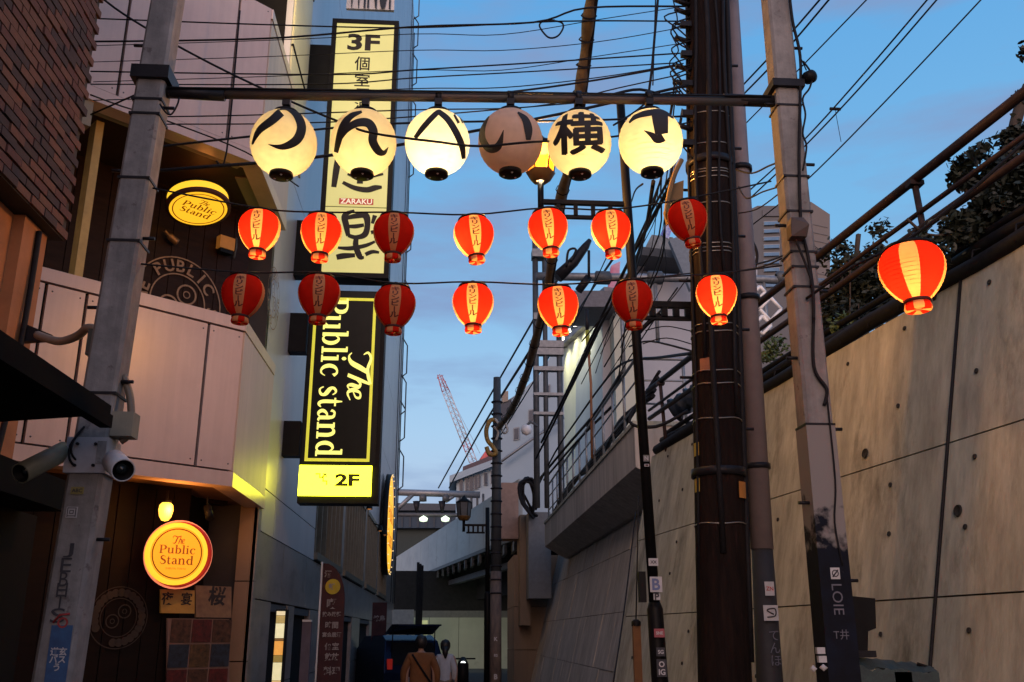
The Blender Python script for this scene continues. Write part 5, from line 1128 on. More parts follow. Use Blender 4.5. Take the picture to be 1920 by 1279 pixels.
for k in range(5):
    z = zat(60+k*55, YB_, 1290); c = cB(z); m = MB(); m.box(c+V(-rB(z)-.03, -.1, 0), (.09, .05, .05)); m.build('cable_clamp', blackm, wp_)
# companion conduit pole
lo2, hi2, d2 = ends((1428, 1010), (1383, 230), 7.2, 8.0)
cp_ = thing('conduit_pole', 'slim mauve grey pipe pole beside the brown wooden pole', 'pole', lo2)
zc_ = zat(1030, 7.2, 1430); f0 = zc_/8
m = MB(); m.tube([lo2.lerp(hi2, f0), hi2], [.085, .07], 14); m.build('sleeve', greyp, cp_)
m = MB(); m.tube([lo2+V(.1, 0, 0), lo2.lerp(hi2, f0*.5), lo2.lerp(hi2, f0+.01)], [.16, .10, .078], 14); m.build('base', mat('poster_black', (.02, .02, .024), (.03, .028, .03), 9), cp_)
for z in (zat(875, 7.2, 1410), zat(318, 7.2, 1390), zat(560, 7.2, 1390)): c = lo2.lerp(hi2, z/8); m = MB(); m.lathe([(.085, -.02), (.1, -.02), (.1, .02), (.085, .02)], c=c, n=14); m.build('clamp', blackm, cp_)
def cs_(py, dx=0): z = zat(py, 7.2, 1425); c = lo2.lerp(hi2, z/8); return c+V(dx, -.115, 0)
for py, s, w_, h, ma, ik in ((1105, 'ZN', .07, .1, wt, rdp), (1150, '@', .11, .11, wt, dkp)):
    c = cs_(py, .0); m = MB(); m.box(c, (w_, .003, h)); m.build('sticker', ma, cp_); m = MB()
    if s == '@': m.tube(spline([c+V(-.03, -.004, -.03), c+V(.03, -.004, -.02), c+V(.03, -.004, .03), c+V(-.03, -.004, .02), c+V(.02, -.004, -.01)], 4), .005, 4)
    else: text_on(m, s, c+V(0, -.004, 0), XX, Z3, w_=.055, bold=.02)
    m.build('lettering', ik, cp_)
m = MB(); text_on(m, 'て\nん\nほ', cs_(1215, .01)+V(0, -.02, 0), XX, Z3, h=.24, bold=.0); m.build('graffiti', mat('dim_print', (.2, .2, .24)), cp_)
# ---- black lamp post with lit lantern head
YK = 7.2
lo3, hi3, d3 = ends((1232, 1200), (1172, 320), YK, 6.2)
cK = lambda z: lo3.lerp(hi3, z/6.2)
def flame_glow():
    m = bpy.data.materials.new('lit_flame_globe'); m.use_nodes = True; t = m.node_tree; t.nodes.clear()
    o = t.nodes.new('ShaderNodeOutputMaterial'); a = t.nodes.new('ShaderNodeBsdfTransparent'); b = t.nodes.new('ShaderNodeEmission'); x = t.nodes.new('ShaderNodeAddShader')
    b.inputs[0].default_value = (1, .42, .06, 1); b.inputs[1].default_value = 3.5
    t.links.new(a.outputs[0], x.inputs[0]); t.links.new(b.outputs[0], x.inputs[1]); t.links.new(x.outputs[0], o.inputs[0]); return m
def clear_glass():
    m = bpy.data.materials.new('amber_lamp_glass'); m.use_nodes = True; t = m.node_tree; t.nodes.clear()
    o = t.nodes.new('ShaderNodeOutputMaterial'); a = t.nodes.new('ShaderNodeBsdfTransparent'); b = t.nodes.new('ShaderNodeBsdfTranslucent'); x = t.nodes.new('ShaderNodeMixShader')
    a.inputs[0].default_value = (.62, .34, .10, 1); b.inputs[0].default_value = (1, .14, .004, 1); x.inputs[0].default_value = .03
    t.links.new(a.outputs[0], x.inputs[1]); t.links.new(b.outputs[0], x.inputs[2]); e = t.nodes.new('ShaderNodeEmission'); e.inputs[0].default_value = (1, .25, .01, 1); e.inputs[1].default_value = 2.0; y = t.nodes.new('ShaderNodeAddShader'); t.links.new(x.outputs[0], y.inputs[0]); t.links.new(e.outputs[0], y.inputs[1]); t.links.new(y.outputs[0], o.inputs[0]); return m
def lamp_post(t, foot, top, arm_z, armL, side, lit, s=1.0, detail=True, stem=0):
    """black post with a side arm carrying an upright tapered lantern"""
    ln = lambda z: foot.lerp(top, (z-foot.z)/(top.z-foot.z))
    bz = foot.z+2.35*s
    m = MB(); m.tube([foot, ln(bz-.05), ln(bz)], [.078*s, .072*s, .052*s], 14); m.build('base_shaft', black, t)
    m = MB(); m.tube([ln(bz), top], [.05*s, .045*s], 12); m.build('shaft', black, t)
    a = ln(arm_z); b = a+V(side*armL, 0, 0); m = MB()
    m.box((a+b)/2, (armL, .05*s, .045*s)); m.box((a+b)/2-V(0, 0, .16*s), (armL*.78, .04*s, .035*s)) if detail else m.box((a+b)/2-V(0, 0, .1*s), (armL*.8, .04*s, .035*s))
    for f in (.2, .4, .6, .8): m.box(a.lerp(b, f)-V(0, 0, .08*s), (.04*s, .04*s, .15*s))
    m.build('arm', black, t)
    m = MB(); m.tube([b-V(0, 0, .14*s), b+V(0, 0, .10*s+stem)], .032*s, 10); m.build('stem', black, t)
    c = b+V(0, 0, .10*s+stem)
    m = MB(); m.lathe([(.03, 0), (.10*s, .0), (.15*s, .085*s), (.155*s, .095*s), (.13*s, .09*s)], c=c, n=6); m.build('cup', mat('lamp_brass', (.25, .13, .04), rough=.4), t)
    m = MB(); m.lathe([(.13*s, .09*s), (.165*s, .38*s)], c=c, n=6, smooth=False); g_ = m.build('glass', clear_glass() if lit else mat('lamp_glass_off', (.15, .15, .15)), t)
    for k in range(6):
        an = 2*PI*k/6; q = V(math.cos(an), math.sin(an), 0); m = MB(); m.tube([c+q*.135*s+V(0, 0, .09*s), c+q*.17*s+V(0, 0, .39*s)], .008*s, 4); m.build('rib', black, t)
    m = MB(); m.lathe([(.18*s, .38*s), (.18*s, .4*s), (.07*s, .47*s), (.02*s, .53*s), (0, .55*s)], c=c, n=6); m.build('roof', black, t)
    if lit:
        m = MB(); m.lathe([(0, .10*s), (.05*s, .12*s), (.075*s, .2*s), (.045*s, .3*s), (0, .35*s)], c=c, n=12); m.build('bulb', flame_glow(), t)
    return c
tK = thing('street_lamp', 'black lamp post with a glowing amber lantern on its left arm behind the white lanterns', 'street lamp', lo3)
armz = at(1165, 383, YK).z; aL = (cK(armz).x-at(1014, 383, YK).x)
cl_ = lamp_post(tK, lo3, hi3, armz, aL, -1, True, .82, stem=.11)
pl = bpy.data.lights.new('street_lamp_light', 'POINT'); pl.energy = 400; pl.color = (1, .76, .5); pl.shadow_soft_size = .11
po = bpy.data.objects.new('street_lamp_light', pl); COL.objects.link(po); po.parent = tK; po.location = cl_+V(0, 0, .24)-ORG[tK.name]
# stickers on that post
for py, w_, h, s, ma, ik in ((862, .05, .05, 'N', mat('tag_grey', (.2, .2, .2)), wt), (875, .04, .02, '-', wt, dkp), (1055, .08, .055, 'XX', wt, dkp), (1097, .1, .11, 'B', wt, mat('sticker_blue_print', (.15, .2, .4))), (1120, .055, .045, 'P', wt, dkp), (1187, .085, .06, 'SNE', mat('sticker_red', (.4, .1, .12)), wt), (1222, .07, .06, 'SG', dkp, wt), (1252, .08, .12, 'O\nIG', dkp, wt)):
    z = zat(py, YK, 1225); c = cK(z)+V(0, -(.056 if py < 1060 else .094), 0)
    m = MB(); m.box(c, (w_*.9, .006, h)); m.build('sticker', ma, tK); m = MB(); text_on(m, s, c+V(0, -.006, 0), XX, Z3, w_=w_*.6, bold=.03); m.build('lettering', ik, tK)
z = zat(1075, YK, 1215); m = MB(); m.box(cK(z-.1)+V(-.09, -.02, 0), (.05, .06, .22)); m.build('switch_box', black, tK)
# second bar behind, right of the red lantern: the arm of an identical lamp between post and brown pole
tK2 = thing('bracket_arm', 'black ladder bracket arm between the black lamp post and the brown pole', 'bracket', at(1210, 580, YK))
a = cK(zat(572, YK, 1200)); b = at(1300, 572, YK)
m = MB(); m.box((a+b)/2, ((b-a).x, .05, .05)); m.box((a+b)/2-V(-.03, 0, .115), ((b-a).x*.8, .04, .03))
for f in (.3, .5, .7, .9): m.box(a.lerp(b, f)-V(0, 0, .06), (.05, .04, .1))
m.tube(spline([cK(zat(630, YK, 1205)), at(1216, 605, YK), at(1238, 590, YK)], 4), .02, 6); m.build('arm', black, tK2)
# far lamp post, unlit
f3 = at(915, 1190, 24); f3 = V(f3.x, 24, 0); t3_ = V(at(914, 950, 24).x, 24, at(914, 952, 24).z)
tF = thing('street_lamp', 'small unlit black lamp post with left arm beside the far utility pole', 'street lamp', f3)
az = at(914, 985, 24).z; lamp_post(tF, f3, t3_, az, (f3.x-at(872, 985, 24).x), -1, False, 1.15)
# far utility pole with coiled yellow sleeve
lo4, hi4, d4 = ends((929, 1250), (932, 715), 22.5, at(932, 708, 22.5).z)
tU = thing('utility_pole', 'distant slim dark utility pole in the middle of the alley', 'pole', lo4)
m = MB(); m.tube([lo4, lo4.lerp(hi4, .4)], [.14, .125], 12); m.build('lower_shaft', mat('weathered_pole', (.2, .15, .12), (.07, .06, .06), 9, .8, stretch=(1, 1, .3)), tU)
m = MB(); m.tube([lo4.lerp(hi4, .4), hi4], [.125, .09], 12); m.build('upper_shaft', mat('dark_pole', (.05, .06, .07)), tU)
for k in range(16):
    z = 2.6+k*.3; c = lo4.lerp(hi4, z/hi4.z); m = MB(); m.lathe([(.13, -.02), (.15, 0), (.13, .02)], c=c, n=10); m.build('clamp', blackm, tU)
for k, (z, s) in enumerate(((.4, 'WK'), (.8, 'B'), (1.25, 'RS'), (1.6, 'K'))):
    c = lo4.lerp(hi4, z/hi4.z)+V(0, -.145, 0); m = MB(); text_on(m, s, c, XX, Z3, w_=.08, bold=.04); m.build('sticker_print', wt, tU)
tW = thing('cable_coil', 'yellow wrapped cable coil hanging on the far utility pole', 'cable coil', at(922, 815, 22.3))
m = MB(); m.tube(spline([at(x, y, 22.3) for x, y in ((932, 790), (920, 788), (912, 805), (914, 825), (924, 838), (930, 850), (918, 852), (912, 838))], 5), .055, 7); m.build('coil', mat('yellow_sleeve', (.42, .25, .04), (.12, .08, .03), 20, .6), tW)
m = MB(); m.tube(spline([at(x, y, 22.2) for x, y in ((928, 785), (938, 800), (945, 812), (952, 806), (946, 790))], 5), .03, 6); m.tube(spline([at(x, y, 22.2) for x, y in ((926, 800), (934, 810), (930, 826))], 4), .03, 6); m.build('white_loop', mat('white_cable', (.45, .45, .42)), tW)
# thick sleeved cable sweeping down from the upper middle to the far pole
tS = thing('sleeved_cable', 'thick brown yellow sleeved cable sweeping from the top centre to the far pole', 'cable', at(1110, 0, 9))
cp = [(1125, -90, 9.0), (1108, 0, 9.4), (1098, 90, 9.9), (1086, 190, 10.4), (1072, 290, 11), (1052, 370, 12), (1038, 460, 13), (1026, 540, 14), (1008, 620, 15.5), (990, 690, 17), (972, 740, 18.5), (955, 775, 20.3), (936, 800, 22.2)]
m = MB(); P = spline([at(x, y, Y) for x, y, Y in cp], 6); m.tube(P, [.07+.012*math.sin(i*.9) for i in range(len(P))], 8); m.build('sleeve', mat('old_sleeve', (.2, .13, .05), (.07, .045, .03), 8, .6), tS)
m = MB(); m.tube([p+V(.055, -.04, 0) for p in P], .03, 6); m.build('cable', rubber, tS)
tie = MB(); 
for i in range(2, len(P)-2, 3): tie.lathe([(.09, -.012), (.1, 0), (.09, .012)], c=P[i], n=8, ax=(P[i+1]-P[i]))
tie.build('tie', rubber, tS)['kind'] = 'stuff'

# ---------------------------------------------------------------- lantern bar
bl_ = at(318, 175, YL+.0); br_ = at(1442, 190, YR)
tb_ = thing('lantern_bar', 'dark steel crossbar spanning both concrete poles above the lanterns', 'bar', (0, 5.5, bl_.z))
m = MB(); m.tube([bl_, bl_.lerp(br_, .35), bl_.lerp(br_, .7), br_], .034, 10); m.build('pipe', mat('bar_paint', (.045, .055, .055), (.09, .05, .045), 5, .5), tb_)
m = MB(); m.tube([bl_-V(.12, 0, -.01), bl_+V(.35, 0, 0)], .04, 10); m.build('end_sleeve', blackm, tb_); m = MB(); m.tube([br_-V(.32, 0, 0), br_+V(.05, 0, .0)], .042, 10); m.build('end_sleeve', blackm, tb_)
m = MB(); m.tube([bl_+V(0, -.045, .012), br_+V(0, -.045, .012)], .008, 5); m.build('feed_cable', rubber, tb_)
m = MB(); m.tube(spline([at(300, 195, 5.4), at(312, 212, 5.38), at(322, 214, 5.38), at(332, 198, 5.4), at(336, 184, 5.42)], 4), .006, 5); m.build('loose_wire', rubber, tb_)
def barpt(px): return hit(px, 183, (0, YL, 0), V(0, 1, 0)) if False else bl_.lerp(br_, (at(px, 183, 5.55).x-bl_.x)/(br_.x-bl_.x))
# white lantern body
RW, HW = .21, .222
def lantern_body(t, c, tilt, R, H, mats, stripes, top_r, bot_r, nribs=18, yaw=0, egg=0):
    """ribbed paper shade + caps, hung at c (centre)"""
    A = V(math.sin(tilt), 0, math.cos(tilt)); n = 90 if stripes else 48; prof = []
    a0 = math.asin(max(-1, -math.cos(math.asin(bot_r/R)))) ; t0 = -(PI/2-math.asin(bot_r/R)); t1 = PI/2-math.asin(top_r/R)
    K = nribs*2
    for i in range(K+1):
        a = t0+(t1-t0)*i/K; r = R*math.cos(a)*(1+egg*math.sin(a)); z = H*math.sin(a); s = 1+(.008 if i % 2 else -.004)
        prof.append((r*s, z))
    def mif(i, j):
        if not stripes: return 0
        an = ((i+.5)/n*360+360/(2*stripes*2)) % 360
        return 1 if (((i+.5)/n*360+17) % 90) < 34 else 0
    m = MB(); m.lathe(prof, c=c, n=n, ax=A, mif=mif, ph=math.radians(-90+yaw)); sh = m.build('paper_shade', mats, t)
    m = MB()
    for i in range(2, K-1, 2): m.lathe([(prof[i][0]-.0035, prof[i][1]-.0012), (prof[i][0]-.0016, prof[i][1]), (prof[i][0]-.0035, prof[i][1]+.0012)], c=c, n=40, ax=A)
    m.build('bamboo_ribs', mat('bamboo', (.25, .16, .08)), t)['kind'] = 'stuff'
    return prof[0], prof[-1], A
def view_basis(c):
    f = (EYE-c).normalized(); r = Z3.cross(f).normalized(); u = f.cross(r); return r, u, f
def on_lantern(c, R, H, lift=.004):
    r, u, f = view_basis(c)
    def g(x, y):
        d2 = x*x+y*y
        if d2 > .97: k = math.sqrt(.97/d2); x *= k; y *= k; d2 = .97
        q = r*x+u*y+f*math.sqrt(1-d2); return c+V(q.x*(R+lift), q.y*(R+lift), q.z*(H+lift))
    return g
def L4(cx, cy, rx=187, ry=197, w=187): return lambda pts, ws: ([((x-cx)/rx, -(y-cy)/ry) for x, y in pts], [q/w for q in ws])
A1 = L4(405, 820); A2_ = L4(857, 812); A3 = L4(1283, 815); A4 = L4(305, 812, 183, 200); A6 = L4(1095, 812, 183, 200)
glyph = {
 0: [A1([(378, 650), (335, 700), (270, 765), (238, 845)], [46, 44, 34, 8]), A1([(366, 640), (410, 628), (462, 655), (492, 720), (470, 790), (400, 835), (325, 832)], [6, 22, 42, 50, 48, 30, 3])],
 1: [A2_([(838, 640), (775, 675), (735, 745), (708, 875)], [14, 34, 42, 26]), A2_([(722, 800), (760, 745), (815, 705), (875, 700), (905, 740), (905, 795), (938, 845), (970, 852), (992, 820)], [30, 34, 40, 46, 48, 46, 42, 26, 3])],
 2: [A3([(1160, 790), (1210, 722), (1275, 650), (1300, 642)], [22, 30, 28, 22]), A3([(1290, 645), (1335, 680), (1378, 740), (1418, 820), (1432, 895)], [28, 34, 36, 36, 22]), A3([(1372, 655), (1398, 700)], [12, 16]), A3([(1400, 655), (1422, 698)], [12, 14])],
 3: [A4([(178, 662), (152, 730), (152, 795), (190, 848), (240, 830), (268, 742)], [26, 34, 40, 40, 40, 3]), A4([(345, 645), (385, 685), (402, 740), (402, 798)], [10, 38, 46, 26])],
 5: [A6([(982, 692), (1020, 660), (1095, 645), (1175, 648), (1228, 688)], [10, 26, 34, 26, 6]), A6([(1150, 650), (1153, 700), (1156, 770)], [90, 86, 70]), A6([(1160, 780), (1130, 795), (1100, 768), (1062, 742)], [66, 44, 26, 3])]}
wl_pos = [(532, 269), (682, 268), (820, 268), (957, 266), (1086, 269), (1220, 266)]
wl_lab = ['glowing white round lantern with the brushed character の, leftmost on the crossbar',
 'glowing white round lantern with the brushed character ん in front of the 3F sign',
 'brightest white round lantern with the angular character べ, third from the left',
 'unlit dull white round lantern with the brushed character い',
 'glowing white round lantern with the dense kanji 横 beside the amber street lamp',
 'glowing white round lantern with the hooked character 丁 next to the brown pole']
wlE = [2.7, 3.1, 6.5, 0, 3.0, 5.2]
for i, (px, py) in enumerate(wl_pos):
    c = at(px, py, 5.55); t = thing('paper_lantern', wl_lab[i], 'lantern', c, group='white lanterns hanging from the crossbar')
    (rb_, zb0), (rt_, zt0), A = lantern_body(t, c, 0, RW, HW, [wpaper if i != 3 else wpaper_unlit], 0, .07, .068, 16)
    m = MB(); m.lathe([(.062, -HW*.95), (.074, -HW*.96), (.076, -HW*1.06), (.066, -HW*1.09), (0, -HW*1.09)], c=c, n=24); m.build('bottom_cap', black, t)
    for k in range(3):
        a = 2*PI*k/3-1.4; m = MB(); m.lathe([(.008, 0), (.0, -.008)], c=c+V(math.cos(a)*.045, math.sin(a)*.045, -HW*1.09-.001), n=8); m.build('cap_stud', white, t)
    m = MB(); m.lathe([(.075, HW*.93), (.08, HW*.95), (.078, HW*1.02), (.05, HW*1.05), (0, HW*1.06)], c=c, n=24); m.build('top_cap', black, t)
    bz = barpt(px).z; m = MB(); m.tube([c+V(0, 0, HW*1.05), V(c.x, c.y, bz-.03)], .018, 8); m.box(V(c.x, c.y-.01, bz-.045), (.05, .05, .05)); m.lathe([(.038, -.02), (.044, -.02), (.044, .02), (.038, .02)], c=V(c.x, c.y-.05+.05, bz), ax=(1, 0, 0), n=14); m.build('hanger', blackm, t)
    m = MB(); g = on_lantern(c, RW*1.008, HW*1.008, .008)
    if i in glyph:
        for k, (pts, ws) in enumerate(glyph[i]):
            gk = on_lantern(c, RW*1.008, HW*1.008, .003+.0012*k); ribbon(m, pts, ws, gk, 7, 6)
    else:
        v, f, tw, th = text_geo('横', 0, 1, 1, .04)
        def sq(x, y):
            r = math.hypot(x, y); k = 1 if r < .6 else (.6+.36*math.tanh((r-.6)/.36))/r
            return g(x*k, y*k)
        for k, (ox, oy) in enumerate(((0, 0), (.035, .0), (-.035, 0), (0, .03), (0, -.03), (.03, .025), (-.03, -.025))):
            gk_ = on_lantern(c, RW*1.008, HW*1.008, .006+.0006*k)
            g = gk_; m.add([sq(x/tw*1.5+ox, y/th*1.2+.34+oy) for x, y in v], f)
    m.build('lettering', ink, t)
    if wlE[i]:
        pl = bpy.data.lights.new('lantern_light', 'POINT'); pl.energy = wlE[i]; pl.color = (1, .76, .34) if i not in (2,) else (1, .84, .5); pl.shadow_soft_size = .03
        po = bpy.data.objects.new('lantern_light', pl); COL.objects.link(po); po.parent = t; po.location = (.02 if i > 3 else 0, -.015, -.085)
# red lanterns
rl_ = [((486, 434), 1, 0, 'left'), ((602, 441), 1, 0, ''), ((738, 441), 0, 0, ''), ((889, 445), 1, -.12, ''), ((1028, 432), 1, -.1, ''), ((1146, 435), 1, -.06, ''), ((1290, 415), 0, -.16, ''),
       ((455, 556), 0, .03, ''), ((598, 556), 0, 0, ''), ((740, 576), 0, .02, ''), ((887, 573), 1, -.02, ''), ((1047, 578), 1, -.08, ''), ((1186, 567), 0, -.03, ''), ((1344, 557), 1, -.03, '')]
labs = ['lit red and white striped lantern, upper row left end beside the drum lamp', 'lit red and white striped lantern overlapping the left edge of the 3F sign foot', 'unlit dark red striped lantern over the right edge of the 3F sign',
 'lit striped lantern tilted against open sky, upper row, with a yellow glowing left side', 'lit striped lantern directly below the amber street lamp, upper row', 'lit striped lantern with bright yellow edge just left of the black lamp post, upper row', 'unlit tilted red striped lantern hanging in front of the brown pole, upper row',
 'unlit dark red lantern at the lower row left end over the balcony corner', 'unlit dark red lantern above the letter P of the black box sign', 'unlit red lantern at the top right corner of the black box sign', 'lit striped lantern hanging straight against open sky, lower row', 'lit striped lantern in front of the far steel mast, lower row', 'unlit dark red lantern in front of the black lamp post, lower row', 'lit striped lantern in front of the brown pole, lower row right end']
RR, HR_ = .127, .146
def red_lantern(c, tilt, lit, lab, R=RR, H=HR_, text=True, yaw=0, grp='red striped lanterns on the two strings', E=None):
    t = thing('striped_lantern', lab, 'lantern', c, group=grp); s = R/RR
    (rb_, zb0), (rt_, zt0), A = lantern_body(t, c, tilt, R, H, [rpaper, spaper], 4, (.074 if text else .11), .06*s, 16, yaw, egg=.20)
    Xr = V(A.z, 0, -A.x)
    m = MB(); m.lathe([(rb_*.96, zb0+.004), (rb_*1.08, zb0+.002), (rb_*1.08, zb0-.010*s), (rb_*.96, zb0-.012*s)], c=c, ax=A, n=24); m.build('bottom_ring', mat('dark_ring', (.06, .012, .01)), t)
    m = MB(); n_ = 24; m.lathe([(rb_*1.0, zb0-.012*s), (rb_*1.1, zb0-.032*s), (rb_*1.02, zb0-.045*s), (rb_*.3, zb0-.04*s)], c=c, ax=A, n=n_, mif=lambda i, j: (i//3) % 2); m.build('bottom_frill', [rpaper, spaper], t)
    m = MB(); m.lathe([(rt_*1.0, zt0-.002), (rt_*1.1, zt0), (rt_*1.05, zt0+.012*s), (rt_*.3, zt0+.022*s), (0, zt0+.024*s)], c=c, ax=A, n=24); m.tube([c+A*(zt0+.02*s), c+A*(zt0+.045*s)], .014*s, 8); m.build('top_cap', black, t)
    if text:
        m = MB(); v, f, tw, th = text_geo('キ\nリ\nン\nビ\n|\nル', .03, 1, .92, .25); W_ = .056; Hh = .190
        yw = math.radians(yaw)
        for_add = []
        for x, y in v:
            z = y/th*Hh; a = z/H; a = max(-.95, min(.95, a)); sn = a; r = R*math.sqrt(1-sn*sn)*(1+.20*sn)*1.008+.003
            th_ = (x/tw*W_)/r+yw; q = Xr*(math.sin(th_)*r)+V(0, -1, 0)*(math.cos(th_)*r); for_add.append(c+A*z+q)
        m.add(for_add, f); m.build('lettering', mat('lantern_print', (.16, .03, .02)), t)
    if lit:
        pl = bpy.data.lights.new('lantern_light', 'POINT'); pl.energy = E or (2.9, 2.4, 0, 3.3, 2.7, 3.4, 0, 0, 0, 0, 3.0, 2.5, 0, 3.6)[i]; pl.color = (1, .60, .18); pl.shadow_soft_size = .02
        po = bpy.data.objects.new('lantern_light', pl); COL.objects.link(po); po.parent = t; po.location = A*(-.03*s)+(V(-.045, 0, 0) if 'left' in lab and 'yellow' in lab else V(0, 0, 0))
    return t, c+A*(zt0+.04*s)
tops = []
for i, ((px, py), lit, tilt, _) in enumerate(rl_):
    c = at(px, py, 5.62); t, tp_ = red_lantern(c, tilt, lit, labs[i], yaw=math.degrees(math.atan2(-c.x, c.y))+(-10, -2, 0, 4, 0, 3, 2, -12, -2, 0, -2, 2, 0, 2)[i]); tops.append(tp_)
c = at(1711, 512, 4.9); rbig, tb2 = red_lantern(c, -.03, 1, 'large lit red and cream striped lantern without writing, hanging over the right wall', R=.178, H=.188, text=False, yaw=-30, grp=None, E=5.0)
# strings
def cable(name, lab, cat, runs, ma=rubber, group=None):
    """runs: list of (points, radius)"""
    P0 = runs[0][0][0]; t = thing(name, lab, cat, P0, group=group)
    for pts, r in runs: m = MB(); m.tube(pts, r, 5, smooth=True); m.build('cable', ma, t)
    return t
def px_run(pts, Y0, Y1=None, n=5):
    k = len(pts)-1; Y1 = Y1 or Y0; return spline([at(x, y, Y0+(Y1-Y0)*i/max(1, k)) for i, (x, y) in enumerate(pts)], n)
up = [at(282, 352, 5.5)]+tops[:7]+[at(1446, 340, 5.6)]; dn = [at(262, 495, 5.5)]+tops[7:14]+[at(1466, 498, 5.6)]
cable('lantern_string', 'thin wire carrying the upper row of red lanterns between the poles', 'wire', [(spline(up, 4), .006)])
cable('lantern_string', 'thin wire carrying the lower row of red lanterns between the poles', 'wire', [(spline(dn, 4), .006)])
cable('lantern_string', 'cable from the right concrete pole carrying the large striped lantern', 'wire', [(spline([at(1512, 560, 5.5), at(1600, 500, 5.2), tb2, at(1830, 350, 4.6), at(1990, 200, 4.3)], 6), .010)])
# ---- overhead wires
cable('overhead_cable', 'thick dark cable drooping from the brick building across the white lanterns', 'cable', [(spline([at(x, y, Y) for x, y, Y in ((150, -40, 5.6), (215, 15, 5.65), (300, 68, 5.75), (420, 132, 5.8), (540, 188, 5.75), (640, 230, 5.45), (700, 250, 5.27), (820, 266, 5.22), (900, 274, 5.22), (1000, 266, 5.3), (1100, 262, 6.1), (1275, 240, 6.7))], 5), .008)])
cable('overhead_cable', 'pair of dark cables crossing the top of the 3F sign to the brown pole', 'cable', [(px_run([(170, 78), (350, 76), (540, 70), (780, 50), (1000, 42), (1100, 15), (1290, 12)], 7.6, 7.0), .009), (px_run([(185, 35), (520, 47), (780, 52), (1050, 40), (1280, 40)], 7.8, 7.0), .007)])
cable('overhead_cable', 'three thin cables running level just above the lantern bar at the 3F mark', 'cable', [(px_run([(170, 134), (620, 140), (780, 131), (1000, 118), (1275, 100)], 7.8, 7.0), .007), (px_run([(170, 158), (600, 158), (780, 146), (1000, 134), (1270, 118)], 7.8, 7.0), .006), (px_run([(500, 185), (800, 184), (960, 172), (1120, 150), (1275, 122)], 7.0, 7.0), .009)])
cable('overhead_cable', 'two thin wires below the lantern bar reaching the left building', 'cable', [(px_run([(300, 219), (470, 216), (780, 206), (1000, 200), (1160, 165), (1275, 140)], 7.4, 7.0), .006), (px_run([(300, 233), (620, 229), (1000, 200), (1240, 178)], 7.4, 7.0), .006)])
cable('stay_rod', 'dark tie rod rising from the left building behind the white lanterns to the sleeved cable', 'rod', [(px_run([(282, 277), (470, 256), (700, 234), (900, 228), (1100, 226), (1285, 218)], 6.2, 6.85), .009), (px_run([(275, 322), (400, 312), (480, 306), (592, 295), (760, 270), (1045, 215), (1290, 160)], 6.2, 6.85), .013)])
cable('stay_rod', 'thin stay wires crossed over the upper fascia of the corner building', 'wire', [(px_run([(170, 178), (230, 200), (300, 222), (460, 285), (560, 350)], 6.5, 8.0), .007), (px_run([(170, 215), (260, 175)], 6.4, 6.2), .007), (px_run([(405, 302), (425, 285), (450, 20)], 9.2, 9.2), .010)])
cable('wire_loop', 'small looped spare wire hanging from the overhead cables left of the sleeved cable', 'wire', [(px_run([(1040, 38), (1018, 40), (1012, 50), (1028, 70), (1045, 68), (1056, 52), (1052, 42), (1030, 38)], 7.6), .009)])
cable('drop_wire', 'two thin wires dropping vertically from the top beside the brown pole', 'wire', [(px_run([(1236, -30), (1228, 60), (1222, 130), (1214, 190)], 6.6), .011), (px_run([(1230, -30), (1224, 160)], 6.9), .006), (px_run([(1262, 0), (1270, 40), (1258, 60), (1272, 95), (1255, 120), (1276, 150)], 6.75), .006)])
cable('overhead_cable', 'curved black wire rising over the sixth white lantern to the brown pole', 'cable', [(px_run([(1150, 235), (1190, 210), (1230, 180), (1275, 172)], 6.5, 6.8), .008), (px_run([(1140, 180), (1200, 168), (1260, 185), (1300, 190)], 6.4, 6.7), .012)])
cable('overhead_cable', 'pair of thick wires rising steeply to the right from beside the brown pole', 'cable', [(px_run([(1385, 168), (1460, 88), (1545, -10)], 9, 7), .010), (px_run([(1386, 185), (1470, 98), (1562, -10)], 9, 7), .010), (px_run([(1388, 242), (1500, 128), (1634, -10)], 9, 7), .007)])
cable('overhead_cable', 'pair of long wires with a spacer rising to the upper right corner of the sky', 'cable', [(px_run([(1400, 362), (1505, 265), (1620, 138), (1750, -14)], 9, 6.5), .008), (px_run([(1402, 376), (1507, 276), (1630, 145), (1768, -14)], 9, 6.5), .008), (px_run([(1556, 204), (1576, 205)], 7.9), .016), (px_run([(1566, 206), (1577, 266)], 7.9, 7.6), .003)])
cable('overhead_cable', 'lowest single wire sloping up to the right across the open sky', 'cable', [(px_run([(1400, 430), (1505, 345), (1660, 190), (1852, -14)], 9, 6.5), .007)])
rw = random.Random(4)
runs = []
for k in range(4):
    y0 = 64+k*34+rw.uniform(-8, 8); y1 = 20+k*30+rw.uniform(-10, 10)
    runs.append((px_run([(175, y0+26), (500, y0+16), (780, y0+4), (940, y0+rw.uniform(2, 10)), (1120, (y0+y1)/2+rw.uniform(0, 8)), (1282, y1)], 8.2, 7.0), rw.choice((.004, .005, .007))))
cable('overhead_cable', 'loose fan of thin wires converging on the upper brown pole from the facade', 'cable', runs)
runs = []
for k in range(8):
    x0 = 1180+rw.uniform(-20, 60); x1 = 1120+rw.uniform(-50, 60)
    runs.append((px_run([(1275+rw.uniform(-15, 5), 150+k*18), (1235+rw.uniform(-20, 20), 330+k*14), (x0, 470+k*10), (x1, 640+k*12)], 7.1, 12), rw.choice((.005, .007, .010))))
cable('cable_bundle', 'tangle of slack service wires hanging between brown pole and black lamp post', 'cables', runs)
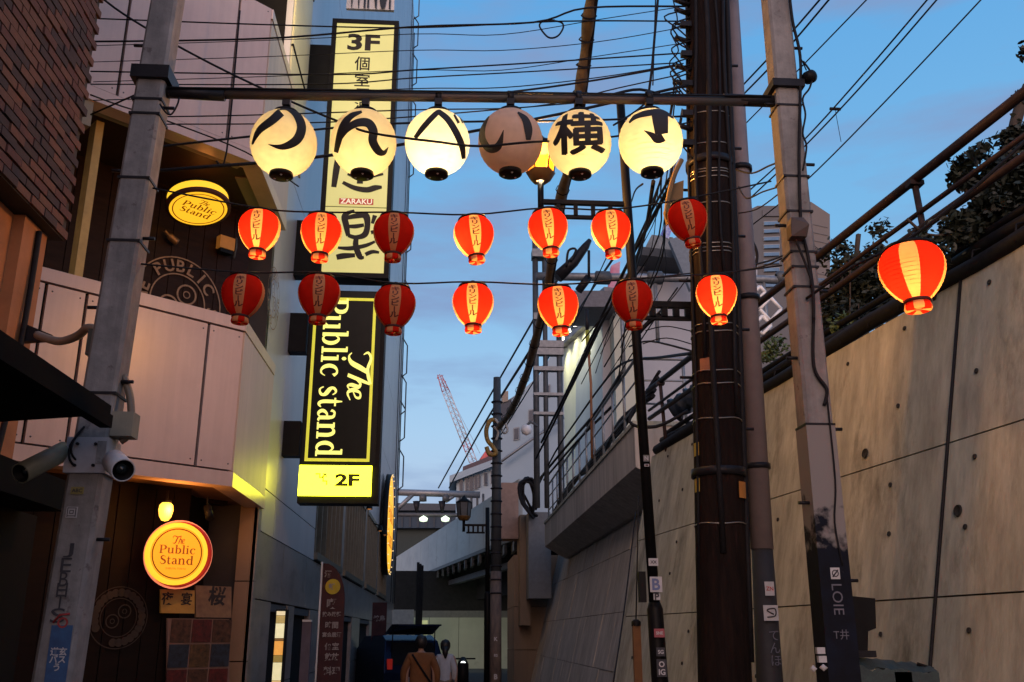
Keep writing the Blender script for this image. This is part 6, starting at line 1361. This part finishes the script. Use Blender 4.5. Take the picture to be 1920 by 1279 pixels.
cable('overhead_cable', 'short slack loops of wire strung from the brown pole over to the right concrete pole', 'cable', [(px_run([(1380, 318), (1410, 325), (1440, 312), (1458, 305)], 6.4, 5.7), .007), (px_run([(1385, 350), (1400, 372), (1430, 360), (1462, 350)], 6.4, 5.7), .006), (px_run([(1385, 508), (1430, 500), (1465, 485)], 6.8, 5.7), .006), (px_run([(1385, 400), (1420, 392), (1462, 362)], 6.8, 5.7), .005)])
# wires, coils and speaker on the right pole
cable('pole_cable', 'thick black service cable running down the right concrete pole with a loop', 'cable', [(px_run([(1478, -30), (1486, 40), (1500, 105), (1500, 190), (1498, 300), (1502, 420), (1515, 480), (1525, 560), (1524, 660), (1530, 700), (1550, 730), (1545, 760)], 5.5), .011), (px_run([(1506, 115), (1522, 140), (1518, 165), (1505, 185), (1510, 215), (1505, 250), (1512, 275), (1505, 320)], 5.48), .007), (px_run([(1550, 740), (1566, 900), (1565, 980), (1580, 1060)], 5.5), .006)])
t = thing('cable_drum', 'small round black insulator hanging off the right concrete pole near the top', 'insulator', at(1517, 145, 5.5))
m = MB(); m.lathe([(0, -.05), (.03, -.05), (.045, -.02), (.045, .03), (.02, .05), (0, .05)], c=at(1517, 145, 5.5), n=16, ax=(.3, -1, -.3)); m.build('body', black, t); m = MB(); m.tube([at(1503, 112, 5.5), at(1512, 132, 5.5)], .005, 4); m.build('hook', rubber, t)
t = thing('pole_lamp_box', 'small dark box light fixed to the right concrete pole below the tower block', 'fixture', at(1495, 430, 5.45))
m = MB(); c = at(1494, 430, 5.44); m.prism([c+V(-.05, -.03, -.06), c+V(.05, -.03, -.06), c+V(.06, -.06, .01), c+V(.04, -.03, .07), c+V(-.04, -.03, .07), c+V(-.06, -.06, .01)], (0, .08, 0)); m.build('housing', mat('box_brown', (.07, .05, .045)), t)
m = MB(); m.tube(px_run([(1492, 450), (1500, 470), (1512, 500), (1524, 540), (1526, 600)], 5.45), .009, 5); m.build('cable', rubber, t)
cable('overhead_cable', 'thin wires passing behind the grey conduit pole up to the right concrete pole', 'cable', [(px_run([(1395, 500), (1440, 490), (1490, 472), (1520, 474)], 9, 6), .01), (px_run([(1400, 435), (1418, 470), (1416, 500), (1400, 530)], 8.5), .016)])
# bundle of wires from the bar area down to the walkway, behind the black lamp post
W = []
for a, b, c_, r in (((1262, 340), (1185, 480), (1120, 610), .022), ((1255, 335), (1200, 440), (1150, 560), .014), ((1240, 335), (1210, 420), (1195, 500), .01), ((1225, 340), (1195, 480), (1110, 640), .02), ((1205, 345), (1190, 360), (1175, 400), .01)):
    W.append((px_run([a, b, c_, (c_[0]-60, c_[1]+130), (c_[0]-105, c_[1]+220)], 7.6, 18), r))
cable('cable_bundle', 'bundle of dark wires falling from the brown pole past the lamp post to the walkway', 'cables', W)
cable('cable_bundle', 'heavy black cables following the walkway edge down to the bridge abutment', 'cables', [(px_run([(1300, 662), (1240, 670), (1170, 680), (1130, 720), (1080, 790), (1040, 850), (1000, 930)], 11, 28), .024), (px_run([(1165, 700), (1120, 770), (1060, 840), (1010, 900)], 16, 28), .035), (px_run([(1150, 760), (1080, 830), (1020, 900)], 18, 27), .03), (px_run([(1210, 735), (1180, 790), (1230, 800), (1290, 770)], 13.5, 13), .025), (px_run([(1320, 665), (1220, 640), (1180, 650)], 9, 12), .012)])
cable('overhead_cable', 'thin far wires rising from the far bridge to the steel mast across the open sky', 'cable', [(px_run([(822, 915), (880, 810), (1000, 600), (1060, 500)], 70, 26), .05), (px_run([(842, 915), (905, 800), (1005, 640)], 70, 26), .05), (px_run([(1160, 470), (1060, 620), (930, 830)], 24, 60), .04)])
cable('overhead_cable', 'thin sagging wires between the black lamp post and brown pole in front of the hall', 'cable', [(px_run([(1210, 620), (1250, 612), (1300, 622)], 7.4), .005), (px_run([(1205, 645), (1250, 634), (1305, 648)], 7.4), .005), (px_run([(1230, 590), (1260, 560), (1290, 520)], 9), .006), (px_run([(1100, 800), (1200, 640), (1270, 540)], 20, 12), .012), (px_run([(1185, 525), (1300, 512)], 7.3), .006)])
t = thing('marker_staff', 'thin rusty staff with yellow green sleeve standing on the walkway before the hall', 'staff', at(1105, 850, 20))
m = MB(); m.tube([at(1100, 580, 20), at(1101, 620, 20)], .045, 6); m.build('tip', blackm, t); m = MB(); m.tube([at(1101, 620, 20), at(1104, 665, 20)], .05, 6); m.build('sleeve', mat('sleeve_green', (.25, .28, .03)), t); m = MB(); m.tube([at(1104, 665, 20), at(1108, 720, 20), at(1110, 860, 20)], .03, 6); m.build('rod', mat('rust', (.25, .11, .05)), t)
# trackside lantern and CCTV dome near the mast
t = thing('dome_camera', 'small white dome camera on a curved arm on the far mast', 'camera', at(988, 806, 25)); c = at(987, 806, 25)
m = MB(); m.lathe([(0, -.16), (.12, -.1), (.15, 0), (.12, .1), (0, .15)], c=c, n=14); m.build('dome', white, t); m = MB(); m.tube(px_run([(987, 798), (996, 792), (1008, 800)], 25.3), .035, 6); m.build('arm', steeld, t)
# orange post guard and cable down the wall, white pipe
t = thing('cable_guard', 'orange brown cable guard standing at the foot of the wall left of the lamp post', 'cable guard', V(at(1193, 1200, 9).x, 9, 0))
g0 = at(1194, 1172, 9.0); m = MB(); m.b2((g0.x-.035, 9.0, 0), (g0.x+.035, 9.06, g0.z)); m.build('guard', mat('guard_orange', (.2, .09, .03), (.14, .06, .02), 8), t)
m = MB(); m.lathe([(.045, -.03), (.045, .01), (.02, .03), (0, .03)], c=g0+V(0, .03, .02), n=10); m.build('cap', black, t)
m = MB(); m.tube([g0+V(0, .03, .04), at(1196, 1000, 9.3), at(1197, 930, 9.5)], .007, 5); m.build('cable', rubber, t)
m = MB(); m.tube(px_run([(1150, 1279), (1172, 1130), (1192, 960)], 9.6, 13), .009, 5); m.build('cable', rubber, t)
# boxes and cover behind the foot of the right pole
t = thing('meter_cabinet', 'black equipment box strapped behind the foot of the right concrete pole', 'box', at(1610, 1180, 5.9))
P_ = [at(x, y, 5.75) for x, y in ((1575, 1105), (1600, 1118), (1641, 1122), (1643, 1178), (1628, 1184), (1627, 1225), (1590, 1235), (1570, 1235))]
m = MB(); m.prism(P_[::-1], (0, .22, 0)); m.build('cabinet', black, t)
m = MB(); m.b2(at(1590, 1226, 5.7)+V(0, 0, -.02), at(1640, 1220, 5.72)); m.build('bracket', blackm, t)
t = thing('plastic_cover', 'dark green quilted cover over stacked goods at the foot of the wall', 'cover', V(2.75, 5.75, 0))
a = at(1585, 1232, 5.75); b = at(1735, 1245, 5.75)
m = MB(); rr = random.Random(2); nx, ny = 16, 6; vs = []
for j in range(ny+1):
    for i in range(nx+1): x = a.x+(b.x-a.x)*i/nx; vs.append(V(x, 5.6+j*.09, a.z+(b.z-a.z)*i/nx-.05*(j/ny-.5)**2*4+rr.uniform(-.012, .012)))
m.add(vs, [(j*(nx+1)+i, j*(nx+1)+i+1, (j+1)*(nx+1)+i+1, (j+1)*(nx+1)+i) for j in range(ny) for i in range(nx)], 0, True)
vs = [V(v.x, 5.6, v.z-dz+rr.uniform(-.01, .01)) for dz in (0, .05, .1, .14) for v in vs[:nx+1]]
m.add(vs, [(j*(nx+1)+i, j*(nx+1)+i+1, (j+1)*(nx+1)+i+1, (j+1)*(nx+1)+i) for j in range(3) for i in range(nx)], 0, True)
m.build('sheet', mat('dark_green_sheet', (.03, .06, .06), (.015, .03, .035), 30, .45, bump=.5), t)
m = MB(); m.b2((a.x+.05, 5.65, 0), (b.x-.05, 6.1, b.z-.1)); m.build('stack', black, t)
m = MB(); m.box(at(1690, 1270, 5.63), (.1, .06, .06)); m.build('yellow_label', mat('label_yellow', (.3, .28, .02)), t)
m = MB(); m.tube([b+V(-.05, 0, 0), at(1750, 1255, 5.7)], .012, 6); m.build('bar', black, t)
t = thing('wall_clip', 'small white plastic fittings clipped low on the left side of the right concrete pole', 'fitting', at(1543, 1235, 5.45))
for (x, y) in ((1538, 1220), (1541, 1236)):
    m = MB(); m.box(at(x, y, 5.46), (.045, .03, .035)); m.build('clip', wt, t)
m = MB(); m.lathe([(0, -.02), (.025, 0), (0, .02)], c=at(1544, 1252, 5.44), n=10); m.lathe([(0, -.02), (.022, 0), (0, .02)], c=at(1525, 1254, 5.44), n=10); m.build('knob', wt, t)

# ---------------------------------------------------------------- people and car
def skin_mesh(name, joints, edges, ma, parent, sub=2):
    me = bpy.data.meshes.new(name); o0 = ORG[parent.name]
    me.from_pydata([Vector(p)-o0 for p, r in joints], edges, []); o = bpy.data.objects.new(name, me); COL.objects.link(o); o.parent = parent; me.materials.append(ma)
    sk = o.modifiers.new('skin', 'SKIN'); sk.use_smooth_shade = True
    me.skin_vertices[0].data.foreach_set('radius', [v for p, r in joints for v in ((r, r) if not isinstance(r, tuple) else r)])
    for i, v in enumerate(me.skin_vertices[0].data): v.use_root = (i == 0)
    s = o.modifiers.new('sub', 'SUBSURF'); s.levels = sub; s.render_levels = sub; return o
skinm = mat('skin', (.45, .27, .2), (.4, .24, .18), 8, .6); hair = mat('black_hair', (.015, .012, .012), (.008, .007, .007), 30, .5)
def person(px, py_head, Y, H, lab, coat, coatw, bottom, long_hair, bag):
    s = H/1.72; X = at(px, py_head, Y).x; t = thing('person', lab, 'person', (X, Y, 0)); B = lambda x, y, z: V(X+x*s, Y+y*s, z*s)
    J = [(B(0, 0, .95), (.13*s, .1*s)), (B(0, 0, 1.15), (.13*s, .1*s)), (B(0, 0, 1.38), (.15*s, .1*s)), (B(0, 0, 1.46), (.055*s, .055*s)), (B(0, -.0, 1.53), (.05*s, .05*s)), (B(0, -.01, 1.60), (.082*s, .09*s)), (B(0, 0, 1.70), (.06*s, .065*s)),
         (B(-.09, 0, .9), .095*s), (B(-.1, .04, .48), .062*s), (B(-.1, -.06, .09), .04*s), (B(-.1, .05, .04), .035*s),
         (B(.09, 0, .9), .095*s), (B(.1, .0, .48), .062*s), (B(.1, .08, .09), .04*s), (B(.1, .2, .04), .035*s),
         (B(-.19, 0, 1.38), .055*s), (B(-.25, -.02, 1.12), .045*s), (B(-.25, .05, .86), .034*s), (B(-.25, .07, .78), .032*s), (B(.19, 0, 1.38), .055*s), (B(.25, -.02, 1.12), .045*s), (B(.25, .05, .86), .034*s), (B(.25, .07, .78), .032*s)]
    E = [(0, 1), (1, 2), (2, 3), (3, 4), (4, 5), (5, 6), (0, 7), (7, 8), (8, 9), (9, 10), (0, 11), (11, 12), (12, 13), (13, 14), (2, 15), (15, 16), (16, 17), (17, 18), (2, 19), (19, 20), (20, 21), (21, 22)]
    skin_mesh('body', J, E, skinm, t)
    # coat: torso and sleeves as one mesh
    w_ = coatw; C_ = [(B(0, 0, .98), (.19*w_*s, .14*s)), (B(0, 0, 1.2), (.185*w_*s, .135*s)), (B(0, 0, 1.36), (.18*w_*s, .12*s)), (B(0, 0, 1.45), (.085*s, .08*s)),
          (B(-.17*w_, 0, 1.38), .085*s), (B(-.27*w_, -.02, 1.12), .072*s), (B(-.26*w_, .06, .88), .055*s), (B(.17*w_, 0, 1.38), .085*s), (B(.27*w_, -.02, 1.12), .072*s), (B(.26*w_, .06, .88), .055*s), (B(0, 0, .8), (.2*w_*s, .15*s))]
    skin_mesh('coat', C_, [(0, 1), (1, 2), (2, 3), (2, 4), (4, 5), (5, 6), (2, 7), (7, 8), (8, 9), (0, 10)], coat, t)
    T_ = [(B(0, 0, .93), (.16*s, .12*s)), (B(-.09, 0, .84), .11*s), (B(-.1, .04, .48), .085*s), (B(-.1, -.05, .14), .065*s), (B(.09, 0, .84), .11*s), (B(.1, .0, .48), .085*s), (B(.1, .07, .14), .065*s)]
    skin_mesh('trousers', T_, [(0, 1), (1, 2), (2, 3), (0, 4), (4, 5), (5, 6)], bottom, t)
    m = MB(); m.lathe([(0, -.125), (.075, -.10), (.103, -.03), (.102, .04), (.07, .1), (0, .125)], c=B(0, -.02, 1.635), n=18); h_ = m.build('hair', hair, t)
    if long_hair: m = MB(); m.tube([B(0, -.08, 1.6), B(0, -.11, 1.48), B(.01, -.12, 1.36)], [.075, .06, .02], 10); m.build('ponytail', hair, t)
    m = MB()
    for sx_ in (-1, 1): m.lathe([(0, -.1), (.045, -.06), (.05, .08), (0, .17)], c=B(sx_*.1, .02+(.07 if sx_ > 0 else -.05), .045), n=10, ax=(0, 1, 0))
    m.build('shoes', black, t)
    if bag == 'strap': m = MB(); m.tube(spline([B(-.15, -.13, 1.42), B(0, -.155, 1.2), B(.16, -.14, .98), B(.24, -.06, .85)], 4), .018, 6); m.box(B(.27, -.02, .8), (.1, .22, .2)); m.build('shoulder_bag', black, t)
    else: m = MB(); m.box(B(.28, .02, .62), (.09, .2, .24)); m.tube([B(.25, .05, .8), B(.28, .02, .73)], .01, 5); m.build('hand_bag', mat('pale_bag', (.6, .58, .55)), t)
    return t
person(790, 1200, 17.5, 1.66, 'person seen from behind in a wide brown coat with a diagonal bag strap', mat('brown_coat', (.22, .09, .03), (.15, .06, .02), 6, .9), 1.12, mat('dark_trousers', (.03, .03, .04)), False, 'strap')
person(835, 1213, 20.5, 1.56, 'person seen from behind in a white top with dark tied hair and a pale bag', mat('white_top', (.5, .52, .56), (.42, .44, .48), 6, .9), .82, mat('tan_skirt', (.22, .14, .09)), True, 'hand')
# dark blue hatchback with raised tailgate
CX, CY = -.75, 25.0
t = thing('parked_car', 'dark blue car with its tailgate raised in front of the people', 'car', (CX, CY, 0)); CARN = t.name
paint = mat('navy_paint', (.012, .02, .05), (.009, .015, .04), 2, .25, .3)
w_ = .8
prof = [(-.0, .35), (-.05, .8), (.0, 1.0), (.25, 1.55), (.6, 1.68), (2.0, 1.66), (2.9, 1.1), (3.9, .95), (4.1, .6), (4.0, .3)]
m = MB(); n = len(prof); vs = []
for sx_, k in ((-1, 1), (-.96, 1), (.96, 1), (1, 1)):
    for y, z in prof:
        tw_ = 1-.14*max(0, (z-.95)/.7); vs.append(V(CX+sx_*w_*tw_, CY+y, z if abs(sx_) < 1 else min(z, z-.02)))
m.add(vs, [(j*n+i, j*n+i+1, (j+1)*n+i+1, (j+1)*n+i) for j in range(3) for i in range(n-1)]+[tuple(range(n))[::-1], tuple(range(3*n, 4*n))], 0, False); m.build('body', paint, t)
m = MB(); m.prism([V(CX-w_*.75, CY+.02, .98), V(CX+w_*.75, CY+.02, .98), V(CX+w_*.68, CY+.2, 1.5), V(CX-w_*.68, CY+.2, 1.5)], (0, -.03, 0)); m.build('boot_opening', black, t)
m = MB(); a0 = V(CX, CY+.45, 1.7); 
m.prism([a0+V(-w_*.8, 0, 0), a0+V(w_*.8, 0, 0), a0+V(w_*.8, -.5, .2), a0+V(w_*.7, -.8, .2), a0+V(-w_*.7, -.8, .2), a0+V(-w_*.8, -.5, .2)], (0, .0, .04)); m.build('tailgate', paint, t)
m = MB(); m.prism([a0+V(-w_*.7, -.08, .01), a0+V(w_*.7, -.08, .01), a0+V(w_*.7, -.45, .16), a0+V(-w_*.7, -.45, .16)], (0, .01, -.02)); m.build('rear_window', glassd, t)
for s in (-1, 1):
    m = MB(); m.tube([V(CX+s*w_*.7, CY+.1, 1.3), a0+V(s*w_*.7, -.35, .12)], .015, 6); m.build('gas_strut', blackm, t)
    m = MB(); m.b2((CX+s*w_*.82-.06, CY-.06, .88), (CX+s*w_*.82+.06, CY+.02, 1.12)); m.build('tail_lamp', mat('tail_lamp', (.35, .02, .02), rough=.3, emit=.12, ecol=(1, .05, .03)), t)
    for y in (.75, 3.3):
        m = MB(); m.lathe([(0, -.1), (.2, -.1), (.31, -.09), (.33, 0), (.31, .09), (.2, .1), (0, .1)], c=V(CX+s*w_*.93, CY+y, .33), n=20, ax=(1, 0, 0)); wh = m.build('wheel', rubber, t)
        m = MB(); m.lathe([(0, .105), (.19, .104)], c=V(CX+s*w_*.93, CY+y, .33), n=14, ax=(s, 0, 0)); m.build('rim', steel, wh)
m = MB(); m.box(V(CX, CY-.08, .5), (w_*1.7, .12, .25)); m.build('bumper', mat('bumper', (.02, .02, .025)), t)
m = MB(); m.box(V(CX, CY-.15, .62), (.4, .01, .16)); m.build('number_plate', wt, t)
bpy.data.objects[CARN].rotation_euler.z = math.radians(22)
t = thing('scooter', 'dark parked scooter with one white headlight right of the people', 'scooter', V(at(868, 1240, 24).x, 24, 0)); c = V(at(868, 1243, 24).x, 24, 0)
hz = at(868, 1245, 24).z
m = MB(); m.lathe([(0, -.02), (.07, 0), (0, .03)], c=c+V(0, -.22, hz), n=12, ax=(0, -1, 0)); m.build('headlight', mat('white_headlight', (1, 1, 1), emit=3, ecol=(.95, 1, .95)), t)
m = MB(); m.tube([c+V(0, 0, .3), c+V(0, -.15, hz), c+V(0, 0, hz+.1)], [.16, .14, .08], 10); m.tube([c+V(-.3, .0, hz+.12), c+V(.3, .0, hz+.12)], .02, 6); m.tube([c+V(0, .1, .4), c+V(0, .8, .55), c+V(0, 1.2, .7)], [.15, .16, .1], 10); m.build('body', black, t)
for y in (-.1, 1.1):
    m = MB(); m.lathe([(.13, -.05), (.25, -.04), (.25, .04), (.13, .05)], c=c+V(0, y, .25), n=18, ax=(1, 0, 0)); m.build('wheel', rubber, t)
